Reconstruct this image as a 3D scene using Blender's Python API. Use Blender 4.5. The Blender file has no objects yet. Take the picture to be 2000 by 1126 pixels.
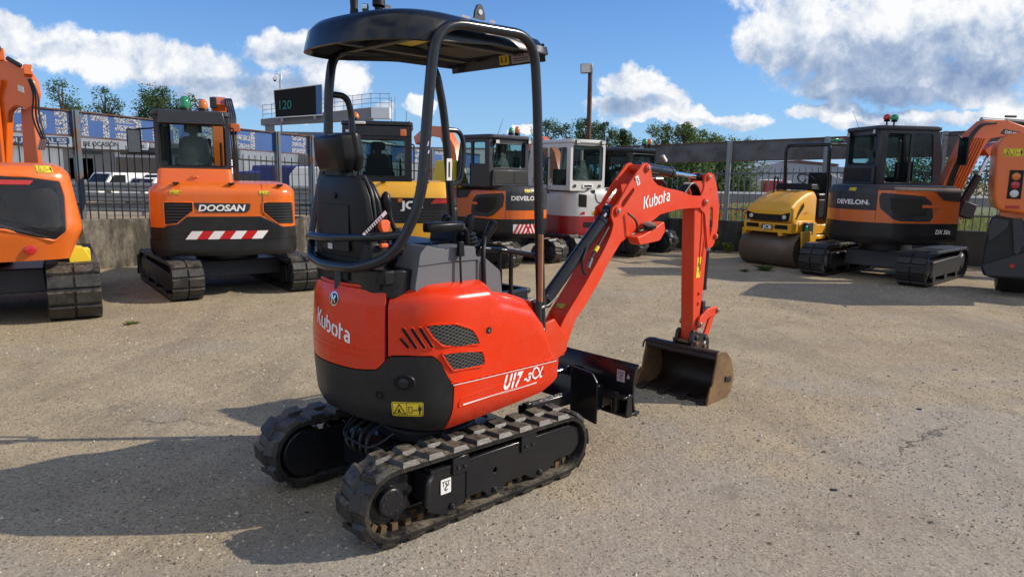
import bpy, math, random
from mathutils import Vector, Matrix
from mathutils.geometry import tessellate_polygon
random.seed(7)
rad = math.radians
sc = bpy.context.scene
COL = sc.collection
# ------------------------------------------------------------------ camera
CAM_H, PITCH, ROLL, FPX = 1.6792, 0.1586, 0.0177, 1404.575
cf = Vector((0, math.cos(PITCH), -math.sin(PITCH)))
cr = Vector((1, 0, 0)); cu = cr.cross(cf)
cr2 = math.cos(ROLL)*cr + math.sin(ROLL)*cu
cu2 = -math.sin(ROLL)*cr + math.cos(ROLL)*cu
cam = bpy.data.cameras.new('camera'); cam.sensor_width = 36; cam.lens = FPX*36/2000
cam.clip_start = 0.05; cam.clip_end = 3000
camo = bpy.data.objects.new('camera', cam); COL.objects.link(camo)
camo.matrix_world = Matrix(((cr2.x, cu2.x, -cf.x, 0), (cr2.y, cu2.y, -cf.y, 0), (cr2.z, cu2.z, -cf.z, CAM_H), (0, 0, 0, 1)))
sc.camera = camo
# ------------------------------------------------------------------ exposure, sun, sky
sc.view_settings.view_transform = 'Standard'; sc.view_settings.look = 'None'
sc.view_settings.exposure = 0.07; sc.view_settings.gamma = 1
SUN = Vector((1, 0.08, 0.62)).normalized()
sl = bpy.data.lights.new('sun', 'SUN'); sl.energy = 4.7; sl.angle = rad(0.5); sl.color = (1, 0.88, 0.72)
so = bpy.data.objects.new('sun', sl); COL.objects.link(so)
so.rotation_euler = SUN.to_track_quat('Z', 'Y').to_euler()

class NT:
    "tiny node-tree writer"
    def __init__(s, tree):
        s.t = tree; s.n = tree.nodes; s.l = tree.links
    def new(s, typ, **kw):
        n = s.n.new(typ)
        for k, v in kw.items(): setattr(n, k, v)
        return n
    def put(s, sock, v):
        if isinstance(v, bpy.types.NodeSocket): s.l.new(v, sock)
        elif v is not None:
            if hasattr(sock.default_value, '__len__') and not hasattr(v, '__len__'): v = (v,)*len(sock.default_value)
            if hasattr(sock.default_value, '__len__') and len(sock.default_value) == 4 and len(v) == 3: v = (*v, 1)
            sock.default_value = v
    def m(s, op, a, b=None, c=None, clamp=False):
        n = s.new('ShaderNodeMath', operation=op, use_clamp=clamp)
        for i, v in enumerate((a, b, c)):
            if v is not None: s.put(n.inputs[i], v)
        return n.outputs[0]
    def vm(s, op, a, b=None):
        n = s.new('ShaderNodeVectorMath', operation=op); s.put(n.inputs[0], a)
        if b is not None: s.put(n.inputs[1], b)
        return n.outputs[0]
    def noise(s, vec, scale, detail=3, rough=.5, dist=0, out=0):
        n = s.new('ShaderNodeTexNoise'); s.put(n.inputs['Vector'], vec); n.inputs['Scale'].default_value = scale
        n.inputs['Detail'].default_value = detail; n.inputs['Roughness'].default_value = rough; n.inputs['Distortion'].default_value = dist
        return n.outputs[out]
    def voro(s, vec, scale, feature='F1', out='Distance'):
        n = s.new('ShaderNodeTexVoronoi', feature=feature); s.put(n.inputs['Vector'], vec); n.inputs['Scale'].default_value = scale
        return n.outputs[out]
    def ramp(s, f, stops, interp='LINEAR'):
        n = s.new('ShaderNodeValToRGB'); s.put(n.inputs[0], f); n.color_ramp.interpolation = interp
        e = n.color_ramp.elements
        while len(e) < len(stops): e.new(0.5)
        for i, (p, c) in enumerate(stops):
            e[i].position = p; e[i].color = (c, c, c, 1) if not hasattr(c, '__len__') else (*c[:3], 1)
        return n.outputs[0]
    def mix(s, f, a, b, mode='MIX'):
        n = s.new('ShaderNodeMix', data_type='RGBA', blend_type=mode)
        s.put(n.inputs[0], f); s.put(n.inputs[6], a); s.put(n.inputs[7], b)
        return n.outputs[2]
    def sm(s, x, a, b):
        n = s.new('ShaderNodeMapRange', interpolation_type='SMOOTHSTEP'); s.put(n.inputs[0], x)
        n.inputs[1].default_value = a; n.inputs[2].default_value = b
        return n.outputs[0]

def make_world():
    w = bpy.data.worlds.new('World'); sc.world = w; w.use_nodes = True
    T = NT(w.node_tree); T.n.clear()
    sky = T.new('ShaderNodeTexSky', sky_type='NISHITA'); sky.sun_disc = False
    sky.sun_elevation = math.asin(SUN.z); sky.sun_rotation = math.atan2(SUN.x, SUN.y)
    sky.air_density = 1.0; sky.dust_density = 0.35; sky.ozone_density = 2.6
    d = T.new('ShaderNodeTexCoord').outputs['Generated']
    sep = T.new('ShaderNodeSeparateXYZ'); T.put(sep.inputs[0], d)
    x, y, z = sep.outputs
    yy = T.m('MAXIMUM', T.m('ABSOLUTE', y), 0.05)
    U = T.m('DIVIDE', x, yy); V = T.m('DIVIDE', z, yy)
    comb = T.new('ShaderNodeCombineXYZ'); T.put(comb.inputs[0], U); T.put(comb.inputs[1], V); T.put(comb.inputs[2], T.m('MULTIPLY', T.m('SIGN', y), 3.0))
    P = comb.outputs[0]
    wob = T.vm('SUBTRACT', T.noise(P, 9, 5, .62, 0, 1), (.5, .5, .5))
    Pw = T.vm('ADD', P, T.vm('MULTIPLY', wob, (.10, .085, 0)))
    sp2 = T.new('ShaderNodeSeparateXYZ'); T.put(sp2.inputs[0], Pw)
    Uw, Vw, _ = sp2.outputs
    def field(du, dv):
        f = None
        for (u, v, a, b) in CLOUDS:
            e = T.m('ADD', T.m('POWER', T.m('ABSOLUTE', T.m('MULTIPLY', T.m('SUBTRACT', Uw, u-du), 1/a)), 2.0), T.m('POWER', T.m('ABSOLUTE', T.m('MULTIPLY', T.m('SUBTRACT', Vw, v-dv), 1/b)), 2.0))
            g = T.m('SUBTRACT', 1.0, e)
            f = g if f is None else T.m('MAXIMUM', f, g)
        return T.m('MAXIMUM', f, -1.5)
    f0 = field(0, 0)
    sh = T.vm('ADD', P, (0.022, 0.028, 0))
    n0 = T.noise(P, 13, 13, .65, .2); n1 = T.noise(sh, 13, 13, .65, .2)
    b0 = T.noise(P, 5, 5, .55)
    dens = T.m('ADD', f0, T.m('MULTIPLY', T.m('SUBTRACT', n0, .5), 3.0))
    alpha = T.sm(dens, -0.08, 0.60)
    # light from upper right: density gradient towards the sun plus big-scale thickness
    grad = T.m('MULTIPLY', T.m('SUBTRACT', n0, n1), 1.9)
    thick = T.sm(f0, 0.25, 1.0)
    lo = None
    for (u, v, a, b, k) in GREYS:
        e = T.m('ADD', T.m('POWER', T.m('ABSOLUTE', T.m('MULTIPLY', T.m('SUBTRACT', Uw, u), 1/a)), 2.0), T.m('POWER', T.m('ABSOLUTE', T.m('MULTIPLY', T.m('SUBTRACT', Vw, v), 1/b)), 2.0))
        g = T.m('MULTIPLY', T.sm(T.m('SUBTRACT', 1.0, e), -0.35, 0.8), k)
        lo = g if lo is None else T.m('MAXIMUM', lo, g)
    lit = T.m('ADD', T.m('SUBTRACT', 0.86, lo), T.m('ADD', grad, T.m('MULTIPLY', T.m('SUBTRACT', b0, .5), .35)))
    lit = T.m('MINIMUM', T.m('MAXIMUM', lit, 0.0), 1.0)
    ccol = T.ramp(lit, [(0.0, (.24, .34, .55)), (.4, (.43, .53, .70)), (.78, (.80, .85, .93)), (1.0, (1.03, 1.03, 1.03))])
    k = 1/0.11
    ccol = T.vm('MULTIPLY', ccol, (k*.93, k*.93, k*.93))
    hz = T.m('POWER', T.m('SUBTRACT', 1.0, T.m('MINIMUM', T.m('MAXIMUM', z, 0.0), 1.0)), 6.5)
    kk = 1/0.11
    skyc = T.mix(T.m('MULTIPLY', hz, .8), T.vm('MULTIPLY', sky.outputs[0], (.42, .77, 1.24)), (.40*kk, .63*kk, .93*kk, 1))
    # unseen cloud cover added behind the camera for reflections and neutral fill light
    back = T.m('MULTIPLY', T.sm(T.noise(T.vm('MULTIPLY', d, (1, 1, 2.5)), 2.6, 7, .6), .40, .56), T.m('LESS_THAN', y, 0.02))
    front = T.m('MULTIPLY', alpha, T.m('GREATER_THAN', y, 0.02))
    a = T.m('MULTIPLY', T.m('MAXIMUM', back, front), T.m('GREATER_THAN', z, -0.02))
    col = T.mix(T.m('MULTIPLY', a, .97), skyc, ccol)
    bg = T.new('ShaderNodeBackground'); T.put(bg.inputs[0], col); bg.inputs[1].default_value = 0.109
    out = T.new('ShaderNodeOutputWorld'); T.l.new(bg.outputs[0], out.inputs[0])

def dirpx(u, v):
    d = cf + cr2*((u-1000)/FPX) - cu2*((v-563)/FPX)
    return d.x/d.y, d.z/d.y
CLOUDS = []
for (u, v, a, b) in [(50, 70, 120, 38), (170, 105, 140, 42), (300, 130, 130, 48), (430, 140, 120, 45), (520, 175, 140, 50), (560, 95, 85, 45), (620, 110, 70, 45), (660, 165, 85, 55),
                     (480, 196, 150, 28), (330, 150, 120, 24), (90, 118, 90, 12), (760, 200, 24, 15), (822, 192, 26, 24), (600, 205, 90, 30),
                     (1215, 175, 55, 38), (1255, 180, 58, 34), (1215, 215, 70, 26), (1305, 205, 50, 28), (1345, 228, 60, 26), (1430, 238, 75, 22), (1300, 243, 120, 14), (1020, 250, 25, 8),
                     (1560, 40, 105, 60), (1640, 90, 190, 70), (1760, 60, 260, 100), (1930, 50, 200, 110), (1500, 95, 70, 40), (1700, 160, 190, 42), (1860, 150, 200, 55),
                     (1640, 222, 115, 20), (1760, 232, 150, 20), (1975, 205, 60, 34), (1880, 225, 80, 14), (1560, 215, 40, 14),
                     (1700, -60, 420, 90), (200, -120, 300, 60), (2300, 60, 260, 160), (-300, 100, 260, 70)]:
    uu, vv = dirpx(u, v); CLOUDS.append((uu, vv, a/FPX, b/FPX))
GREYS = []
for (u, v, a, b, k) in [(1760, 145, 290, 62, .58), (1720, 190, 190, 30, .78), (1900, 105, 180, 60, .42), (1580, 112, 110, 48, .38), (400, 185, 230, 34, .42), (560, 190, 120, 40, .45), (600, 100, 90, 22, .2), (1240, 222, 95, 20, .42), (1380, 250, 120, 12, .25), (120, 95, 120, 20, .2), (1760, 242, 130, 12, .3), (700, 205, 60, 26, .25)]:
    uu, vv = dirpx(u, v); GREYS.append((uu, vv, a/FPX, b/FPX, k))
make_world()

# ------------------------------------------------------------------ materials
def newmat(name):
    m = bpy.data.materials.new(name); m.use_nodes = True
    T = NT(m.node_tree); B = m.node_tree.nodes['Principled BSDF']
    return m, T, B
def vary(T, col, scale, amt, vec=None, dark=.7, detail=4):
    o = vec or T.new('ShaderNodeTexCoord').outputs['Object']
    f = T.noise(o, scale, detail, .6)
    return T.mix(T.ramp(f, [(.35, 0), (.7, amt)]), (*col, 1), (*[c*dark for c in col], 1))
def paint(name, col, rough=.28, coat=.5, dust=.10, dcol=(.30, .25, .19), metal=0, bump=.02, spec=.5, chips=0, chipcol=(.10, .085, .075)):
    m, T, B = newmat(name)
    o = T.new('ShaderNodeTexCoord').outputs['Object']
    f = T.noise(o, 3.2, 6, .65); g = T.noise(o, 38, 3, .6)
    mk = T.m('MULTIPLY', T.ramp(T.m('MULTIPLY', f, T.m('ADD', g, .45)), [(.38, 0), (.72, 1)]), dust)
    c = T.mix(mk, vary(T, col, 1.7, .5, o, .86), (*dcol, 1))
    if chips:
        ch = T.m('MULTIPLY', T.ramp(T.noise(o, 62, 5, .75), [(.66, 0), (.69, 1)]), T.ramp(T.noise(o, 5.5, 3, .6), [(.5, 0), (.62, chips)])); c = T.mix(ch, c, chipcol)
    B.inputs['Specular IOR Level'].default_value = spec
    T.put(B.inputs['Base Color'], c)
    T.put(B.inputs['Roughness'], T.m('ADD', T.m('MULTIPLY', mk, .5), T.ramp(f, [(.3, rough*.8), (.75, rough*1.35)])))
    B.inputs['Coat Weight'].default_value = coat; B.inputs['Coat Roughness'].default_value = .12; B.inputs['Metallic'].default_value = metal
    if bump:
        b = T.new('ShaderNodeBump'); b.inputs['Strength'].default_value = bump; b.inputs['Distance'].default_value = .02
        T.put(b.inputs['Height'], T.noise(o, 9, 2)); T.put(B.inputs['Normal'], b.outputs[0])
    return m
def plain(name, col, rough=.6, metal=0, vs=6, va=.6, bump=0, bs=60, dark=.75, spec=.5):
    m, T, B = newmat(name)
    o = T.new('ShaderNodeTexCoord').outputs['Object']
    T.put(B.inputs['Base Color'], vary(T, col, vs, va, o, dark)); B.inputs['Roughness'].default_value = rough; B.inputs['Metallic'].default_value = metal
    B.inputs['Specular IOR Level'].default_value = spec
    if bump:
        b = T.new('ShaderNodeBump'); b.inputs['Strength'].default_value = bump; b.inputs['Distance'].default_value = .01
        T.put(b.inputs['Height'], T.noise(o, bs, 4, .6)); T.put(B.inputs['Normal'], b.outputs[0])
    return m
def rubber(name, dust=.75, dcol=(.27, .225, .17), base=.018):
    m, T, B = newmat(name)
    o = T.new('ShaderNodeTexCoord').outputs['Object']
    f = T.noise(o, 7, 6, .7); g = T.noise(o, 45, 4, .7)
    mk = T.m('MULTIPLY', T.ramp(T.m('ADD', T.m('MULTIPLY', f, .65), T.m('MULTIPLY', g, .35)), [(.42, 0), (.62, 1)]), dust)
    up = T.new('ShaderNodeSeparateXYZ'); T.put(up.inputs[0], T.new('ShaderNodeNewGeometry').outputs['True Normal'])   # dust settles on upward faces
    mk = T.m('MULTIPLY', mk, T.m('ADD', .22, T.m('MULTIPLY', .78, T.sm(up.outputs[2], .5, .98))))
    T.put(B.inputs['Base Color'], T.mix(mk, (base, base, base*1.05), dcol))
    T.put(B.inputs['Roughness'], T.m('ADD', .42, T.m('MULTIPLY', mk, .5)))
    b = T.new('ShaderNodeBump'); b.inputs['Strength'].default_value = .35; b.inputs['Distance'].default_value = .006
    T.put(b.inputs['Height'], g); T.put(B.inputs['Normal'], b.outputs[0])
    return m
def glass(name, col=(.55, .66, .66), rough=.02, alpha=.28):
    m, T, B = newmat(name)
    B.inputs['Base Color'].default_value = (.02, .03, .03, 1); B.inputs['Roughness'].default_value = rough
    tr = T.new('ShaderNodeBsdfTransparent'); tr.inputs[0].default_value = (*col, 1)
    mx = T.new('ShaderNodeMixShader'); out = m.node_tree.nodes['Material Output']
    fr = T.new('ShaderNodeLayerWeight')      # facing term: the same from both sides of a pane
    T.put(mx.inputs[0], T.m('MINIMUM', T.m('ADD', T.m('MULTIPLY', T.m('POWER', fr.outputs['Facing'], 4.0), .8), alpha), 1.0))
    T.l.new(tr.outputs[0], mx.inputs[1]); T.l.new(B.outputs[0], mx.inputs[2]); T.l.new(mx.outputs[0], out.inputs[0])
    return m
def lens(name, col, rough=.15):
    m, T, B = newmat(name); B.inputs['Base Color'].default_value = (*col, 1); B.inputs['Roughness'].default_value = rough
    B.inputs['Transmission Weight'].default_value = .25; B.inputs['Coat Weight'].default_value = .6
    return m
def rusty(name, col, rc=(.19, .085, .035), amt=.5, rough=.6, scale=3, metal=.2):
    m, T, B = newmat(name)
    o = T.new('ShaderNodeTexCoord').outputs['Object']
    f = T.noise(o, scale, 8, .7)
    mk = T.ramp(f, [(.62-amt*.35, 0), (.72-amt*.25, 1)])
    T.put(B.inputs['Base Color'], T.mix(mk, vary(T, col, 5, .6, o), T.mix(T.noise(o, 30, 4), rc, [c*.5 for c in rc])))
    T.put(B.inputs['Roughness'], T.m('ADD', rough-.15, T.m('MULTIPLY', mk, .3))); B.inputs['Metallic'].default_value = metal
    b = T.new('ShaderNodeBump'); b.inputs['Strength'].default_value = .3; b.inputs['Distance'].default_value = .005
    T.put(b.inputs['Height'], f); T.put(B.inputs['Normal'], b.outputs[0])
    return m
M = dict(
    red=paint('vermilion_paint', (.70, .034, .003), .24, .05, .10, spec=.32, chips=.6),
    redarm=paint('vermilion_arm_paint', (.70, .044, .004), .40, 0, .16, bump=.05, spec=.35, chips=.9),
    orange=paint('orange_paint', (.74, .145, .010), .27, .4, .08),
    dorange=paint('deep_orange_paint', (.62, .13, .02), .32, .4, .15),
    yellow=paint('yellow_paint', (.80, .40, .012), .3, .4, .10),
    white=paint('white_paint', (.62, .62, .60), .3, .4, .12),
    crimson=paint('crimson_paint', (.36, .012, .018), .3, .4, .12),
    blackp=paint('black_gloss_paint', (.009, .010, .013), .22, .15, .08, (.09, .075, .06), spec=.35),
    rops=paint('black_tube_paint', (.012, .013, .017), .2, .2, .05, (.14, .12, .10), bump=.06, spec=.35, chips=.6, chipcol=(.30, .28, .25)),
    cw=paint('charcoal_paint', (.013, .014, .016), .36, 0, .08, (.15, .125, .10), spec=.35),
    dgrey=paint('dark_grey_paint', (.028, .031, .038), .38, .05, .08, (.12, .105, .09), spec=.4),
    plastic=plain('black_plastic', (.008, .008, .009), .45, bump=.15, bs=200, spec=.28),
    vinyl=plain('black_vinyl', (.006, .006, .007), .34, bump=.06, bs=220, spec=.28),
    gplastic=plain('grey_plastic', (.125, .128, .14), .55, vs=4, va=.7, bump=.2, bs=180),
    rubber=rubber('dusty_rubber', .7, (.20, .17, .125), .014), rubber2=rubber('track_rubber', .85, (.22, .185, .135), .012), rubber3=rubber('dark_track_rubber', .25, (.12, .11, .10), .014),
    hose=plain('hose_rubber', (.012, .012, .013), .4),
    steel=plain('worn_steel', (.35, .34, .32), .35, .9), chrome=plain('chrome', (.75, .75, .76), .12, 1, va=.2),
    darksteel=plain('dark_steel', (.03, .03, .033), .45, .3, va=.8),
    rustlink=rusty('rusty_links', (.12, .085, .045), (.17, .095, .04), .6, .7, 22),
    bucket=rusty('brown_bucket_steel', (.15, .09, .05), (.28, .16, .07), .55, .6, 5, .25),
    bucketin=rusty('dark_bucket_inside', (.022, .014, .011), (.05, .026, .016), .5, .6, 6, .2),
    wood=plain('wooden_handle', (.30, .13, .06), .6, vs=20, va=.9),
    sticky=plain('yellow_sticker', (.80, .60, .03), .45, va=.15), inky=plain('sticker_black', (.015, .015, .015), .5), stickw=plain('white_sticker', (.72, .72, .70), .5, va=.2),
    stickl=plain('lilac_sticker', (.50, .42, .48), .5, va=.2),
    letter=plain('white_lettering', (.82, .82, .80), .45, va=.1), lettergrey=plain('silver_lettering', (.42, .43, .45), .35, .3, va=.1),
    hivis=plain('orange_webbing', (.80, .13, .03), .6, vs=30, va=.4), redd=plain('red_reflector', (.55, .01, .012), .3, va=.2),
    glass=glass('cab_glass', (.80, .88, .87), .02, .05), dglass=glass('dark_cab_glass', (.60, .70, .70), .02, .12), mirror=plain('mirror_glass', (.13, .135, .14), .10, 1, va=.9, vs=8),
    green=lens('green_lens', (.01, .30, .11)), amber=lens('amber_lens', (.80, .20, .01)), redlens=lens('red_lens', (.55, .015, .015)), clear=lens('clear_lens', (.75, .75, .75)),
    film=plain('clear_plastic_film', (.35, .37, .38), .25, va=.9, vs=9),
    grille=plain('grille_black', (.008, .008, .008), .7),
)
M['void'] = plain('black_and_recess_shade', (.004, .004, .004), .9)  # near-black; laid flat on vents and holes, it paints in their inner shade

# ------------------------------------------------------------------ mesh tools
class MB:
    def __init__(s): s.v = []; s.f = []; s.m = []; s.mats = []
    def mi(s, mat):
        if mat is None: return 0
        mat = M[mat] if isinstance(mat, str) else mat
        if mat not in s.mats: s.mats.append(mat)
        return s.mats.index(mat)
    def add(s, vs, fs, mat=None):
        k = len(s.v); i = s.mi(mat)
        s.v += [tuple(v) for v in vs]
        for f in fs: s.f.append([k+j for j in f]); s.m.append(i)
        return s
    def hexa(s, p, mat=None):   # 8 points: bottom ring 4, top ring 4
        return s.add(p, [(3, 2, 1, 0), (4, 5, 6, 7), (0, 1, 5, 4), (1, 2, 6, 5), (2, 3, 7, 6), (3, 0, 4, 7)], mat)
    def bx(s, x0, x1, y0, y1, z0, z1, mat=None, tx=0, ty=0):
        return s.hexa([(x0, y0, z0), (x1, y0, z0), (x1, y1, z0), (x0, y1, z0), (x0+tx, y0+ty, z1), (x1-tx, y0+ty, z1), (x1-tx, y1-ty, z1), (x0+tx, y1-ty, z1)], mat)
    def obx(s, c, size, rot=(0, 0, 0), mat=None):
        R = Matrix.Rotation(rot[2], 3, 'Z') @ Matrix.Rotation(rot[1], 3, 'Y') @ Matrix.Rotation(rot[0], 3, 'X')
        c = Vector(c); h = [a/2 for a in size]; P = []
        for z in (-1, 1):
            for (x, y) in ((-1, -1), (1, -1), (1, 1), (-1, 1)): P.append(c + R @ Vector((x*h[0], y*h[1], z*h[2])))
        return s.hexa(P, mat)
    def prism(s, poly, ax, a, b, mat=None, holes=()):
        loops = [list(poly)] + [list(h) for h in holes]
        def P(q, t): return {'x': (t, q[0], q[1]), 'y': (q[0], t, q[1]), 'z': (q[0], q[1], t)}[ax]
        flat = [q for l in loops for q in l]
        tri = tessellate_polygon([[Vector((q[0], q[1], 0)) for q in l] for l in loops])
        n = len(flat); vs = [P(q, a) for q in flat] + [P(q, b) for q in flat]
        fs = [tuple(t) for t in tri] + [tuple(n+j for j in reversed(t)) for t in tri]
        if not holes: fs = [tuple(range(n)), tuple(range(2*n-1, n-1, -1))]
        k = 0
        for l in loops:
            m_ = len(l)
            for i in range(m_):
                j = (i+1) % m_; fs.append((k+i, k+j, n+k+j, n+k+i))
            k += m_
        return s.add(vs, fs, mat)
    def tube(s, pts, r, n=10, mat=None, caps=True, closed=False):
        pts = [Vector(p) for p in pts]; N = len(pts); rs = r if hasattr(r, '__len__') else [r]*N
        vs = []; up = None
        for i, p in enumerate(pts):
            if closed: t = pts[(i+1) % N]-pts[i-1]
            else: t = (pts[min(i+1, N-1)]-pts[max(i-1, 0)])
            t.normalize()
            if up is None:
                up = Vector((0, 0, 1)) if abs(t.z) < .9 else Vector((1, 0, 0))
            up = (up - t*up.dot(t)).normalized(); w = t.cross(up)
            for k in range(n):
                a = 2*math.pi*k/n; vs.append(p + (up*math.cos(a)+w*math.sin(a))*rs[i])
        fs = []
        for i in range(N if closed else N-1):
            for k in range(n):
                a = i*n; b = ((i+1) % N)*n; fs.append((a+k, a+(k+1) % n, b+(k+1) % n, b+k))
        if caps and not closed: fs += [tuple(range(n-1, -1, -1)), tuple((N-1)*n+k for k in range(n))]
        return s.add(vs, fs, mat)
    def cyl(s, p0, p1, r0, r1=None, n=16, mat=None): return s.tube([p0, p1], [r0, r0 if r1 is None else r1], n, mat)
    def lathe(s, prof, o, ax, n=20, mat=None):   # prof: (radius, height) along ax from o
        ax = Vector(ax).normalized(); u = Vector((0, 0, 1)) if abs(ax.z) < .9 else Vector((1, 0, 0)); u = (u-ax*u.dot(ax)).normalized(); w = ax.cross(u); o = Vector(o)
        vs = []
        for r, h in prof:
            for k in range(n):
                a = 2*math.pi*k/n; vs.append(o+ax*h+(u*math.cos(a)+w*math.sin(a))*max(r, 1e-4))
        fs = [(i*n+k, i*n+(k+1) % n, (i+1)*n+(k+1) % n, (i+1)*n+k) for i in range(len(prof)-1) for k in range(n)]
        fs += [tuple(range(n-1, -1, -1)), tuple((len(prof)-1)*n+k for k in range(n))]
        return s.add(vs, fs, mat)
    def loft(s, rings, mat=None, closed=True, caps=True):
        n = len(rings[0]); vs = [p for r in rings for p in r]
        fs = [(i*n+k, i*n+(k+1) % n, (i+1)*n+(k+1) % n, (i+1)*n+k) for i in range(len(rings)-1) for k in range(n if closed else n-1)]
        if caps and closed: fs += [tuple(range(n-1, -1, -1)), tuple((len(rings)-1)*n+k for k in range(n))]
        return s.add(vs, fs, mat)
    def build(s, name, parent=None, bevel=0, smooth=35, seg=2, label=None, solid=0, subd=0):
        me = bpy.data.meshes.new(name); me.from_pydata(s.v, [], s.f)
        for m_ in s.mats: me.materials.append(m_)
        me.polygons.foreach_set('material_index', s.m); me.update()
        import bmesh
        bm = bmesh.new(); bm.from_mesh(me); bmesh.ops.recalc_face_normals(bm, faces=bm.faces); bm.to_mesh(me); bm.free()
        if smooth:
            me.polygons.foreach_set('use_smooth', [True]*len(me.polygons)); me.set_sharp_from_angle(angle=rad(smooth))
        o = bpy.data.objects.new(name, me); COL.objects.link(o)
        if solid:
            q = o.modifiers.new('thick', 'SOLIDIFY'); q.thickness = solid; q.offset = -1
        if bevel:
            q = o.modifiers.new('edge', 'BEVEL'); q.width = bevel; q.segments = seg; q.limit_method = 'ANGLE'; q.angle_limit = rad(40)
        if subd:
            q = o.modifiers.new('sub', 'SUBSURF'); q.levels = subd; q.render_levels = subd
        if parent: o.parent = parent
        if label: o['label'] = label
        return o
def thing(name, label, cat, loc=(0, 0, 0), rotz=0, group=None):
    o = bpy.data.objects.new(name, None); COL.objects.link(o); o.location = loc; o.rotation_euler = (0, 0, rotz)
    o.empty_display_size = .2; o['label'] = label; o['category'] = cat
    if group: o['group'] = group
    return o
def tag(o, label=None, cat=None, group=None, kind=None):
    for k, v in (('label', label), ('category', cat), ('group', group), ('kind', kind)):
        if v: o[k] = v
    return o
def empty(name, parent):
    o = bpy.data.objects.new(name, None); COL.objects.link(o); o.parent = parent; o.empty_display_size = .1; return o
def dup(root, loc, rotz=None, label=None):
    r = root.copy(); COL.objects.link(r); r.location = loc
    if rotz is not None: r.rotation_euler = (0, 0, rotz)
    if label: r['label'] = label
    for ch in list(root.children):
        c = ch.copy(); COL.objects.link(c); c.parent = r
        for g in ch.children:
            d = g.copy(); COL.objects.link(d); d.parent = c
    return r
def fil(pts, r, n=6):    # round the inner corners of a polyline
    pts = [Vector(p) for p in pts]; out = [pts[0]]
    for i in range(1, len(pts)-1):
        a, b, c = pts[i-1], pts[i], pts[i+1]
        rr = min(r if not hasattr(r, '__len__') else r[i-1], (a-b).length*.49, (c-b).length*.49)
        p = b+(a-b).normalized()*rr; q = b+(c-b).normalized()*rr
        for k in range(n+1):
            t = k/n; out.append(p*(1-t)**2+b*2*t*(1-t)+q*t*t)
    out.append(pts[-1]); return out
def rpoly(pts, r, n=4):  # rounded closed 2D polygon
    N = len(pts); out = []
    for i in range(N):
        a, b, c = [Vector((*pts[(i+k) % N][:2], 0)) for k in (-1, 0, 1)]
        ri = r[i] if hasattr(r, '__len__') else r
        rr = min(ri, (a-b).length*.49, (c-b).length*.49)
        if rr < 1e-5: out.append((b.x, b.y)); continue
        p = b+(a-b).normalized()*rr; q = b+(c-b).normalized()*rr
        for k in range(n+1):
            t = k/n; w = p*(1-t)**2+b*2*t*(1-t)+q*t*t; out.append((w.x, w.y))
    return out
def circ(cx, cy, r, n=20, a0=0, ry=None): return [(cx+r*math.cos(a0+2*math.pi*k/n), cy+(ry or r)*math.sin(a0+2*math.pi*k/n)) for k in range(n)]
# 2D ink: flat decals mapped through a function (x, y, lift) -> point
def ink_poly(mb, mp, poly, mat, lift=0):
    # flat polygon laid on a surface: triangles are split until they hug the surface
    poly = [tuple(q[:2]) for q in poly]; out = []
    st = [[poly[i] for i in t] for t in tessellate_polygon([[Vector((q[0], q[1], 0)) for q in poly]])]
    while st:
        t = st.pop(); P = [mp(q[0], q[1], lift) for q in t]; best = 0; bi = -1; L = 0
        for i in range(3):
            j = (i+1) % 3; l = (P[i]-P[j]).length
            if l < .012: continue
            m_ = ((t[i][0]+t[j][0])/2, (t[i][1]+t[j][1])/2); e = ((P[i]+P[j])/2-mp(m_[0], m_[1], lift)).length
            if e > .0005 and l > L: L = l; bi = i; bm_ = m_
        if bi < 0 or len(out) > 4000: out.append(P)
        else: j = (bi+1) % 3; k = (bi+2) % 3; st += [[t[bi], bm_, t[k]], [bm_, t[j], t[k]]]
    for P in out: mb.add(P, [(0, 1, 2)], mat)
def ink_line(mb, mp, pts, w, mat, lift=0, closed=False):
    pts = [tuple(p)[:2] for p in pts]; q = []
    for i in range(len(pts) if closed else len(pts)-1):
        a, b = pts[i], pts[(i+1) % len(pts)]; va, vb, vm = mp(*a, 0), mp(*b, 0), mp((a[0]+b[0])/2, (a[1]+b[1])/2, 0)
        k = max(1, min(16, int((((va+vb)/2-vm).length/.0008)**.5+.8))); q += [(a[0]+(b[0]-a[0])*j/k, a[1]+(b[1]-a[1])*j/k) for j in range(k)]
    if not closed: q.append(pts[-1])
    pts = q
    P = [Vector((p[0], p[1])) for p in pts]; N = len(P); L = []; R = []
    for i in range(N):
        if closed: a = (P[i]-P[i-1]).normalized(); b = (P[(i+1) % N]-P[i]).normalized()
        else: a = (P[i]-P[max(i-1, 0)]); b = (P[min(i+1, N-1)]-P[i]); a = (a if a.length > 1e-9 else b).normalized(); b = (b if b.length > 1e-9 else a).normalized()
        t = (a+b); t = t.normalized() if t.length > 1e-6 else a
        nn = Vector((-t.y, t.x)); k = w/2/max(.35, nn.dot(Vector((-a.y, a.x))))
        L.append(P[i]+nn*k); R.append(P[i]-nn*k)
    vs = [mp(q.x, q.y, lift) for q in L+R]
    fs = [(i, (i+1) % N, N+(i+1) % N, N+i) for i in range(N if closed else N-1)]
    mb.add(vs, fs, mat)
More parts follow.
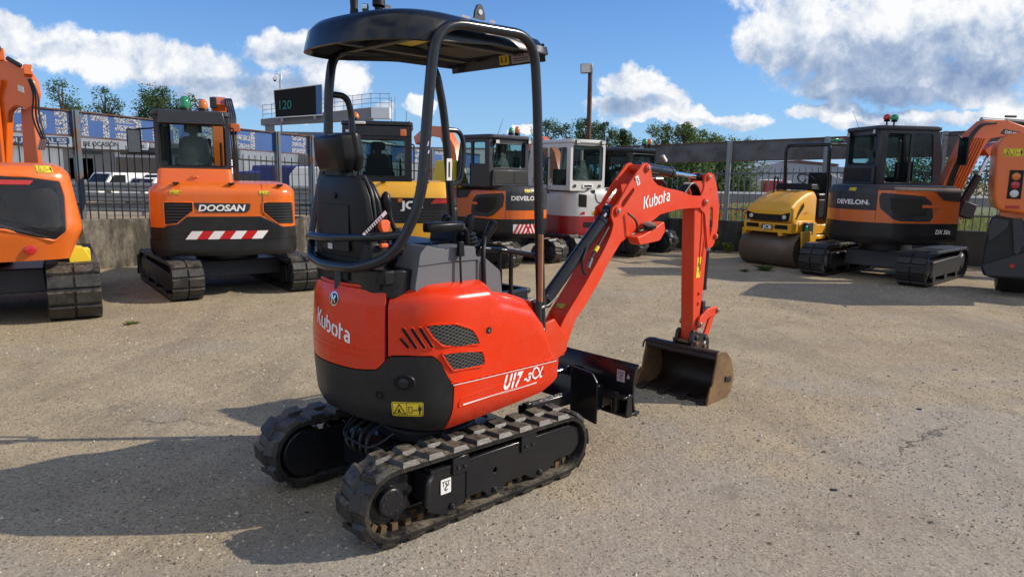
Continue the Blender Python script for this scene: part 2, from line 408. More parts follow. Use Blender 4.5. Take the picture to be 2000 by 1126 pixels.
def ink_text(mb, mp, s, size, mat, lift=0, x=0, y=0, bold=0, shear=0, wide=1, center=False, fit=None):
    cu_ = bpy.data.curves.new('t', 'FONT'); cu_.body = s; cu_.size = 1; cu_.offset = bold; cu_.shear = shear; cu_.resolution_u = 3
    o = bpy.data.objects.new('t', cu_); COL.objects.link(o)
    dg = bpy.context.evaluated_depsgraph_get(); me = bpy.data.meshes.new_from_object(o.evaluated_get(dg))
    vs = [v.co.copy() for v in me.vertices]; fs = [tuple(p.vertices) for p in me.polygons]
    bpy.data.objects.remove(o); bpy.data.curves.remove(cu_); bpy.data.meshes.remove(me)
    if not vs: return
    x0 = min(v.x for v in vs); x1 = max(v.x for v in vs); cap = .70
    kx = (fit/(x1-x0)) if fit else size/cap*wide; ky = size/cap
    off = -(x1-x0)*kx/2 if center else 0
    mb.add([mp(x+off+(v.x-x0)*kx, y+v.y*ky, lift) for v in vs], fs, mat)
def plane_map(o, ux, uy, nrm=None):
    o = Vector(o); ux = Vector(ux).normalized(); uy = Vector(uy).normalized(); nrm = Vector(nrm).normalized() if nrm else ux.cross(uy).normalized()
    return lambda x, y, l=0: o+ux*x+uy*y+nrm*l
def warn_sticker(parent, mp, w, h, name='warning_sticker', kind='sweep'):
    mb = MB(); ink_poly(mb, mp, rpoly([(0, 0), (w, 0), (w, h), (0, h)], h*.12), 'sticky', .0015)
    e = h*.07; ink_line(mb, mp, [(e, e), (w-e, e), (w-e, h-e), (e, h-e)], h*.035, 'inky', .0025, True)
    ink_line(mb, mp, [(w*.48, e), (w*.48, h-e)], h*.035, 'inky', .0028)
    cx = w*.245; t = h*.38
    ink_line(mb, mp, [(cx-t*1.02, h*.18), (cx+t*1.02, h*.18), (cx, h*.84)], h*.06, 'inky', .0030, True)
    ink_poly(mb, mp, rpoly([(cx-t*.4, h*.28), (cx+t*.45, h*.28), (cx+t*.1, h*.36), (cx+t*.1, h*.52), (cx-t*.15, h*.52)], .001), 'inky', .0032)
    ink_line(mb, mp, [(w*.54, h*.26), (w*.64, h*.26), (w*.64, h*.7), (w*.54, h*.7)], h*.04, 'inky', .0034, True)
    ink_line(mb, mp, [(w*.68, h*.45), (w*.80, h*.45)], h*.05, 'inky', .0031)
    for sx, xx in ((1, w*.67), (-1, w*.81)): ink_poly(mb, mp, [(xx, h*.45), (xx+sx*w*.03, h*.53), (xx+sx*w*.03, h*.37)], 'inky', .0036)
    px_ = w*.885
    ink_poly(mb, mp, circ(px_, h*.79, h*.06, 8), 'inky', .003)
    ink_poly(mb, mp, [(px_-h*.10, h*.70), (px_-h*.10, h*.42), (px_-h*.05, h*.42), (px_-h*.05, h*.14), (px_+h*.05, h*.14), (px_+h*.05, h*.42), (px_+h*.10, h*.42), (px_+h*.10, h*.70)], 'inky', .0038)
    return mb.build(name, parent, smooth=0)
def lift_sticker(parent, mp, w, h, mat='stickw', name='lifting_point_sticker'):
    mb = MB(); ink_poly(mb, mp, rpoly([(0, 0), (w, 0), (w, h), (0, h)], h*.08), mat, .0015)
    ink_line(mb, mp, [(w*.1, h*.82), (w*.9, h*.82)], h*.05, 'inky', .0026)
    ink_line(mb, mp, [(w*.25, h*.8), (w*.25, h*.5)], h*.04, 'inky', .0030); ink_line(mb, mp, [(w*.75, h*.8), (w*.75, h*.5)], h*.04, 'inky', .0034)
    ink_line(mb, mp, [(w*.5, h*.78), (w*.5, h*.66), (w*.64, h*.55), (w*.5, h*.45), (w*.38, h*.35), (w*.5, h*.22), (w*.66, h*.3)], h*.06, 'inky', .0038)
    return mb.build(name, parent, smooth=0)

# ------------------------------------------------------------------ crawler track (shared builder)
def stadium(xr, xf, zr, zf, rr, rf, step):
    "closed side path of a track (outer belt line), points with outward normals; rr/rf end radii"
    pts = []
    d = math.hypot(xf-xr, zf-zr); phi = math.atan2(zf-zr, xf-xr); b = math.asin((rr-rf)/d)
    at, ab = phi+math.pi/2-b, phi-math.pi/2+b
    def arc(cx, cz, r, a0, a1):
        n = max(3, int(abs(a1-a0)*r/step)); return [(cx+r*math.cos(a0+(a1-a0)*k/n), cz+r*math.sin(a0+(a1-a0)*k/n)) for k in range(n+1)]
    rear = arc(xr, zr, rr, at, ab+2*math.pi)
    front = arc(xf, zf, rf, ab, at)
    seq = rear+front; out = []
    for i in range(len(seq)):
        p = Vector(seq[i]); q = Vector(seq[(i+1) % len(seq)]); L = (q-p).length; n = max(1, round(L/step))
        for k in range(n): out.append(p+(q-p)*(k/n))
    return out
def resample(path, n):
    N = len(path); seg = [(path[(i+1) % N]-path[i]).length for i in range(N)]; tot = sum(seg); out = []; i = 0; acc = 0
    for k in range(n):
        t = tot*k/n
        while acc+seg[i] < t: acc += seg[i]; i += 1
        p = path[i]; q = path[(i+1) % N]; f = (t-acc)/max(seg[i], 1e-9); w = p+(q-p)*f; tg = (q-p).normalized()
        out.append((w, tg, Vector((tg.y, -tg.x))))
    return out, tot
def belt(parent, y0, y1, xr, xf, zr, zf, rr, rf, mat, lugs=40, lugh=.022, thick=.022, style=0, inner=True, name='rubber_belt', cords=False):
    path = stadium(xr, xf, zr, zf, rr, rf, .03); N = max(90, lugs*2); S, tot = resample(path, N)
    c = sum((s[0] for s in S), Vector((0, 0)))/N
    flip = 1 if S[0][2].dot(S[0][0]-c) > 0 else -1
    mb = MB(); w = y1-y0; vs = []
    prof = [(y0, -thick), (y0, -.004), (y0+.008, 0), (y1-.008, 0), (y1, -.004), (y1, -thick)]
    for p, t, n in S:
        n = n*flip
        for (y, h) in prof: q = p+n*h; vs.append((q.x, y, q.y))
    k = len(prof)
    mb.add(vs, [(i*k+j, i*k+(j+1) % k, ((i+1) % N)*k+(j+1) % k, ((i+1) % N)*k+j) for i in range(N) for j in range(k)], mat)
    L, tot = resample(path, lugs); pitch = tot/lugs
    for i, (p, t, n) in enumerate(L):
        n = n*flip
        def P(a, y, h, sk=0): q = p+t*(a+sk)+n*h; return (q.x, y, q.y)
        if style == 0:      # staggered half-width blocks with a skewed, chamfered top
            ya, yb = (y0-.004, y0+w*.50) if i % 2 else (y0+w*.50, y1+.004)
            a = pitch*.66; b = pitch*.50; sk = pitch*.22*(1 if i % 2 else -1)
            mb.hexa([P(-a, ya, -.004), P(a, ya, -.004), P(a, yb, -.004, sk), P(-a, yb, -.004, sk), P(-b, ya+.012, lugh), P(b, ya+.012, lugh), P(b, yb-.012, lugh, sk), P(-b, yb-.012, lugh, sk)], mat)
        else:               # paired shallow bars either side of a centre groove
            a = pitch*.42; b = pitch*.36
            for ya, yb in ((y0-.003, y0+w*.49), (y0+w*.51, y1+.003)):
                mb.hexa([P(-a, ya, -.003), P(a, ya, -.003), P(a, yb, -.003), P(-a, yb, -.003), P(-b, ya+.008, lugh), P(b, ya+.008, lugh), P(b, yb-.008, lugh), P(-b, yb-.008, lugh)], mat)
    if cords:               # fine radial ribs on the belt shoulder
        Q, _ = resample(path, 420)
        for i, (p, t, n) in enumerate(Q):
            n = n*flip; q0 = p+n*(-.004); q1 = p+n*(-thick+.002)
            for y, d in ((y0, -.0018), (y1, .0018)):
                mb.obx(((q0.x+q1.x)/2, y+d*.5, (q0.y+q1.y)/2), (.003, abs(d), .017), (0, -math.atan2(t.y, t.x), 0), mat)
    o = mb.build(name, parent, smooth=30)
    if inner:
        g = MB(); Q, _ = resample(path, lugs)
        for p, t, n in Q:
            n = n*flip; ym = (y0+y1)/2
            for s_ in (-1, 1):
                q = p-n*(thick+.016); g.obx((q.x, ym+s_*.028, q.y), (pitch*.42, .022, .034), (0, -math.atan2(t.y, t.x), 0), 'rustlink')
        g.build('drive_lugs', parent, smooth=0)
    return o
# ================================================================== the small red excavator in front
KX, KY, KTH = -0.4509, 3.7923, 0.7655
kub = thing('mini_excavator', 'bright red canopy mini excavator standing alone in the foreground with black roof and brown bucket', 'excavator', (KX, KY, 0), KTH)
# --- crawlers
for side in (-1, 1):
    yo = side*.525; yi = side*.313; ya, yb = min(yo, yi), max(yo, yi)
    tr = empty('crawler', kub)
    belt(tr, ya, yb, -.565, .575, .2, .19, .175, .168, 'rubber2' if side < 0 else 'rubber', 46, .018, .026, 0, True, cords=side < 0)
    f = MB(); yf = side*.50; y0, y1 = sorted((yf, yf-side*.03))
    plate = [(-.38, .10), (-.365, .255), (-.34, .285), (.615, .295), (.68, .27), (.71, .22), (.70, .17), (.64, .12), (.5, .12), (.47, .095), (.445, .075), (.30, .075), (.27, .10), (.14, .10), (.12, .085), (.09, .07), (.0, .07), (-.03, .10), (-.14, .10), (-.17, .075), (-.30, .06)]
    f.prism(plate, 'y', y0, y1, 'blackp', [circ(.05, .19, .014, 14)])
    f.bx(-.36, .60, *sorted((yf-side*.03, yf-side*.14)), .12, .27, 'darksteel')
    f.bx(-.36, .62, *sorted((yf+side*.002, yf-side*.05)), .278, .298, 'blackp')
    f.build('track_frame', tr, .004)
    for (a, b, c, d) in ((-.235, -.135, .245, .33), (.225, .335, .235, .335)):
        q = MB(); q.bx(a, b, *sorted((yf+side*.012, yf-side*.02)), c, d, 'blackp')
        for bx_ in (a+.03, b-.03): q.cyl((bx_, yf, c+.03), (bx_, yf+side*.022, c+.03), .008, n=8, mat='darksteel')
        q.build('track_guard', tr, .003)
    q = MB(); q.prism([(-.145, .10), (-.145, .285), (-.13, .285), (-.13, .10)], 'y', *sorted((yf+side*.001, yf+side*.005)), 'blackp'); q.build('seam_plate', tr)
    for rx in (-.235, .045, .375):
        r_ = MB(); r_.cyl((rx, yf-side*.12, .085), (rx, yf-side*.012, .085), .05, n=18, mat='darksteel'); r_.cyl((rx, yf-side*.02, .085), (rx, yf+side*.012, .085), .017, n=12, mat='blackp'); r_.cyl((rx, yf, .085), (rx, yf+side*.02, .085), .009, n=6, mat='darksteel')
        r_.build('track_roller', tr, .003)
    s_ = MB(); ym = side*.44
    s_.prism([(-.56+(.125+.02*((k % 4) < 2))*math.cos(k*math.pi/22), .2+(.125+.02*((k % 4) < 2))*math.sin(k*math.pi/22)) for k in range(44)], 'y', side*.419-.012, side*.419+.012, 'blackp')
    s_.lathe([(.12, 0), (.12, .03), (.10, .035), (.095, .05), (.068, .052), (.068, .085), (.060, .092)], (-.56, side*.385, .195), (0, side, 0), 28, 'blackp')
    for k in range(9):
        a = k*2*math.pi/9+.3; s_.cyl((-.56+.05*math.cos(a), side*.473, .195+.05*math.sin(a)), (-.56+.05*math.cos(a), side*.480, .195+.05*math.sin(a)), .006, n=6, mat='darksteel')
    s_.build('sprocket', tr, .002)
    s_ = MB(); s_.lathe([(.135, 0), (.14, .012), (.14, .055), (.135, .067)], (.565, side*.386, .19), (0, side, 0), 28, 'darksteel'); s_.lathe([(.05, 0), (.04, .03)], (.565, side*.45, .19), (0, side, 0), 16, 'blackp')
    s_.build('idler_wheel', tr, .002)
    ch = MB(); ch.tube(fil([(-.36, yf+side*.004, .275), (-.40, yf+side*.03, .27), (-.41, yf+side*.03, .16), (-.375, yf+side*.004, .13)], .03), .014, 10, 'blackp'); ch.build('tie_down_loop', tr)
    if side < 0: lift_sticker(tr, plane_map((-.305, yf-.004, .165), (1, 0, 0), (0, 0, 1), (0, -1, 0)), .062, .075)
for side in (-1, 1):        # inner faces of the crawlers
    tr_ = [c for c in kub.children if c.name.startswith('crawler')][0 if side < 0 else 1]
    mb = MB(); mb.prism(rpoly([(-.52, .075), (.55, .075), (.62, .13), (.66, .20), (.60, .29), (-.50, .30)], .03), 'y', *sorted((side*.330, side*.345)), 'blackp'); mb.build('inner_frame_plate', tr_, .003)
    mb = MB(); mb.lathe([(.0, 0), (.125, 0), (.135, .02), (.135, .06)], (-.56, side*.318, .197), (0, side, 0), 28, 'blackp'); mb.build('travel_motor', tr_, .003)
# lower frame, swing bearing
m_ = MB(); m_.bx(-.33, .36, -.33, .33, .17, .30, 'blackp', .03, .03); m_.bx(-.42, -.33, -.18, .18, .15, .33, 'blackp'); m_.lathe([(.27, .30), (.27, .36), (.24, .37), (.24, .44)], (0, 0, 0), (0, 0, 1), 36, 'darksteel')
for s_ in (-1, 1):
    m_.prism([(-.30, .2), (.30, .2), (.30, .30), (-.30, .30)], 'y', s_*.33, s_*.40, 'blackp')
m_.build('undercarriage_frame', kub, .008)
lift_sticker(kub, plane_map((-.424, -.10, .215), (0, -1, 0), (0, 0, 1), (-1, 0, 0)), .055, .075, name='lifting_point_sticker')
h_ = MB()
for k, yy in enumerate((-.06, .0, .07, .13)): h_.tube(fil([(-.30, yy, .42), (-.42, yy+.01, .36), (-.45, yy-.03, .27), (-.36, yy*.5, .23)], .06), .011, 8, 'hose')
h_.tube(fil([(-.36, .16, .40), (-.47, .12, .335), (-.47, -.16, .33), (-.36, -.2, .40)], .08), .007, 8, 'hose')
h_.build('travel_hoses', kub)
# --- upper body surface in (s, z): s runs front-right -> rear -> front-left
BW, BR, BXF = .50, .585, .49
_a0 = math.atan2(-BW, -.304); LS = BXF+.304; AR = 2*(math.pi-abs(_a0)); LA = AR*BR; ST = 2*LS+LA
def inset(z):
    if z < .62: t = (.62-z)/.19; return .105*t*t
    if z > 1.06: t = (z-1.06)/.10; return .035*t*t
    return -.012*math.sin((z-.62)/.44*math.pi)
def _raw(s):
    if s < LS: return (BXF-s, -BW)
    if s > LS+LA: return (BXF-(ST-s), BW)
    a = (2*math.pi+_a0)-(s-LS)/BR; return (math.cos(a)*BR, math.sin(a)*BR)
_PL = []
for _i in range(601):
    _s = ST*_i/600; _w = min(.13, _s, ST-_s); _q = [_raw(_s+_w*_j/5) for _j in range(-5, 6)]; _PL.append(Vector((sum(q[0] for q in _q)/11, sum(q[1] for q in _q)/11)))
_NL = []
for _i in range(601):
    _t = (_PL[min(600, _i+2)]-_PL[max(0, _i-2)]).normalized(); _NL.append(Vector((_t.y, -_t.x)) if Vector((_t.y, -_t.x)).dot(_PL[_i]) > 0 else Vector((-_t.y, _t.x)))
def bs(s, z, off=0, k=1):
    d = off-inset(z)*k; f = max(0, min(.999999, s/ST))*600; i = int(f); f -= i
    p = _PL[i].lerp(_PL[i+1], f); n = _NL[i].lerp(_NL[i+1], f).normalized(); w = p+n*d; return Vector((w.x, w.y, z))
def panel(name, s0, s1, lo, hi, mat, off=0, ns=40, nz=14, thick=.012, parent=kub, k=1, bevel=0):
    f1 = lo if callable(lo) else (lambda s: lo); f2 = hi if callable(hi) else (lambda s: hi)
    mb = MB(); vo = []; vi = []
    for i in range(ns+1):
        s = s0+(s1-s0)*i/ns
        for j in range(nz+1):
            z = f1(s)+(f2(s)-f1(s))*j/nz; vo.append(bs(s, z, off, k)); vi.append(bs(s, z, off-thick, k))
    n = nz+1; N = len(vo); fs = []
    for i in range(ns):
        for j in range(nz):
            q = i*n+j; fs.append((q, q+1, q+n+1, q+n)); fs.append((N+q, N+q+n, N+q+n+1, N+q+1))
    for i in range(ns):
        a = i*n; fs.append((a, a+n, N+a+n, N+a)); b = i*n+nz; fs.append((b, N+b, N+b+n, b+n))
    for j in range(nz):
        fs.append((j, N+j, N+j+1, j+1)); q = ns*n+j; fs.append((q, q+1, N+q+1, N+q))
    mb.add(vo+vi, fs, mat); return mb.build(name, parent, bevel, 30)
up = kub
def lerp(tab):
    def f(s):
        for (a, b), (c, d) in zip(tab, tab[1:]):
            if s <= c: return b+(d-b)*max(0, (s-a))/(c-a)
        return tab[-1][1]
    return f
sy = lambda s: min(s, ST-s)
cwtop = lerp([(.71, .70), (.735, .70), (.785, .80), (.825, .838), (.95, .842), (1.03, .838), (1.06, .80), (1.09, .768), (1.20, .758), (2, .765)])
cwbot = lerp([(.7, .445), (.85, .455), (.99, .475), (1.14, .50), (1.40, .525), (2, .53)])
panel('counterweight', .722, ST-.722, lambda s: cwbot(sy(s)), lambda s: cwtop(sy(s)), 'cw', .004, 110, 18, .05)
hood = panel('rear_hood', 1.05, ST-1.05, lambda s: cwtop(sy(s))+.006, lerp([(1.05, 1.128), (1.2, 1.138), (ST/2, 1.142), (ST-1.2, 1.138), (ST-1.05, 1.128)]), 'red', .004, 60, 16, .03)
# hood lip and grooves
g_ = MB()
g_.tube([bs(1.045+(ST-2.09)*i/40, 1.148, -.004) for i in range(41)], .009, 8, 'red'); g_.build('hood_lip', hood)
g_ = MB()
for zz, a, b in ((.872, 1.13, 1.60), (.842, 1.125, 1.60)):
    g_.tube([bs(a+(b-a)*i/20, zz-.012*(1-i/20), .0035) for i in range(21)], .0035, 6, 'red')
g_.build('hood_ribs', hood)
def bmap(s0, z0, sgn=-1): return lambda x, y, l=0: bs(s0+sgn*x, z0+y, .0055+l)   # x to the viewer's right runs towards smaller s
# round emblem
e_ = MB(); mp = bmap(1.354, 1.078)
ink_poly(e_, mp, circ(0, 0, .036, 24, ry=.034), 'chrome', .002); ink_poly(e_, mp, circ(0, 0, .029, 24, ry=.027), 'darksteel', .004)
ink_poly(e_, mp, [(-.014, -.02), (-.004, -.02), (-.004, .02), (-.014, .02)], 'chrome', .006); ink_poly(e_, mp, [(-.001, 0), (.012, .02), (.02, .014), (.009, 0), (.02, -.014), (.012, -.02)], 'chrome', .006)
e_.build('maker_emblem', hood)
# lettering drawn as strokes: K u b o t a
def kub_logo(mb, mp, x, y, h, mat, lift=.001):
    w = h*.15
    S = [[(0, 0), (0, 1)], [(.62, 1.0), (.24, .52), (.60, .0)],
         [(.86, .72), (.86, .22), (.98, .08), (1.16, .06)], [(1.34, .72), (1.34, 0)],
         [(1.64, 1), (1.64, .2)], [(1.72, .66), (1.96, .66), (2.10, .5), (2.10, .2), (1.96, .06), (1.70, .06)],
         [(2.62, .66), (2.46, .62), (2.38, .48), (2.38, .22), (2.48, .08), (2.62, .06)], [(2.70, .66), (2.86, .62), (2.94, .48), (2.94, .22), (2.84, .08), (2.70, .06)],
         [(3.24, .96), (3.24, 0)], [(3.33, .64), (3.56, .64)],
         [(3.78, .66), (4.02, .66), (4.16, .54), (4.16, 0)], [(4.06, .40), (3.86, .38), (3.76, .26), (3.84, .08), (4.06, .06)]]
    for i, st in enumerate(S): ink_line(mb, mp, [(x+a*h*.85, y+b*h) for a, b in st], w, mat, lift+.0003*(i % 3))
l_ = MB(); kub_logo(l_, lambda x, y, l=0: bmap(1.515, .972)(x, y-.20*x, l), 0, -.035, .078, 'letter'); l_.build('lettering', hood)
# --- right side cover (red, lit side)
stop = lerp([(.03, .72), (.07, .86), (.11, .945), (.19, 1.03), (.43, 1.10), (.48, 1.165), (.85, 1.17), (1.04, 1.14), (1.2, 1.13)])
def cover(name, s0, s1, mirror=False):
    mb = MB(); ns = 60; rings = []
    for i in range(ns+1):
        s = s0+(s1-s0)*i/ns; T_ = stop(s); rr = min(.085, (T_-.70)*.8)
        z0 = .705 if s < .70 else max(cwtop(s), .705)+.006
        if s < .722: z0 = .706
        sec = []
        P = [(z0, 0), (z0+(T_-rr-z0)*.33, .0), (z0+(T_-rr-z0)*.66, .0), (T_-rr, .0)]
        for z, d in P: sec.append(bs(s, z, .006-d, .25))
        for k in range(1, 7):
            a = k/6*math.pi/2*.92; sec.append(bs(s, T_-rr+rr*math.sin(a)*.96, .006-rr*1.5*(1-math.cos(a)), .25))
        sec.append(bs(s, T_+.004, -.16, .0)); sec.append(bs(s, T_-.004 if T_ > 1 else T_, -.245, .0))
        if mirror: sec = [Vector((v.x, -v.y, v.z)) for v in sec]
        rings.append(sec)
    mb.loft(rings, 'red', closed=False)
    # front edge closes inwards
    return mb.build(name, kub, 0, 45)
cov = cover('side_cover', .03, 1.035); cover('side_cover', .03, 1.035, True)
mb = MB(); mb.tube([bs(.035+.70*i/30, .7015+(.004 if i % 2 else 0), .010, .25) for i in range(31)], .005, 6, 'red'); mb.build('lower_seam', cov)
# front step in the cover top
mb = MB(); mb.loft([[Vector((x, y, z)) for (y, z) in sec] for x, sec in ((.04, [(-.44, 1.06), (-.30, 1.06), (-.30, 1.105), (-.42, 1.10)]), (.20, [(-.455, 1.0), (-.28, 1.0), (-.28, 1.075), (-.44, 1.07)]), (.34, [(-.47, .94), (-.26, .94), (-.26, 1.035), (-.45, 1.02)]), (.40, [(-.47, .90), (-.28, .90), (-.28, .98), (-.46, .96)]))], 'red'); mb.build('fuel_cap_cover', kub, .02, 50)
# grilles
def grille(name, poly, parent, pitch=.0155):
    inv = lambda x, y, l=0: bs(BXF-x if x > -.304 else LS+(-.304-x), y, .0085+l, .25)
    mb = MB(); ink_poly(mb, inv, poly, 'void', .0005)
    from mathutils.geometry import intersect_line_line_2d
    xs = [p[0] for p in poly]; ys = [p[1] for p in poly]; cx, cy = sum(xs)/len(xs), sum(ys)/len(ys); rr = max(max(xs)-min(xs), max(ys)-min(ys))
    for fam, ang in enumerate((.52, -.38)):
        d = Vector((math.cos(ang), math.sin(ang))); n = Vector((-d.y, d.x)); k = -rr
        while k < rr:
            c = Vector((cx, cy))+n*k; hits = []
            for i in range(len(poly)):
                a = Vector(poly[i]); b = Vector(poly[(i+1) % len(poly)]); r = intersect_line_line_2d(c-d*9, c+d*9, a, b)
                if r: hits.append((r-c).dot(d))
            if len(hits) >= 2:
                h0, h1 = min(hits), max(hits)
                if h1-h0 > .004: ink_line(mb, inv, [c+d*h0, c+d*(h0+h1)/2, c+d*h1], .0022, 'steel', .0015+.0006*fam)
            k += pitch
    for i in range(len(poly)):
        pass
    mb.tube([inv(*p, .001) for p in poly], .0055, 6, 'red', closed=True)
    return mb.build(name, parent, smooth=40)
grille('air_grille', rpoly([(-.375, .985), (-.345, .992), (-.22, .985), (-.12, .945), (-.085, .90), (-.075, .865), (-.29, .885), (-.34, .93)], .012), cov)
grille('air_grille', rpoly([(-.295, .852), (-.06, .832), (-.045, .80), (-.04, .77), (-.055, .755), (-.235, .762), (-.265, .80)], .01), cov)
v_ = MB()
for (sa, za, sb, zb) in ((.975, .925, .94, .885), (.965, .972, .905, .882), (.925, .972, .868, .882), (.888, .974, .832, .884)):
    inv = lambda x, y, l=0: bs(x, y, .0085+l, .25)
    ink_line(v_, inv, [(sa, za), ((sa+sb)/2, (za+zb)/2), (sb, zb)], .016, 'void', .001)
    d = Vector((sb-sa, zb-za)).normalized(); n = Vector((-d.y, d.x))*.0095
    v_.tube([inv(*p) for p in [(sa+n.x, za+n.y), (sb+n.x, zb+n.y), (sb+d.x*.008, zb+d.y*.008), (sb-n.x, zb-n.y), (sa-n.x, za-n.y), (sa-d.x*.008, za-d.y*.008)]], .0035, 6, 'red', closed=True)
v_.build('vent_slots', cov)
v_ = MB(); v_.lathe([(.0, 0), (.030, 0), (.030, .004), (.022, .004), (.018, .001)], (-.015, -.505, .925), (0, -1, 0), 20, 'red'); v_.lathe([(.017, .0), (.017, .003), (.001, .003)], (-.015, -.507, .925), (0, -1, 0), 16, 'void'); v_.cyl((-.015, -.508, .925), (-.015, -.513, .925), .007, n=10, mat='steel'); v_.build('cover_lock', cov)
# lower red side panels
botp = lerp([(0, .60), (.02, .575), (.1, .525), (.3, .495), (.5, .468), (.72, .443), (.8, .44)])
for mir in (0, 1):
    s0, s1 = (.0, .716)
    if mir: a, b = ST-s1, ST-s0
    else: a, b = s0, s1
    lp = panel('lower_side_panel', a, b, (lambda s: botp(sy(s))), .698, 'red', .006, 50, 10, .02)
    if not mir: lowp = lp
mb = MB(); inv = lambda x, y, l=0: bs(BXF-x, y, .0065+l, 1)
mb.tube([inv(*p) for p in rpoly([(-.20, .575), (.36, .605), (.385, .66), (.33, .652), (-.19, .618)], .02, 4)], .0035, 6, 'red', closed=True); mb.build('pressed_rib', lowp)
mb = MB(); ink_line(mb, inv, [(-.17, .583), (.0, .588), (.20, .594), (.33, .598)], .009, 'letter', .002)
ink_line(mb, inv, [(-.235, .693), (0, .693), (.25, .693), (.47, .693)], .0035, 'letter', .0035); mb.build('white_stripe', lowp)
mb = MB(); ink_text(mb, lambda x, y, l=0: inv(.09+x, .607+y*1.0, l), 'U17', .072, 'letter', .002, shear=.35, bold=.045, fit=.135)
ink_text(mb, lambda x, y, l=0: inv(.232+x, .618+y, l), '-3', .044, 'letter', .002, shear=.3, bold=.04, fit=.055)
# alpha sign
ink_line(mb, inv, [(.367, .680), (.354, .652), (.339, .633), (.318, .622), (.299, .632), (.292, .655), (.302, .678), (.321, .683), (.337, .669), (.348, .644), (.354, .623), (.368, .626)], .009, 'letter', .003)
mb.build('lettering', lowp)
mb = MB(); mb.lathe([(.0, 0), (.013, 0), (.013, .004), (.009, .004), (.008, .001)], (-.075, -.499, .655), (0, -1, 0), 16, 'void'); mb.cyl((-.075, -.50, .655), (-.075, -.505, .655), .005, n=8, mat='steel'); mb.build('bolt', lowp)
# counterweight details
mb = MB(); mp = lambda x, y, l=0: bs(x, y, .0055+l)
ink_poly(mb, mp, circ(.962, .718, .048, 24, ry=.036), 'void', .001); mb.tube([mp(*q) for q in circ(.962, .718, .050, 24, ry=.038)], .004, 6, 'cw', closed=True)
mb.lathe([(.024, 0), (.024, .008), (.012, .012)], mp(.962, .716, -.004), mp(.962, .716, .1)-mp(.962, .716, 0), 16, 'blackp')
ink_poly(mb, mp, circ(1.078, .650, .022, 20), 'void', .001); mb.tube([mp(*q) for q in circ(1.078, .650, .0235, 20)], .003, 6, 'cw', closed=True); mb.cyl(mp(1.078, .65, 0), mp(1.078, .65, .006), .009, n=10, mat='blackp')
mb.build('access_hole', kub)
warn_sticker(kub, bmap(1.022, .552), .15, .072)
# --- deck, floor
d_ = MB(); d_.bx(-.38, .47, -.33, .40, .60, 1.06, 'blackp', .02, .02); d_.bx(-.52, -.38, -.2, .2, .62, 1.06, 'blackp'); d_.bx(-.05, .485, -.30, .47, 1.03, 1.06, 'rubber3'); d_.build('deck', kub, .01)
d_ = MB(); d_.loft([[Vector((x, y, z)) for (x, y) in rpoly([(-.44, -.36), (-.30, -.35), (-.1, -.33), (-.1, .38), (-.30, .40), (-.44, .36), (-.52, .24), (-.54, 0), (-.52, -.24)], .05)] for z in (1.10, 1.16, 1.20, 1.235)], 'blackp'); d_.build('seat_base', kub, .01)
d_ = MB(); d_.bx(-.545, -.50, -.10, .10, 1.165, 1.21, 'plastic'); d_.bx(-.50, -.42, -.30, -.21, 1.14, 1.20, 'plastic'); d_.build('battery_box', kub, .005)
d_ = MB(); d_.prism([(-.50, 1.165), (-.50, 1.235), (-.38, 1.235), (-.38, 1.165)], 'y', -.34, -.27, 'plastic'); d_.build('bottle_holder', kub, .01)
# --- seat
st = empty('seat', kub)
def pad(name, secs, mat, subd=1, bev=.02):
    mb = MB(); mb.loft(secs, mat); return mb.build(name, st, bev, 60, 3)
def rsec(x, z, y0, y1, tx, tz): return None
bk = MB()
rings = []
for z, x, w, t in ((1.24, -.475, .235, .05), (1.34, -.49, .245, .055), (1.46, -.495, .24, .055), (1.56, -.50, .225, .05), (1.63, -.505, .19, .045), (1.655, -.505, .15, .03)):
    rings.append([Vector((x+a*t, .02+b*w, z)) for a, b in ((-.6, -.72), (-.2, -.95), (.5, -1), (.5, 1), (-.2, .95), (-.6, .72))])
bk.loft(rings, 'plastic'); bs_ = bk.build('seat_back_shell', st, .012, 50, 3)
bk = MB(); bk.bx(-.535, -.528, -.10, .14, 1.30, 1.52, 'plastic'); bk.cyl((-.53, .02, 1.56), (-.540, .02, 1.56), .014, n=12, mat='plastic'); bk.bx(-.53, -.524, -.02, .06, 1.585, 1.60, 'void'); bk.build('shell_recess', st, .01)
bk = MB(); rings = []
for z, x, w, t in ((1.26, -.42, .215, .075), (1.30, -.40, .235, .09), (1.42, -.41, .24, .085), (1.54, -.43, .23, .075), (1.62, -.45, .20, .055), (1.645, -.455, .16, .03)):
    rings.append([Vector((x+a*t, .02+b*w, z)) for a, b in ((-.5, -.9), (-.1, -1), (.35, -.92), (.5, -.6), (.38, 0), (.5, .6), (.35, .92), (-.1, 1), (-.5, .9))])
bk.loft(rings, 'vinyl'); bk.build('backrest_cushion', st, .014, 60, 3)
bk = MB(); bk.tube(fil([(-.455, -.20, 1.30), (-.46, -.222, 1.45), (-.468, -.205, 1.58), (-.475, -.15, 1.655)], .08), .006, 6, 'dgrey'); bk.build('piping', st)
bk = MB(); bk.loft([[Vector((x, .02+y*w, z)) for x, y in ((-.42, -1), (.0, -1), (.02, -.8), (.02, .8), (0, 1), (-.42, 1))] for z, w in ((1.225, .22), (1.25, .245), (1.31, .245), (1.335, .22))], 'vinyl'); bk.build('seat_cushion', st, .02, 60, 3)
hr = MB(); rings = []
for x, k in ((-.535, .80), (-.52, .97), (-.47, 1.0)):
    rings.append([Vector((x-(z-1.75)*.10, (.085+y*.145*k), 1.755+(z-1.75)*k)) for y, z in rpoly([(-.78, 1.665), (.78, 1.665), (1.0, 1.73), (.92, 1.84), (-.92, 1.84), (-1.0, 1.73)], .035)])
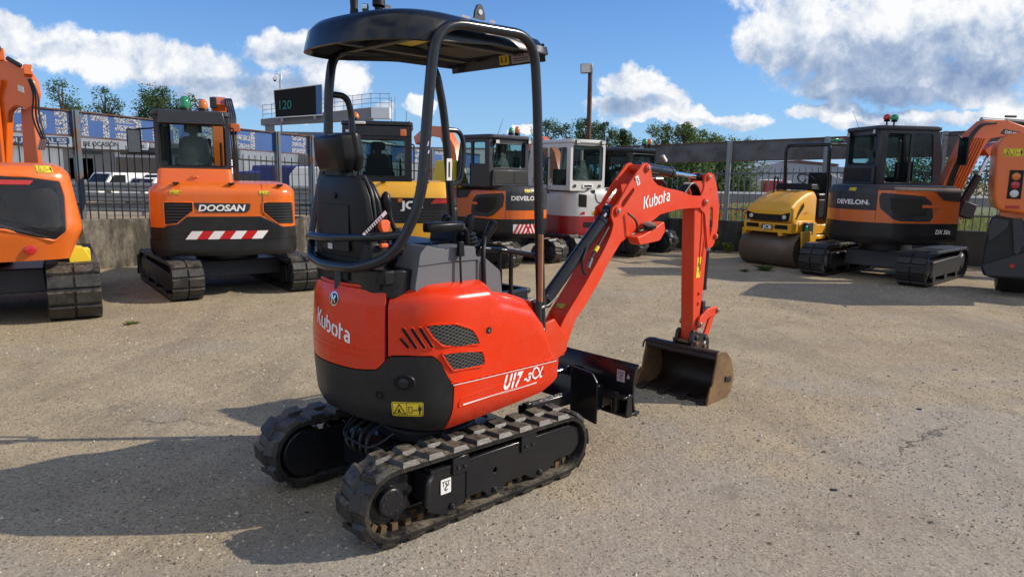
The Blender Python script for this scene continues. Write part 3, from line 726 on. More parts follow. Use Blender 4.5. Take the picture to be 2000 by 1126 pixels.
hr.loft(rings, 'vinyl'); hr.build('headrest', st, .010, 60, 3)
hr = MB(); rings = []
for x, k in ((-.465, .90), (-.445, 1.0), (-.425, .99), (-.405, .90), (-.395, .7)):
    rings.append([Vector((x-(z-1.75)*.10, (.085+y*.132*k), 1.755+(z-1.75)*k)) for y, z in rpoly([(-.80, 1.67), (.80, 1.67), (1.0, 1.74), (.92, 1.85), (-.92, 1.85), (-1.0, 1.74)], .035)])
hr.loft(rings, 'vinyl'); hr.build('headrest_cushion', st, .012, 60, 3)
hr = MB(); hr.bx(-.515, -.455, .0, .13, 1.62, 1.69, 'plastic'); hr.build('headrest_stem', st, .01)
bl = MB(); bl.prism([(-.545, 1.395), (-.53, 1.39), (-.41, 1.485), (-.42, 1.50)], 'y', -.235, -.232, 'stickl')
for k in range(9):
    t = .1+k*.085; x = -.538+.125*t; z = 1.393+.098*t; bl.obx((x, -.236, z), (.004, .002, .014), (0, -.65, 0), 'inky')
bl.build('seat_tether', st)
bl = MB(); bl.loft([[Vector((-.43+a*w, -.235+b*.016, z)) for a, b in ((-1, -1), (1, -1), (1, 1), (-1, 1))] for z, w in ((1.40, .016), (1.42, .024), (1.447, .028), (1.457, .014))], 'hivis')
bl.obx((-.41, -.245, 1.375), (.035, .02, .016), (0, -.3, 0), 'redlens'); bl.obx((-.44, -.25, 1.34), (.04, .02, .02), (0, 0, 0), 'hivis'); bl.build('seat_belt', st, .005)
bl = MB()
for k in range(7): bl.lathe([(.034-.002*k, 0), (.040-.002*k, .008), (.034-.002*k, .016)], (-.34, -.22, 1.29+.018*k), (-.05, 0, 1), 16, 'plastic')
bl.build('lever_boot', kub)
lv = MB(); lv.tube(fil([(-.34, -.21, 1.38), (-.375, -.20, 1.47), (-.37, -.19, 1.53)], .05), [.012]*9, 8, 'plastic')
lv.lathe([(.010, 0), (.020, .03), (.026, .07), (.020, .10), (.006, .115)], (-.385, -.195, 1.47), (-.05, 0, 1), 12, 'vinyl'); lv.build('control_lever', kub)
st2 = MB(); mpx = plane_map((-.537, .085, 1.305), (0, -1, 0), (0, 0, 1), (-1, 0, 0)); ink_poly(st2, mpx, [(0, 0), (.04, 0), (.04, .026), (0, .026)], 'stickw', .001)
for k in range(3): ink_line(st2, mpx, [(.005, .006+.007*k), (.034, .006+.007*k)], .0018, 'inky', .002)
st2.build('label_plate', st)
sb = MB(); sb.bx(-.51, -.40, -.24, .27, 1.14, 1.36, 'plastic', .0, .01); sb.build('seat_suspension', st, .02)
# --- grey console on the right
co = MB()
co.loft([[Vector((x, y, z)) for (x, z) in rpoly([(-.35, 1.09), (-.37, 1.15), (-.34, 1.31), (-.30, 1.345), (-.24, 1.325), (-.20, 1.325), (-.19, 1.315), (-.17, 1.325), (-.01, 1.325), (.0, 1.27), (.03, 1.27), (.06, 1.262), (.16, 1.19), (.18, 1.05), (-.28, 1.05)], .012, 3)] for y in (-.395, -.38, -.20, -.185)], 'gplastic')
cn = co.build('console', kub, .006, 40)
co = MB(); co.tube([(-.345, -.399, 1.255), (-.2, -.401, 1.262), (.0, -.401, 1.262), (.02, -.401, 1.25)], .003, 6, 'gplastic'); co.tube([(.005, -.400, 1.262), (.01, -.401, 1.05)], .003, 6, 'gplastic'); co.build('moulding_line', cn)
co = MB(); co.prism([(-.27, 1.065), (-.06, 1.135), (-.06, 1.125), (-.25, 1.055)], 'y', -.42, -.38, 'plastic'); co.build('console_gasket', cn)
ar = MB(); ar.loft([[Vector((x, -.30+y*w, z)) for (y, z) in ((-1, 1.405), (-.8, 1.395), (.8, 1.395), (1, 1.405), (1, 1.432), (.7, 1.44), (-.7, 1.44), (-1, 1.432))] for x, w in ((-.24, .02), (-.23, .032), (-.04, .034), (-.02, .022))], 'vinyl')
ar.tube(fil([(-.04, -.30, 1.41), (.03, -.28, 1.40), (.05, -.27, 1.30)], .03), .014, 8, 'plastic'); ar.build('armrest', kub, .004, 60)
jv = MB()
for k in range(8): jv.lathe([(.066-.004*k, 0), (.074-.004*k, .009), (.064-.004*k, .018)], (.10-.004*k, -.24, 1.225+.019*k), (-.15, 0, 1), 18, 'plastic')
jv.build('lever_boot', kub)
def knob(x, y, z, tilt, L, nm='joystick'):
    j = MB(); d = Vector((tilt, 0, 1)).normalized(); o = Vector((x, y, z))
    j.lathe([(.010, -.10), (.012, 0), (.019, .02), (.021, L*.5), (.026, L*.8), (.023, L), (.008, L+.012)], o, d, 12, 'vinyl'); return j.build(nm, kub)
knob(.07, -.24, 1.36, .25, .10); knob(.135, -.30, 1.335, .7, .11); knob(.03, -.16, 1.37, -.3, .075); knob(.055, -.10, 1.375, -.15, .08)
jv = MB(); jv.tube(fil([(.045, -.405, 1.10), (.04, -.40, 1.26), (.06, -.38, 1.32), (.10, -.34, 1.36)], .05), .012, 8, 'plastic'); jv.cyl((-.115, -.42, 1.10), (-.12, -.415, 1.29), .006, n=8, mat='plastic'); jv.bx(-.137, -.103, -.43, -.405, 1.285, 1.355, 'vinyl', .003, .003); jv.build('blade_lever', kub, .003)
jv = MB(); jv.bx(.0, .075, -.22, .0, 1.28, 1.42, 'plastic', .015, .01); jv.build('lever_tower', kub, .012)
# --- rollover frame
RT = .0245
def tubep(name, pts, r, rd, parent=kub, mat='rops'):
    mb = MB(); mb.tube(fil(pts, rd, 8), r, 14, mat); return mb.build(name, parent, smooth=60)
fr = empty('rollover_frame', kub)
tubep('side_hoop', [(.425, -.45, .70), (.38, -.45, 1.40), (.345, -.45, 2.05), (.31, -.45, 2.345), (-.29, -.45, 2.33), (-.335, -.45, 2.0), (-.375, -.45, 1.54), (-.47, -.37, 1.30), (-.555, -.20, 1.235), (-.565, .10, 1.225), (-.53, .27, 1.245), (-.485, .335, 1.34), (-.42, .385, 1.52), (-.335, .42, 1.78), (-.325, .42, 2.10), (-.29, .42, 2.30), (.36, .42, 2.33), (.44, .42, 2.05), (.50, .42, 1.45), (.53, .42, .78)], RT, [.16, .3, .14, .16, .2, .25, .2, .15, .12, .1, .08, .1, .15, .2, .12, .13, .13, .2, .3], fr)
tubep('crossbar', [(-.42, -.415, 1.405), (-.50, -.30, 1.385), (-.545, .1, 1.355), (-.54, .27, 1.355), (-.50, .33, 1.32)], .02, .05, fr)
tubep('frame_brace', [(-.54, -.02, 1.23), (-.55, -.03, 1.10)], .022, .01, fr)
tubep('hose_conduit', [(.355, -.475, .70), (.355, -.475, 1.02)], .024, .01, fr)
tubep('grab_handle', [(-.31, .42, 2.07), (-.22, .42, 2.07), (-.19, .42, 1.98), (-.20, .40, 1.55)], .017, .07, fr)
tubep('grab_handle', [(.47, .42, 1.93), (.565, .42, 1.93), (.60, .42, 1.84), (.58, .42, 1.63), (.49, .42, 1.60)], .015, .06, fr)
wd = MB(); wd.cyl((.365, -.485, 1.02), (.358, -.485, 1.37), .014, n=10, mat='wood'); wd.build('wooden_tool_handle', kub)
wd = MB()
for z in (.86, .985): wd.cyl((.415-(z-.7)*.06, -.452, z), (.413-(z-.7)*.06, -.452, z+.008), RT+.0015, n=14, mat='stickw')
wd.build('cable_tie', fr)
wd = MB(); wd.loft([[Vector((-.045+x*k, -.45+y*.006, z)) for x, y in ((-1, -1), (1, -1), (1, 1), (-1, 1))] for z, k in ((2.37, .032), (2.40, .028), (2.43, .014), (2.435, .006))], 'dgrey'); wd.cyl((-.045, -.46, 2.40), (-.045, -.44, 2.40), .012, n=12, mat='clear'); wd.build('lifting_eye', fr)
sc_ = MB()
for (x, z, w, h) in ((-.13, 2.367, .05, .010), (.03, 2.371, .035, .010), (-.355, 1.80, .005, .022), (-.352, 1.765, .006, .016)):
    sc_.obx((x, -.4735 if z < 2 else -.456, z), (w, .003, h), (.2 if z > 2 else 0, .3 if z < 2 else .05, 0), 'stickl')
# left post sticker
sc_.build('paint_scuff', fr); sc_ = MB(); mpx = plane_map((.46, .389, 1.63), (1, 0, .04), (0, 0, 1), (-.5, -1, 0)); ink_poly(sc_, mpx, [(-.022, 0), (.018, 0), (.018, .13), (-.022, .13)], 'stickw', .002); ink_line(sc_, mpx, [(-.002, .02), (-.002, .11)], .012, 'dgrey', .004); sc_.build('label_plate', fr)
# front rail on the deck
tubep('front_rail', [(.10, -.30, 1.30), (.30, -.30, 1.275), (.44, -.42, 1.245)], .013, .03)
mb = MB(); mb.cyl((.245, -.30, 1.27), (.25, -.30, 1.02), .0115, n=8, mat='rops'); mb.cyl((.315, -.31, 1.26), (.32, -.31, 1.02), .0115, n=8, mat='rops'); mb.build('rail_upright', kub)
# --- canopy roof
rf = MB(); out = rpoly([(.49, -.39), (.515, 0), (.49, .40), (.20, .415), (-.28, .44), (-.475, .405), (-.545, .22), (-.545, 0), (-.50, -.22), (-.40, -.36), (-.26, -.41), (.20, -.40)], [.04, .05, .04, .2, .25, .15, .2, .2, .2, .15, .2, .2], 5)
lip = lambda x: 2.285 if x > .1 else (2.285-.035*min(1, (.1-x)/.4))
def ring(k, dz, fix=None): return [Vector((x*k-(.01 if x < 0 else 0)*(1-k), y*k, (fix if fix else lip(x))+dz)) for x, y in out]
topz = lambda x: 2.39 if x < .0 else 2.39-.05*x
def rtop(k, d): return [Vector((x*k, y*k, topz(x)-d)) for x, y in out]
rf.loft([rtop(.02, -.022), rtop(.5, -.02), rtop(.80, -.008), rtop(.92, .012), rtop(.975, .045), ring(1.0, .035), ring(1.012, .0), ring(.99, -.004), ring(.955, .015)], 'blackp', caps=False)
rf.loft([ring(.955, .015), ring(.90, .035, 2.285), rtop(.75, .06), rtop(.02, .06)], 'plastic', caps=False)
roof = rf.build('canopy_roof', kub, 0, 50)
rf = MB()
for y in (-.2, .2): rf.bx(-.42, .42, y-.02, y+.02, 2.29, 2.325, 'dgrey')
rf.bx(-.25, -.21, -.38, .38, 2.285, 2.315, 'dgrey'); rf.build('roof_rib', roof, .005)
# underside stickers
u_ = MB(); zz = 2.288
ink_poly(u_, plane_map((-.20, .0, 2.327), (1, 0, 0), (0, -1, 0), (0, 0, -1)), [(0, -.17), (.30, -.17), (.30, .10), (0, .10)], 'sticky', 0)
ink_poly(u_, plane_map((.10, -.10, 2.327), (1, 0, 0), (0, -1, 0), (0, 0, -1)), [(0, 0), (.12, 0), (.12, .07), (0, .07)], 'sticky', 0)
u_.build('warning_sticker', roof)
u_ = MB(); u_.prism([(.478, 2.252), (.485, 2.252), (.47, 2.34), (.463, 2.34)], 'y', -.37, .39, 'blackp'); fv = u_.build('front_valance', roof, .003)
mpf = plane_map((.4760, -.03, 2.262), (0, -1, 0), (-.14, 0, 1), (-1, 0, -.14))
u_ = MB(); ink_poly(u_, mpf, [(0, 0), (.075, .0), (.075, .05), (0, .05)], 'sticky', .002)
for xx in (.02, .052): ink_poly(u_, mpf, circ(xx, .038, .004, 8), 'inky', .004); ink_poly(u_, mpf, [(xx-.006, .012), (xx+.006, .012), (xx+.003, .033), (xx-.003, .033)], 'inky', .0045)
u_.build('warning_sticker', roof)
u_ = MB(); ink_poly(u_, mpf, [(.095, 0), (.24, 0), (.24, .056), (.095, .056)], 'stickl', .002); ink_text(u_, lambda x, y, l=0: mpf(x, y, l), 'WHITE', .016, 'inky', .004, .112, .034, bold=.03, fit=.08)
for k in range(2): ink_line(u_, mpf, [(.108, .012+.012*k), (.22, .012+.012*k)], .004, 'dgrey', .004)
u_.build('white_label', roof)
# beacon mounts on the roof
b_ = MB(); b_.lathe([(.045, 0), (.05, .008), (.022, .014), (.018, .05), (.02, .09), (.024, .14)], (-.36, .10, 2.40), (0, .04, 1), 16, 'plastic'); b_.lathe([(.02, -.012), (.02, .012)], (-.33, .05, 2.445), (1, -1, 0), 14, 'chrome'); b_.build('beacon_stem', kub)
b_ = MB(); b_.lathe([(.03, 0), (.034, .02), (.02, .03), (.02, .07), (.032, .08), (.03, .12)], (-.235, .08, 2.395), (0, 0, 1), 14, 'plastic'); b_.lathe([(.022, -.015), (.022, .015)], (-.20, .06, 2.46), (1, -.4, 0), 10, 'steel'); b_.build('beacon_stem', kub)
# --- boom swing post
sp = MB()
for z0, z1 in ((.50, .56), (.66, .72)): sp.prism(rpoly([(.44, -.16), (.72, -.09), (.88, -.10), (.93, 0), (.88, .10), (.72, .09), (.44, .16)], .05), 'z', z0, z1, 'redarm')
sp.cyl((.80, 0, .46), (.80, 0, .78), .055, n=20, mat='redarm'); sp.prism([(.76, .56), (.90, .52), (1.02, .58), (1.02, .66), (.90, .80), (.80, .78)], 'y', -.10, -.078, 'redarm'); sp.prism([(.76, .56), (.90, .52), (1.02, .58), (1.02, .66), (.90, .80), (.80, .78)], 'y', .078, .10, 'redarm')
sp.bx(.36, .60, -.20, .20, .46, .72, 'blackp'); sp.build('swing_post', kub, .006)
hs = MB()
for k in range(6):
    y = -.05+.02*k; hs.tube(fil([(.55, y, .78), (.72, y*1.3, .96), (.86, y, .86), (.97, y*.8, .92)], .1), .009, 8, 'hose')
hs.build('boom_hoses', kub)
# --- boom
BY = .075
bo = MB()
outl = [(.93, .55), (1.02, .545), (1.12, .76), (1.21, .84), (1.34, .98), (1.44, 1.11), (1.56, 1.235), (1.69, 1.29), (1.93, 1.375), (2.0, 1.41), (2.21, 1.44), (2.36, 1.445), (2.56, 1.445), (2.615, 1.475), (2.60, 1.515), (2.54, 1.535), (2.38, 1.54), (2.26, 1.57), (2.06, 1.595), (1.95, 1.615), (1.885, 1.655), (1.86, 1.735), (1.815, 1.768), (1.765, 1.755), (1.62, 1.62), (1.51, 1.49), (1.455, 1.465), (1.445, 1.41), (1.475, 1.36), (1.45, 1.29), (1.39, 1.20), (1.21, .99), (1.03, .80), (.98, .73), (.91, .63)]
gap = [(1.885, 1.655), (1.86, 1.735), (1.815, 1.768), (1.765, 1.755), (1.62, 1.62), (1.51, 1.49), (1.455, 1.465), (1.445, 1.41), (1.475, 1.36)]
slot = rpoly([(1.545, 1.475), (1.57, 1.465), (1.685, 1.575), (1.675, 1.60), (1.65, 1.585), (1.555, 1.505)], .008)
for y0, y1 in ((-BY, -BY+.014), (BY-.014, BY)): bo.prism(rpoly(outl, .012, 2), 'y', y0, y1, 'redarm', [slot, circ(1.685, 1.655, .012, 14), circ(.985, .62, .016, 12)])
web = [(1.03, .60), (1.13, .785), (1.22, .86), (1.35, 1.0), (1.45, 1.13), (1.57, 1.25), (1.69, 1.305), (1.93, 1.39), (2.0, 1.425), (2.21, 1.455), (2.50, 1.458), (2.52, 1.52), (2.38, 1.53), (2.26, 1.56), (2.06, 1.585), (1.93, 1.605), (1.80, 1.59), (1.66, 1.50), (1.52, 1.33), (1.38, 1.18), (1.20, .985), (1.04, .80)]
bo.prism(web, 'y', -BY+.016, BY-.016, 'redarm')
boom = bo.build('boom', kub, .004)
for (x, z, r) in ((1.505, 1.445, .030), (1.815, 1.73, .026), (2.575, 1.49, .028)):
    bp = MB(); bp.cyl((x, -BY-.016, z), (x, BY+.016, z), r, n=20, mat='redarm'); bp.cyl((x, -BY-.024, z), (x, BY+.024, z), r*.55, n=6, mat='steel')
    bp.build('pivot_pin', boom, .003)
l_ = MB(); mpb = lambda x, y, l=0: Vector((1.80+x*.985, -BY-.001-l, 1.452+y+x*.17))
kub_logo(l_, mpb, 0, 0, .085, 'letter'); l_.build('lettering', boom)
l_ = MB(); mpb = plane_map((1.655, -BY-.001, 1.615), (.75, 0, .35), (-.35, 0, .75), (0, -1, 0)); ink_poly(l_, mpb, [(.05, -.03), (.085, -.03), (.085, .035), (.05, .035)], 'stickw', .001); ink_line(l_, mpb, [(.077, .015), (.062, .018), (.06, .006), (.074, -.002), (.072, -.016), (.058, -.015)], .006, 'inky', .002); l_.build('lifting_point_sticker', boom)
warn = warn_sticker(boom, plane_map((1.060, .05, .832), (0, -1, 0), (.58, 0, .6), (-.6, 0, .58)), .075, .036)
# work lamp in its guard box under the boom
wl = MB(); wl.prism(rpoly([(1.62, 1.27), (1.70, 1.285), (1.86, 1.34), (1.93, 1.37), (1.95, 1.30), (1.89, 1.235), (1.66, 1.215)], .02), 'y', -BY-.085, -BY-.001, 'redarm'); wl.build('lamp_guard', boom, .006)
wl = MB(); wl.lathe([(.035, 0), (.05, .012), (.045, .03), (.0, .034)], (1.80, -BY-.05, 1.325), (-.2, -.3, 1), 16, 'blackp'); wl.tube(fil([(1.60, -BY-.02, 1.43), (1.66, -BY-.05, 1.38), (1.67, -BY-.05, 1.30), (1.76, -BY-.05, 1.32)], .04), .008, 8, 'hose'); wl.build('work_lamp', boom)
# boom cylinder on the operator side
def ram(name, a, b, frac, r, rr, parent=kub, mat='blackp'):
    a = Vector(a); b = Vector(b); c = a+(b-a)*frac; mb = MB(); d = (b-a).normalized()
    mb.lathe([(r*.8, 0), (r, .006), (r, (c-a).length-.03), (r*1.1, (c-a).length-.03), (r*1.1, (c-a).length)], a, d, 20, mat); o = mb.build(name, parent)
    m2 = MB(); m2.cyl(c, b-d*.01, rr, n=16, mat='chrome'); m2.build('piston_rod', o)
    m3 = MB(); n = Vector((0, 1, 0)); m3.cyl(b-n*.03, b+n*.03, rr*1.9, n=16, mat=mat); m3.cyl(a-n*.03, a+n*.03, rr*1.9, n=16, mat=mat); m3.build('cylinder_eye', o, .002)
    return o
rc = ram('boom_cylinder', (.90, -.01, .90), (1.50, -.01, 1.44), .90, .041, .022)
hp = MB(); hp.tube(fil([(1.44, -.06, 1.34), (1.30, -.075, 1.20), (1.235, -.08, 1.13)], .02), .008, 8, 'hose'); hp.tube(fil([(1.235, -.055, 1.215), (1.185, -.06, 1.14), (1.19, -.06, 1.075), (1.215, -.065, 1.05)], .03), .009, 8, 'hose'); hp.cyl((1.29, -.077, 1.19), (1.32, -.076, 1.22), .013, n=10, mat='sticky'); hp.cyl((1.225, -.08, 1.09), (1.255, -.08, 1.15), .012, n=8, mat='steel'); hp.build('cylinder_hose', rc)
# arm cylinder on top
ac = ram('arm_cylinder', (1.83, 0, 1.735), (2.58, 0, 1.675), .52, .038, .016)
for ch_ in ac.children: pass
hp = MB()
for k in range(4): hp.tube(fil([(1.90, -.03+.02*k, 1.66), (2.04, -.03+.02*k, 1.66), (2.12, -.03+.02*k, 1.62)], .03), .008, 8, 'hose')
hp.cyl((1.97, -.035, 1.66), (2.06, -.035, 1.66), .011, n=8, mat='steel')
for k in range(4): hp.tube(fil([(2.36, -.03+.02*k, 1.56), (2.46, -.03+.02*k, 1.64), (2.54, -.03+.02*k, 1.60), (2.64, -.03+.02*k, 1.42)], .06), .009, 8, 'hose')
hp.build('arm_hoses', boom)
# --- arm (dipper)
AY = .055
am = MB(); a_out = [(2.47, 1.45), (2.50, 1.0), (2.535, .57), (2.54, .41), (2.625, .385), (2.635, .62), (2.665, .82), (2.68, 1.12), (2.67, 1.31), (2.66, 1.44)]
am.prism(a_out, 'y', -AY, AY, 'redarm'); arm = am.build('arm', kub, .008)
am = MB(); head = [(2.665, 1.13), (2.72, 1.13), (2.755, 1.15), (2.80, 1.28), (2.80, 1.44), (2.77, 1.55), (2.73, 1.64), (2.69, 1.70), (2.65, 1.71), (2.60, 1.705), (2.565, 1.67), (2.57, 1.60), (2.53, 1.54), (2.52, 1.44), (2.60, 1.40)]
hole = rpoly([(2.67, 1.46), (2.71, 1.44), (2.72, 1.30), (2.69, 1.20), (2.675, 1.30)], .015)
for y0, y1 in ((-AY-.014, -AY-.001), (AY+.001, AY+.014)): am.prism(rpoly(head, .02, 3), 'y', y0, y1, 'redarm', [hole, circ(2.66, 1.585, .008, 8)])
am.build('arm_head_plate', arm, .003)
for (x, z, r) in ((2.615, 1.675, .024), (2.765, 1.22, .020)): am = MB(); am.cyl((x, -AY-.03, z), (x, AY+.03, z), r, n=18, mat='redarm'); am.cyl((x, -AY-.036, z), (x, AY+.036, z), r*.55, n=6, mat='steel'); am.build('pivot_pin', arm, .002)
am = MB(); am.tube([(x, -AY-.002, z) for x, z in rpoly([(2.575, 1.42), (2.63, 1.40), (2.635, 1.20), (2.60, .95), (2.575, 1.0), (2.585, 1.25)], .025)], .006, 6, 'redarm', closed=True); am.build('cast_rib', arm)
w_ = MB(); mpa = plane_map((2.545, -AY-.001, .905), (1, 0, 0), (0, 0, 1), (0, -1, 0)); ink_poly(w_, mpa, [(0, 0), (.055, 0), (.06, .16), (.005, .16)], 'sticky', .001)
ink_line(w_, mpa, [(.012, .09), (.05, .09), (.031, .135)], .005, 'inky', .002, True); ink_line(w_, mpa, [(.02, .05), (.045, .05), (.045, .025), (.045, .02)], .006, 'inky', .002); w_.build('warning_sticker', arm)
w_ = MB()
for z in (.78, .70): w_.cyl((2.60, -AY-.012, z), (2.60, -AY, z), .012, n=12, mat='redarm')
w_.build('grease_boss', arm, .003)
bc = ram('bucket_cylinder', (2.765, 0, 1.225), (2.735, 0, .60), .70, .028, .014)
m3 = MB(); m3.cyl((2.765, 0, 1.28), (2.76, 0, 1.10), .034, n=16, mat='steel'); m3.bx(2.715, 2.755, -.028, .028, .60, .70, 'darksteel'); m3.build('cylinder_clevis', bc, .004)
lk = MB()
for s_ in (-1, 1):
    y0, y1 = sorted((s_*(AY+.012), s_*(AY+.030))); lk.prism(rpoly([(2.57, .52), (2.59, .59), (2.70, .645), (2.84, .655), (2.875, .615), (2.84, .585), (2.72, .575), (2.62, .50)], .015), 'y', y0, y1, 'redarm')
    lk.prism(rpoly([(2.81, .64), (2.86, .60), (2.75, .40), (2.70, .38), (2.69, .42)], .015), 'y', *sorted((s_*(AY-.01), s_*(AY+.010))), 'redarm')
for x, z in ((2.60, .535), (2.845, .62)): lk.cyl((x, -AY-.045, z), (x, AY+.045, z), .017, n=16, mat='steel')
lk.build('bucket_link', kub, .004)
# quick hitch
qh = MB()
for s_ in (-1, 1):
    y0, y1 = sorted((s_*.05, s_*.078)); qh.prism(rpoly([(2.50, .46), (2.53, .50), (2.60, .47), (2.72, .44), (2.76, .40), (2.765, .30), (2.74, .27), (2.68, .275), (2.62, .31), (2.53, .34), (2.49, .38)], .02), 'y', y0, y1, 'blackp')
qh.bx(2.52, 2.74, -.05, .05, .30, .37, 'blackp'); qh.cyl((2.57, -.09, .43), (2.57, .09, .43), .02, n=16, mat='darksteel'); qh.cyl((2.70, -.09, .41), (2.70, .09, .41), .02, n=16, mat='darksteel')
hit = qh.build('quick_hitch', kub, .006); w_ = MB(); w_.obx((2.685, -.080, .37), (.022, .003, .045), (0, .5, 0), 'stickw'); w_.build('label_plate', hit)
# --- bucket
bu = empty('bucket', kub)
prof = [(2.425, .335), (2.44, .375), (2.47, .385), (2.55, .37), (2.625, .31), (2.67, .22), (2.68, .13), (2.655, .055), (2.60, .012), (2.52, .004), (2.42, .004), (2.325, .010)]
inn = [(x-(.016 if x > 2.5 else 0)+(.004 if x < 2.45 else 0), z+(.012 if z < .1 else -.014)) for x, z in prof]
mb = MB(); BL, BRr = .30, -.345
mb.loft([[Vector((x, y, z)) for x, z in prof+inn[::-1]] for y in (BRr+.01, BL-.01)], 'bucketin'); sh_ = mb.build('bucket_shell', bu, .003)
sidep = [(2.43, .375), (2.47, .387), (2.56, .372), (2.635, .31), (2.68, .22), (2.69, .13), (2.662, .048), (2.60, .005), (2.45, .0), (2.34, -.002), (2.315, .012), (2.35, .10), (2.385, .13), (2.40, .22), (2.425, .31)]
for y0, y1 in ((BRr-.004, BRr+.010), (BL-.010, BL+.004)):
    mb = MB(); mb.prism(sidep, 'y', y0, y1, 'bucket'); mb.build('side_plate', bu, .003)
mb = MB()
for y in (BRr-.012, BL+.001): mb.prism([(2.31, -.002), (2.36, -.002), (2.42, .12), (2.39, .15), (2.345, .13)], 'y', y, y+.011, 'bucket')
mb.build('side_cutter', bu, .002)
mb = MB(); mb.obx((2.60, BRr-.008, .155), (.085, .010, .04), (0, .15, 0), 'bucketin'); mb.obx((2.60, BRr-.0135, .155), (.07, .003, .026), (0, .15, 0), 'darksteel'); mb.build('maker_plate', bu, .002)
for y in (-.30, -.13, .05, .245):
    mb = MB(); mb.loft([[Vector((x, y+a*w, z+b*t)) for a, b in ((-1, -1), (1, -1), (1, 1), (-1, 1))] for x, z, w, t in ((2.40, .022, .032, .02), (2.33, .018, .030, .018), (2.285, .008, .024, .007))], 'bucketin'); mb.build('tooth', bu, .003)
mb = MB()
for y in (-.10, .06): mb.prism([(2.46, .37), (2.50, .42), (2.66, .38), (2.66, .28)], 'y', y, y+.02, 'bucketin')
mb.cyl((2.52, -.12, .40), (2.52, .10, .40), .016, n=14, mat='bucket'); mb.cyl((2.64, -.12, .36), (2.64, .10, .36), .016, n=14, mat='bucket'); mb.build('bucket_ear', bu, .003)
mb = MB(); mb.tube([(2.435, BRr, .372), (2.435, BL, .372)], .013, 10, 'bucketin'); mb.tube(fil([(2.435, BL, .372), (2.42, BL+.01, .36), (2.405, BL+.01, .31)], .01), .008, 6, 'bucketin'); mb.build('top_lip', bu)
# --- dozer blade
bd = empty('dozer_blade', kub)
mb = MB(); pr = [(1.235, .20), (1.205, .25), (1.188, .33), (1.188, .42), (1.205, .50), (1.235, .535), (1.245, .53), (1.222, .49), (1.205, .42), (1.205, .33), (1.222, .25), (1.25, .205)]
mb.prism(pr, 'y', -.50, .50, 'blackp'); blp = mb.build('blade_plate', bd, .003)
mb = MB(); mb.bx(1.13, 1.262, -.505, -.30, .215, .235, 'blackp'); mb.bx(1.12, 1.19, -.505, -.497, .23, .36, 'blackp', .02); mb.bx(1.10, 1.20, -.50, -.16, .335, .35, 'blackp'); mb.cyl((1.15, -.40, .22), (1.15, -.40, .36), .028, n=16, mat='blackp'); mb.build('blade_bracket', bd, .004); mb = MB(); mb.bx(1.10, 1.19, .16, .50, .335, .35, 'blackp'); mb.build('blade_bracket', bd, .004)
mb = MB(); mb.prism(rpoly([(-.345, .155), (-.345, .42), (-.30, .475), (-.13, .49), (-.13, .19)], .01), 'x', 1.03, 1.045, 'blackp'); mb.bx(1.045, 1.10, -.34, -.32, .24, .40, 'blackp'); mb.build('folded_blade_wing', bd, .004)
mb = MB()
for s_ in (-1, 1): mb.obx((.86, s_*.17, .30), (.62, .05, .075), (0, 0, 0), 'blackp'); mb.bx(.55, .60, s_*.20-.02, s_*.20+.02, .22, .36, 'blackp')
mb.bx(1.06, 1.20, -.2, .2, .24, .40, 'blackp', .04, .02); mb.build('blade_arm', bd, .006)
ram('blade_cylinder', (.42, 0, .40), (1.12, 0, .42), .62, .035, .016, kub)
lift_sticker(bd, plane_map((1.186, -.375, .415), (0, -1, 0), (0, 0, 1), (-1, 0, 0)), .062, .075, 'stickl')
mb = MB(); ink_poly(mb, plane_map((1.20, -.462, .46), (0, -1, 0), (0, 0, 1), (-1, 0, 0)), rpoly([(-.014, -.014), (.014, -.014), (.0, .018)], .004), 'stickl', .0135); mb.build('shackle_hole', bd)
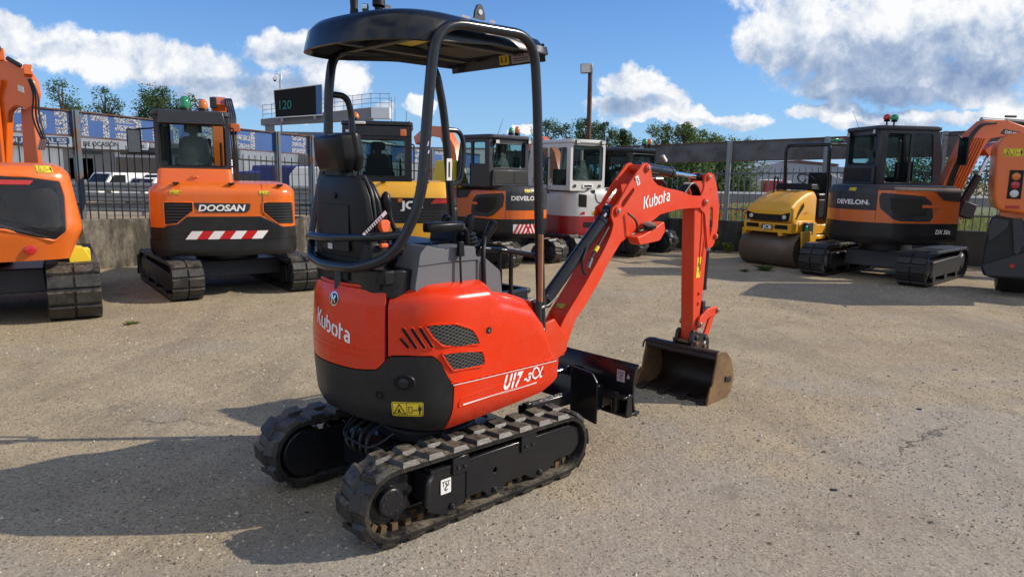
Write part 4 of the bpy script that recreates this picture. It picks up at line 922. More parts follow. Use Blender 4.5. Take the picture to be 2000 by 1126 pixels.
# ================================================================== ground
def ground_material():
    m, T, B = newmat('gravelly_tarmac')
    o = T.new('ShaderNodeTexCoord').outputs['Object']
    big = T.noise(o, .33, 5, .6); mid = T.noise(o, 1.6, 6, .65); fine = T.noise(o, 55, 5, .75); grain = T.noise(o, 260, 3, .7)
    base = T.ramp(mid, [(.25, (.29, .236, .150)), (.5, (.375, .308, .200)), (.75, (.46, .38, .255))])
    xyz = T.new('ShaderNodeSeparateXYZ'); T.put(xyz.inputs[0], o)       # worn concrete apron in front, loose gravel further out
    edge = T.m('ADD', T.m('ADD', xyz.outputs[1], T.m('MULTIPLY', xyz.outputs[0], -.42)), T.m('MULTIPLY', T.m('SUBTRACT', T.noise(o, .8, 5, .6), .5), 4.5))
    slab = T.m('SUBTRACT', 1.0, T.sm(edge, 3.2, 4.3))
    slab = T.m('MAXIMUM', slab, T.ramp(T.noise(o, .55, 4, .55), [(.58, 0), (.66, .7)]))
    base = T.mix(T.m('MULTIPLY', slab, .75), base, (.315, .295, .258))
    base = T.mix(T.ramp(big, [(.50, 0), (.68, .7)]), base, (.30, .225, .15))
    st = T.new('ShaderNodeTexVoronoi'); T.put(st.inputs['Vector'], o); st.inputs['Scale'].default_value = 55; T.put(st.inputs['Vector'], T.vm('ADD', o, T.vm('MULTIPLY', T.noise(o, 70, 2, .5, 0, 1), (.02, .02, 0))))
    cc = T.new('ShaderNodeSeparateColor'); T.put(cc.inputs[0], st.outputs['Color'])
    stone = T.ramp(st.outputs['Distance'], [(.18, 1), (.42, 0)])
    scol = T.ramp(cc.outputs[0], [(0, (.13, .10, .075)), (.35, (.26, .21, .155)), (.7, (.38, .315, .235)), (1, (.56, .49, .39))])
    pres = T.m('MULTIPLY', stone, T.ramp(cc.outputs[1], [(.35, 0), (.55, 1)]))
    pres = T.m('MULTIPLY', pres, T.ramp(slab, [(0, .95), (1, .16)]))
    col = T.mix(pres, base, scol)
    st2 = T.new('ShaderNodeTexVoronoi'); T.put(st2.inputs['Vector'], o); st2.inputs['Scale'].default_value = 95
    c2 = T.new('ShaderNodeSeparateColor'); T.put(c2.inputs[0], st2.outputs['Color'])
    col = T.mix(T.ramp(c2.outputs[0], [(.80, 0), (.93, .6)]), col, (.50, .42, .31)); col = T.mix(T.ramp(c2.outputs[1], [(.84, 0), (.95, .5)]), col, (.11, .09, .07))
    col = T.mix(.45, col, T.mix(1, col, T.ramp(fine, [(.3, .62), (.7, 1.28)]), 'MULTIPLY'))
    stain = T.ramp(T.noise(o, .9, 3, .5, 1.2), [(.66, 0), (.74, .45)]); col = T.mix(stain, col, (.13, .11, .09))
    sm_ = T.noise(T.vm('MULTIPLY', o, (.9, .22, 1)), 1.4, 5, .6, .6); col = T.mix(T.ramp(sm_, [(.52, 0), (.66, .38)]), col, (.17, .145, .12))     # tyre and crawler smears
    sm2 = T.noise(T.vm('MULTIPLY', T.vm('ADD', o, (7, 3, 0)), (.25, .8, 1)), 1.1, 5, .6, .8); col = T.mix(T.ramp(sm2, [(.56, 0), (.70, .45)]), col, (.27, .25, .225))
    # cracks
    cr_ = T.new('ShaderNodeTexVoronoi', feature='DISTANCE_TO_EDGE'); T.put(cr_.inputs['Vector'], T.vm('ADD', T.vm('MULTIPLY', o, (.42, .30, 1)), T.vm('MULTIPLY', T.noise(o, 2.2, 6, .7, 0, 1), (.35, .35, 0)))); cr_.inputs['Scale'].default_value = 1
    crack = T.m('MULTIPLY', T.ramp(cr_.outputs['Distance'], [(.0015, 1), (.007, 0)]), T.m('MULTIPLY', T.ramp(T.noise(o, .5, 2), [(.47, 0), (.60, .9)]), T.m('ADD', .15, T.m('MULTIPLY', slab, .85))))
    col = T.mix(crack, col, (.08, .068, .055))
    T.put(B.inputs['Base Color'], col); B.inputs['Roughness'].default_value = .88; B.inputs['Specular IOR Level'].default_value = .25
    h = T.m('ADD', T.m('MULTIPLY', fine, .5), T.m('ADD', T.m('MULTIPLY', pres, 1.0), T.m('MULTIPLY', T.noise(o, 7, 4, .6), 2.2)))
    h = T.m('SUBTRACT', T.m('ADD', h, T.m('MULTIPLY', grain, .25)), T.m('MULTIPLY', crack, 1.2))
    b = T.new('ShaderNodeBump'); b.inputs['Strength'].default_value = .8; b.inputs['Distance'].default_value = .011
    T.put(b.inputs['Height'], h); T.put(B.inputs['Normal'], b.outputs[0])
    return m
M['ground'] = ground_material()
mb = MB(); mb.add([(-900, -60, 0), (900, -60, 0), (900, 1500, 0), (-900, 1500, 0)], [(0, 1, 2, 3)], 'ground')
tag(mb.build('ground', smooth=0), kind='structure')
# ================================================================== shared builders for the yard machines
class Shell:
    "plan outline (open polyline front-right > rear > front-left) swept in z; s = arc length"
    def __init__(s, pts, rads, inset=None, step=.05):
        P = []; N = len(pts)
        for i in range(N):
            b = Vector(pts[i])
            if i in (0, N-1): P.append(b); continue
            a, c = Vector(pts[i-1]), Vector(pts[i+1]); rr = min(rads[i], (a-b).length*.49, (c-b).length*.49)
            if rr < 1e-6: P.append(b); continue
            p = b+(a-b).normalized()*rr; q = b+(c-b).normalized()*rr
            for k in range(9): t = k/8; P.append(p*(1-t)**2+b*2*t*(1-t)+q*t*t)
        s.P = P; s.L = [0]
        for a, b in zip(P, P[1:]): s.L.append(s.L[-1]+(b-a).length)
        s.T = s.L[-1]; s.inset = inset or (lambda z: 0)
        s.N = []
        for i in range(len(P)):
            t = (P[min(i+1, len(P)-1)]-P[max(i-1, 0)]).normalized(); s.N.append(Vector((-t.y, t.x))*-1)
        c = sum(P, Vector((0, 0)))/len(P)
        if s.N[len(P)//2].dot(P[len(P)//2]-c) < 0: s.N = [-n for n in s.N]
    def at(s, q, z, off=0):
        q = max(0, min(s.T, q)); i = 0
        while i < len(s.L)-2 and s.L[i+1] < q: i += 1
        f = (q-s.L[i])/max(1e-9, s.L[i+1]-s.L[i]); p = s.P[i].lerp(s.P[i+1], f); n = s.N[i].lerp(s.N[i+1], f).normalized()
        w = p+n*(off-s.inset(z)); return Vector((w.x, w.y, z))
    def sy(s, y, rear=True):     # arc length where the rear face reaches lateral y
        best = min(range(400), key=lambda k: abs(s.at(s.T*k/399, 1).y-y)+(9 if s.at(s.T*k/399, 1).x > -.2 else 0)); return s.T*best/399
    def sx(s, x, side):          # arc length on a side at longitudinal x (side -1 right, 1 left)
        best = min(range(400), key=lambda k: abs(s.at(s.T*k/399, 1).x-x)+(9 if s.at(s.T*k/399, 1).y*side < 0 else 0)); return s.T*best/399
    def panel(s, name, parent, s0, s1, lo, hi, mat, off=0, ns=48, nz=8, thick=.03):
        f1 = lo if callable(lo) else (lambda q: lo); f2 = hi if callable(hi) else (lambda q: hi)
        vo = []; vi = []
        for i in range(ns+1):
            q = s0+(s1-s0)*i/ns
            for j in range(nz+1):
                z = f1(q)+(f2(q)-f1(q))*j/nz; vo.append(s.at(q, z, off)); vi.append(s.at(q, z, off-thick))
        n = nz+1; N = len(vo); fs = []
        for i in range(ns):
            for j in range(nz): q = i*n+j; fs.append((q, q+1, q+n+1, q+n)); fs.append((N+q, N+q+n, N+q+n+1, N+q+1))
            a = i*n; fs.append((a, a+n, N+a+n, N+a)); b = i*n+nz; fs.append((b, N+b, N+b+n, b+n))
        for j in range(nz): fs.append((j, N+j, N+j+1, j+1)); q = ns*n+j; fs.append((q, q+1, N+q+1, N+q))
        mb = MB(); mb.add(vo+vi, fs, mat); return mb.build(name, parent, 0, 35)
    def cap(s, name, parent, z, mat, off=0, zt=None, shrink=.06):   # closing top
        r0 = [s.at(s.T*k/60, z, off) for k in range(61)]; c = Vector((0, 0))
        r1 = [Vector((p.x*(1-shrink), p.y*(1-shrink), zt or z+.03)) for p in r0]
        mb = MB(); mb.loft([[Vector((p.x, p.y, z-.05)) for p in r0], r0, r1], mat); return mb.build(name, parent, .008, 40)
def smap(sh, s0, z0, off=.002):
    f = lambda x, y, l=0: sh.at(s0-x, z0+y, off+l); f.curved = True; return f
def crawler(root, ang, yc, w, L, H, mat='rubber', lugs=38, style=1, xo=0, framemat='darksteel'):
    t = empty('crawler', root); t.rotation_euler = (0, 0, ang); r = H/2; h = .02
    belt(t, yc-w/2, yc+w/2, xo-L/2+r, xo+L/2-r, r, r-.01, r-h, r-h-.01, mat, lugs, h, .03, style, False)
    side = 1 if yc > 0 else -1
    for sd in (-1, 1):
        yf = yc+sd*w*.44
        mb = MB(); mb.prism([(xo-L/2+r*1.5, H*.22), (xo-L/2+r*1.6, H*.68), (xo+L/2-r*1.7, H*.72), (xo+L/2-r*1.3, H*.5), (xo+L/2-r*1.6, H*.22)], 'y', *sorted((yf, yf-sd*.03)), framemat); mb.build('track_frame', t, .01)
        for x_ in (xo-L/2+r, xo+L/2-r):
            mb = MB(); mb.lathe([(r*.74, 0), (r*.76, .02), (r*.5, .03), (r*.42, .05), (r*.1, .055)], (x_, yf-sd*.05, r), (0, sd, 0), 24, framemat); mb.build('track_wheel', t)
        for k in range(3):
            x_ = xo-L*.25+L*.25*k; mb = MB(); mb.cyl((x_, yf-sd*.06, H*.2), (x_, yf+sd*.005, H*.2), H*.12, n=14, mat=framemat); mb.build('track_roller', t)
    mb = MB(); mb.bx(xo-L/2+r, xo+L/2-r, yc-w*.25, yc+w*.25, H*.25, H*.7, framemat); mb.build('track_beam', t)
    return t
def chassis(root, ang, w, z0=.25, z1=.55, xl=1.0, blade=None):
    mb = MB(); mb.bx(-xl*.5, xl*.5, -w/2, w/2, z0, z1-.06, 'darksteel', .06, .02); mb.lathe([(.42, z1-.1), (.42, z1+.06), (.36, z1+.1)], (0, 0, 0), (0, 0, 1), 28, 'darksteel')
    o = mb.build('undercarriage_frame', root, .015); o.rotation_euler = (0, 0, ang)
    if blade:
        bx_, bw, bh = blade
        mb = MB(); mb.prism([(bx_, .06), (bx_-.04, .2), (bx_-.02, bh), (bx_+.02, bh), (bx_, .2), (bx_+.05, .06)], 'y', -bw/2, bw/2, 'darksteel')
        for s_ in (-1, 1): mb.bx(.3, bx_, s_*.3-.05, s_*.3+.05, .2, .32, 'darksteel')
        b = mb.build('dozer_blade', root, .01); b.rotation_euler = (0, 0, ang)
def pane(parent, mp, poly, mat='glass', name='window_pane'):
    mb = MB(); n = len(poly); mb.add([mp(*p, 0) for p in poly]+[mp(*p, -.006) for p in poly], [tuple(range(n)), tuple(range(2*n-1, n-1, -1))]+[(i, (i+1) % n, n+(i+1) % n, n+i) for i in range(n)], mat)
    return mb.build(name, parent, smooth=0)
def cab(root, X0, X1, Y0, Y1, Z0, Z1, mat='dgrey', rear=None, side_r=None, side_l=None, front=True, roofmat=None, gl='glass', rearmat=None, seat=True, film=False, rake=.10, rwall=None):
    "glazed cab: plates with rounded openings, panes, roof, seat inside"
    c = empty('cab', root); T = .05
    def plate(nm, ax, a, b, outer, holes, m_):
        mb = MB(); mb.prism(outer, ax, a, b, m_, holes); return mb.build(nm, c, .008)
    H = Z1-.08
    ry0, ry1, rz0, rz1 = rear or (Y0+.08, Y1-.08, Z0+.15, H-.08)
    op = rpoly([(ry0, rz0), (ry1, rz0), (ry1, rz1), (ry0, rz1)], .05)
    plate('rear_frame', 'x', X0, X0+T, rpoly([(Y0, Z0), (Y1, Z0), (Y1, H), (Y0, H)], .03), [op], mat)
    pane(c, plane_map((X0+.012, 0, 0), (0, 1, 0), (0, 0, 1), (-1, 0, 0)), op, gl, 'rear_window')
    mb = MB(); mb.tube([(X0+.004, y, z) for y, z in op], .010, 6, 'plastic', closed=True); mb.build('window_seal', c)
    xf = X1-rake
    for sd, Y, wins in ((-1, Y0, side_r), (1, Y1, side_l)):
        ws = wins or [(X0+.12, (X0+X1)/2-.02, Z0+.1, H-.08), ((X0+X1)/2+.03, X1-.16, Z0+.1, H-.08)]
        ops = [rpoly([(a, z0), (b, z0), (b-(rake*.8 if b > X1-.3 else 0), z1), (a, z1)], .04) for a, b, z0, z1 in ws]
        ya, yb = sorted((Y, Y-sd*T)); plate('side_frame', 'y', ya, yb, [(X0+T+.002, Z0), (X1, Z0), (X1, Z0+.5*(H-Z0)), (xf, H), (X0+T+.002, H)], ops, mat)
        for op_ in ops: pane(c, plane_map((0, Y-sd*.012, 0), (1, 0, 0), (0, 0, 1), (0, sd, 0)), op_, gl, 'side_window')
    fz = [(Y0+T+.002, Z0), (Y1-T-.002, Z0), (Y1-T-.002, H), (Y0+T+.002, H)]
    mb = MB(); zm = Z0+.5*(H-Z0)
    for y in (Y0+T+.002, Y1-T-.042): mb.hexa([(X1-.05, y, Z0), (X1, y, Z0), (X1, y+.04, Z0), (X1-.05, y+.04, Z0), (xf-.05, y, H), (xf, y, H), (xf, y+.04, H), (xf-.05, y+.04, H)], mat)
    mb.build('front_post', c)
    mb = MB(); mb.add([(X1-.02, Y0+.1, Z0), (X1-.02, Y1-.1, Z0), (xf-.02, Y1-.1, H), (xf-.02, Y0+.1, H)], [(0, 1, 2, 3)], gl); mb.build('windscreen', c, smooth=0)
    rm = roofmat or mat; mb = MB(); mb.loft([[Vector((x, y, z)) for x, y in rpoly([(X0-.04+k, Y0-.02+k), (xf+.06-k, Y0-.02+k), (xf+.06-k, Y1+.02-k), (X0-.04+k, Y1+.02-k)], .10)] for z, k in ((H-.005, .02), (H+.02, 0), (H+.07, .005), (Z1, .05))], rm); mb.build('cab_roof', c, .006, 50)
    mb = MB(); mb.bx(X0+T+.003, X1-.06, Y0+T+.003, Y1-T-.003, Z0-.02, Z0+.02, 'plastic'); mb.build('cab_floor', c)
    if seat:
        yc = (Y0+Y1)/2; sx_ = X0+.28; mb = MB(); fm = 'film' if film else 'vinyl'
        mb.loft([[Vector((sx_+a*.06-(z-Z0)*.10, yc+b*w, z)) for a, b in ((-1, -.9), (1, -1), (1, 1), (-1, .9))] for z, w in ((Z0+.02, .19), (Z0+.18, .20), (Z0+.36, .18), (Z0+.42, .12), (Z0+.425, .05), (Z0+.47, .05), (Z0+.475, .11), (Z0+.58, .11), (Z0+.60, .07))], 'vinyl')
        mb.bx(sx_-.02, sx_+.42, yc-.24, yc+.24, Z0+.03, Z0+.15, 'vinyl'); mb.build('cab_seat', c, .03, 60, 3)
        mb = MB(); mb.bx(sx_+.5, sx_+.58, yc-.2, yc+.2, Z0+.02, Z0+.42, 'plastic'); mb.cyl((sx_+.3, yc-.33, Z0), (sx_+.34, yc-.33, Z0+.36), .015, n=8, mat='plastic'); mb.cyl((sx_+.3, yc+.33, Z0), (sx_+.34, yc+.33, Z0+.36), .015, n=8, mat='plastic'); mb.build('cab_controls', c)
        if film:
            mb = MB(); random.seed(3); rings = []
            for i in range(9):
                z = Z0+.04+.07*i; rr = .25-.019*i
                rings.append([Vector((sx_-.06+math.cos(a)*rr*.6+random.uniform(-.02, .02), yc+math.sin(a)*rr+random.uniform(-.03, .03), z+random.uniform(-.02, .02))) for a in [k*math.pi/7 for k in range(14)]])
            mb.loft(rings, 'filmg'); mb.build('seat_cover', c, 0, 20)
    return c
fm_, T_, B_ = newmat('thin_plastic_film'); B_.inputs['Base Color'].default_value = (.6, .62, .62, 1); B_.inputs['Roughness'].default_value = .2; B_.inputs['Alpha'].default_value = .22; M['filmg'] = fm_
def beacon(root, p, lensm, r=.05, h=.12, name='beacon'):
    b = empty(name, root); mb = MB(); mb.lathe([(r*1.05, 0), (r*1.08, .03), (r*.98, .045)], p, (0, 0, 1), 20, 'plastic'); mb.build('beacon_base', b)
    mb = MB(); mb.lathe([(r*.95, .045), (r, .06), (r*.97, h*.8), (r*.75, h+.02), (r*.3, h+.045)], p, (0, 0, 1), 20, lensm); mb.build('beacon_lens', b, smooth=60)
    return b
def boomsec(mb, pts, y, mat):     # pts: (x, z, half height, half width); box section swept along a curve
    P = [Vector((a, 0, b)) for a, b, _, _ in pts]; rings = []
    for i, (x, z, hh, hw) in enumerate(pts):
        t = (P[min(i+1, len(P)-1)]-P[max(i-1, 0)]).normalized(); n = Vector((-t.z, 0, t.x)); c = P[i]
        rings.append([c+n*hh+Vector((0, y-hw, 0)), c+n*hh+Vector((0, y+hw, 0)), c-n*hh+Vector((0, y+hw, 0)), c-n*hh+Vector((0, y-hw, 0))])
    mb.loft(rings, mat)
def fittings(root, rails, hinges, lamps):
    "grab rails beside the cab, hinges and latches on the hood, small work lamps"
    for (x, y, z0, z1) in rails:
        mb = MB(); s_ = -1 if y < 0 else 1; mb.tube(fil([(x, y-s_*.03, z0), (x, y+s_*.03, z0), (x, y+s_*.03, z1), (x, y-s_*.03, z1)], .03), .011, 8, 'plastic'); mb.build('grab_rail', root)
    for (x, y, z) in hinges: mb = MB(); mb.bx(x, x+.09, y-.035, y+.035, z, z+.022, 'plastic', .01, .006); mb.cyl((x-.002, y-.04, z+.01), (x-.002, y+.04, z+.01), .011, n=8, mat='darksteel'); mb.build('hood_hinge', root, .003)
    for (x, y, z) in lamps: mb = MB(); mb.bx(x-.06, x, y-.05, y+.05, z, z+.075, 'plastic'); mb.bx(x-.064, x-.06, y-.042, y+.042, z+.008, z+.067, 'clear'); mb.build('work_lamp', root, .006)
def hoserun(name, root, lines, r=.012, mat='hose', rd=.1):
    mb = MB()
    for l in lines: mb.tube(fil(l, rd), r, 8, mat)
    return mb.build(name, root)

# ================================================================== orange excavator with grey cab at the left
D = thing('tracked_excavator', 'orange excavator with grey cab and green and amber beacons, red and white striped tail', 'excavator', (-4.1, 10.27, 0), rad(111))
da = rad(15)
for yc in (.76, -.76): crawler(D, da, yc, .38, 2.5, .50, 'rubber', 44, 1, .12)
chassis(D, da, 1.2, .22, .50, 1.1, (1.50, 1.9, .36))
dsh = Shell([(.95, -.90), (-1.0, -.90), (-1.08, 0), (-1.0, .90), (.95, .90)], [0, .30, 1.2, .30, 0], lambda z: .05*max(0, (.62-z)/.08)**2 if z < .62 else (.10*((z-1.36)/.12)**2 if z > 1.36 else 0))
Y = dsh.sy
sA, sB = Y(-.895), Y(.895)
dsh.panel('counterweight', D, 0, dsh.T, .56, .765, 'cw', .012, 80, 6, .2)
def dcw(q):
    y = dsh.at(q, 1).y
    if dsh.at(q, 1).x > -.6: return .92
    a = abs(y+.0); return 1.06 if a < .45 else (1.06-.14*min(1, (a-.45)/.27))
dsh.panel('counterweight_bumper', D, dsh.sx(-.45, -1), dsh.sx(-.45, 1), .768, lambda q: dcw(q), 'cw', .004, 120, 6, .15)
dsh.panel('engine_hood', D, dsh.sx(-.3, -1), dsh.sx(.1, 1), lambda q: dcw(q)+.004, 1.48, 'orange', -.002, 160, 14, .05)
dsh.panel('side_panel', D, dsh.sx(.95, -1), dsh.sx(-.3, -1), .77, 1.42, 'orange', -.002, 20, 6, .05)
dsh.panel('side_panel', D, dsh.sx(.1, 1), dsh.sx(.93, 1), .77, 1.46, 'orange', -.002, 20, 6, .05)
mb = MB(); r0 = [dsh.at(dsh.sx(.5, -1)+(dsh.sx(.5, 1)-dsh.sx(.5, -1))*k/60, 1.478, -.01) for k in range(61)]; mb.loft([[Vector((p.x, p.y, 1.40)) for p in r0], r0, [Vector((p.x*.90, p.y*.92, 1.50)) for p in r0]], 'orange'); mb.build('hood_top', D, 0, 45)
mb = MB(); mb.tube([dsh.at(Y(-.47), z, .0) for z in (1.07, 1.2, 1.3, 1.38, 1.44, 1.478)], .004, 6, 'inky'); mb.build('panel_gap', D)
for ya, yb, nm, sgn in ((.70, .36, 'left', 1), (-.47, -.86, 'r', -1)):
    mb = MB(); mp = lambda x, y, l=0: dsh.at(Y(x) if not hasattr(x, 'k') else 0, y, .002+l)
    a, b = Y(ya), Y(yb); mps = lambda x, y, l=0: dsh.at(a+(b-a)*x, y, .002+l)
    poly = [(0, 1.245), (1, 1.245), (1, 1.18), (.62, .99), (.0, .93)] if sgn > 0 else [(0, 1.245), (1-.08, 1.245), (1, .96), (.38, .975), (.0, 1.12)]
    if sgn > 0: poly = [(0, 1.245), (1, 1.245), (1, 1.14), (.42, .97), (0, .955)]
    ink_poly(mb, mps, rpoly(poly, .02), 'void', .002)
    for k in range(7):
        z = .985+.037*k
        xs = [0, 1]
        if sgn > 0: xe = 1 if z > 1.13 else .42+.58*(z-.97)/.17; xs = [.02, max(.1, xe-.04)]
        else: xb = 0 if z > 1.12 else .38*(1.12-z)/.145; xs = [xb+.05, .95]
        ink_line(mb, mps, [(xs[0], z), (sum(xs)/2, z), (xs[1], z)], .016, 'dgrey', .010)
    mb.tube([mps(*p, .002) for p in rpoly(poly, .02)], .008, 6, 'orange', closed=True); mb.build('air_grille', D)
a, b = Y(.36), Y(-.32); mps = lambda x, y, l=0: dsh.at(a+(b-a)*x/.68, 1.115+y, .003+l); mps.curved = True
mb = MB(); ink_poly(mb, mps, rpoly([(0, .125), (.68, .115), (.665, .04), (.63, .0), (.10, .0), (.03, .05)], .015), 'dgrey', .001); ink_text(mb, mps, 'DOOSAN', .078, 'letter', .006, .06, .022, bold=.035, shear=.2, fit=.56); mb.build('lettering', D)
a, b = Y(.46), Y(-.50); mps = lambda x, y, l=0: dsh.at(a+(b-a)*x/.96, .78+y, .012+l)
mb = MB(); n = 7
for k in range(n):
    w = .92/n; x0 = .02+w*k; ink_poly(mb, mps, [(x0-.03+.0, -.005), (x0+w-.03, -.005), (x0+w+.05, .10), (x0+.05, .10)], 'redd' if k % 2 else 'letter', .002)
mb.build('hazard_stripe', D)
warn_sticker(D, smap(dsh, Y(.62), 1.345), .13, .052); warn_sticker(D, smap(dsh, Y(-.44), 1.345), .13, .052)
mb = MB(); ink_poly(mb, smap(dsh, dsh.sx(-.72, 1), 1.05), rpoly([(-.05, -.12), (.08, -.12), (.03, .1), (-.03, .1)], .01), 'dgrey', .002); ink_text(mb, smap(dsh, dsh.sx(-.69, 1), .97), '63', .07, 'letter', .005, fit=.08)
for k in range(5): ink_line(mb, smap(dsh, dsh.sx(-.6, 1), .80), [(-.12, .03*k), (.0, .03*k)], .010, 'letter', .003)
mb.build('side_badge', D)
mb = MB(); mb.loft([[Vector((x, y, z)) for x, y in rpoly([(-.68+k, -.12+k), (.75, -.12+k), (.75, .80-k), (-.68+k, .80-k)], .06)] for z, k in ((1.47, 0), (1.60, .01), (1.665, .02))], 'orange'); mb.build('cab_plinth', D, .01)
cab(D, -.64, .85, -.10, .80, 1.665, 2.41, 'dgrey', (-.05, .74, 1.70, 2.23), gl='glass', film=True)
fittings(D, [(-.62, -.125, 1.70, 2.20), (.3, .825, 1.45, 2.1)], [(-1.03, .55, 1.475), (-1.03, -.1, 1.475), (-1.0, -.7, 1.46)], [(-.62, .60, 2.26), (-.62, .1, 2.26)])
mb = MB(); mb.bx(-.70, -.66, -.06, .76, 2.235, 2.40, 'dgrey', .01, .03); mb.build('roof_fascia', D, .02)
mb = MB(); mb.bx(-.70, -.672, .30, .38, 1.545, 1.575, 'amber'); mb.build('number_plate_lamp', D, .01)
beacon(D, (-.42, .43, 2.41), 'green', .068, .15); beacon(D, (-.42, .21, 2.41), 'amber', .062, .12)
mb = MB(); mb.tube(fil([(.70, .82, 2.25), (.55, .95, 2.22), (.45, 1.12, 2.20)], .05), .012, 8, 'plastic'); mb.bx(.40, .45, 1.06, 1.24, 1.86, 2.20, 'plastic'); ms = mb.build('side_mirror', D, .03)
mb = MB(); mb.bx(.394, .398, 1.075, 1.225, 1.88, 2.18, 'mirror'); mb.build('mirror_glass', ms, .0)
mb = MB(); boomsec(mb, [(.95, 1.0, .14, .10), (1.15, 1.7, .16, .10), (1.35, 2.25, .18, .10), (1.6, 2.60, .17, .10), (2.1, 2.72, .12, .10), (2.6, 2.6, .1, .09)], .05, 'orange'); dbm = mb.build('boom', D, .01)
mb = MB(); mb.obx((1.5, .04, 2.62), (.3, .20, .22), (0, -.4, 0), 'dorange'); mb.obx((1.35, .12, 2.68), (.14, .10, .16), (0, 0, 0), 'darksteel'); mb.cyl((1.6, .16, 2.6), (1.6, -.1, 2.6), .05, n=12, mat='orange'); mb.obx((.8, -.18, 2.28), (.1, .14, .12), (0, 0, 0), 'dorange'); mb.build('boom_bracket', dbm, .01)
hoserun('boom_hoses', D, [[(.7, -.14-.02*k, 1.5), (.72, -.13-.02*k, 2.0), (.9, -.1-.03*k, 2.45), (1.4, -.05-.03*k, 2.75), (2.0, -.1, 2.8)] for k in range(4)], .014)
# small dark blade attachment corner beside its right crawler
# ================================================================== big orange excavator cut by the left edge
L = thing('tracked_excavator', 'large orange excavator cut off by the left picture edge, black panel on its tail', 'excavator', (-6.155, 8.06, 0), rad(122))
for yc in (.98, -1.0): crawler(L, 0, yc, .50, 3.0, .62, 'rubber2', 40, 1, .35)
chassis(L, 0, 1.5, .3, .62, 1.5)
lsh = Shell([(1.2, -1.12), (-1.2, -1.12), (-1.34, -.75), (-1.42, 0), (-1.34, .75), (-1.2, 1.12), (1.2, 1.12)], [0, .20, .3, 1, .3, .20, 0], lambda z: (1.0-z)*.45 if z < 1.0 else ((z-1.05)*.16+(.07*((z-1.57)/.10)**2 if z > 1.57 else 0) if z > 1.05 else 0))
Y = lsh.sy
lsh.panel('counterweight', L, 0, lsh.T, .70, 1.665, 'orange', 0, 120, 22, .12)
mb = MB(); r0 = [lsh.at(lsh.T*k/60, 1.664, 0) for k in range(61)]; mb.loft([r0, [Vector((p.x*.9, p.y*.92, 1.70)) for p in r0]], 'orange'); mb.build('hood_top', L, 0, 45)
a, b = Y(.3), Y(-1.02); mps = lambda x, y, l=0: lsh.at(a+(b-a)*x/1.32, y, .002+l); mps.curved = True
mb = MB(); pl_ = rpoly([(-.1, 1.04), (.72, 1.04), (1.16, .90), (1.26, .99), (1.30, 1.36), (1.27, 1.52), (.95, 1.565), (-.1, 1.565)], .03)
ink_poly(mb, mps, pl_, 'blackp', .004); mb.tube([mps(*p, .004) for p in pl_], .014, 8, 'orange', closed=True); rp = mb.build('rear_panel', L)
mb = MB(); ink_poly(mb, mps, rpoly([(.66, 1.16), (1.14, 1.0), (1.22, 1.06), (1.22, 1.38), (1.16, 1.45), (.76, 1.40)], .03), 'cw', .010)
for k in range(28):
    x = .78+.016*k; z0 = 1.16-(x-.66)*.30; ink_line(mb, mps, [(x, max(z0, 1.05)+.01), (x, 1.38)], .003, 'dgrey', .014)
mb.build('mesh_grille', rp)
mb = MB(); ink_poly(mb, mps, rpoly([(.34, 1.485), (.98, 1.480), (1.02, 1.525), (.34, 1.535)], .01), 'redlens', .012); mb.build('tail_light', rp)
mb = MB(); ink_poly(mb, mps, rpoly([(.42, 1.24), (.47, 1.24), (.47, 1.38), (.42, 1.38)], .01), 'grille', .010); ink_line(mb, mps, [(.445, 1.27), (.445, 1.35)], .02, 'plastic', .018); mb.build('panel_latch', rp)
mb = MB(); ink_poly(mb, mps, [(.52, 1.13), (.60, 1.13), (1.12, .95), (1.06, .945)], 'dgrey', .012); mb.build('crease_highlight', rp)  # flat lighter strip, painted as the lit face of a fold
mb = MB(); ink_line(mb, mps, [(.5, 1.56), (.5, 1.04)], .006, 'void', .013); mb.build('panel_gap', rp)
mb = MB(); mb.lathe([(.0, 0), (.055, 0), (.055, .012), (.04, .02)], mps(.94, .82), mps(.94, .82, .1)-mps(.94, .82), 24, 'redlens'); mb.build('round_reflector', L)
warn_sticker(L, lambda x, y, l=0: lsh.at(Y(-.78)-x, 1.60+y, .003+l), .16, .075)
mb = MB(); mpl = smap(lsh, lsh.sx(-1.0, -1), .99); ink_poly(mb, mpl, rpoly([(-.03, -.09), (.16, -.09), (.16, .10), (-.03, .10)], .01), 'dgrey', .003); ink_text(mb, mpl, 'LB', .07, 'letter', .006, fit=.11); mb.build('side_badge', L)
Lb = L; inv = (Matrix.Translation(Vector((-6.155, 8.06, 0))) @ Matrix.Rotation(rad(122), 4, 'Z')).inverted()
def WL(x, y, z): return inv @ Vector((x, y, z))
mb = MB()
fr_ = [(x-.03, z) for x, z in [(-7.30, 1.2), (-6.92, 1.2), (-6.92, 1.70), (-6.84, 2.38), (-6.735, 2.47), (-6.56, 2.42), (-6.48, 2.48), (-6.44, 2.62), (-6.45, 2.78), (-6.53, 2.92), (-6.74, 3.04), (-6.95, 3.07), (-7.18, 3.0), (-7.30, 2.6)]]
n = len(fr_)
def slab(mb, poly, y0, y1, mat):
    n = len(poly); mb.add([WL(x, y0, z) for x, z in poly]+[WL(x, y1, z) for x, z in poly], [tuple(range(n)), tuple(range(2*n-1, n-1, -1))]+[(i, (i+1) % n, n+(i+1) % n, n+i) for i in range(n)], mat)
slab(mb, rpoly(fr_, .04, 3), 9.98, 10.10, 'orange'); lbm = mb.build('boom', L, .012)
mb = MB(); slab(mb, [(-6.82, 1.4), (-6.60, 1.4), (-6.62, 2.44), (-6.79, 2.44)], 10.12, 10.22, 'dorange'); mb.build('arm', L, .012)
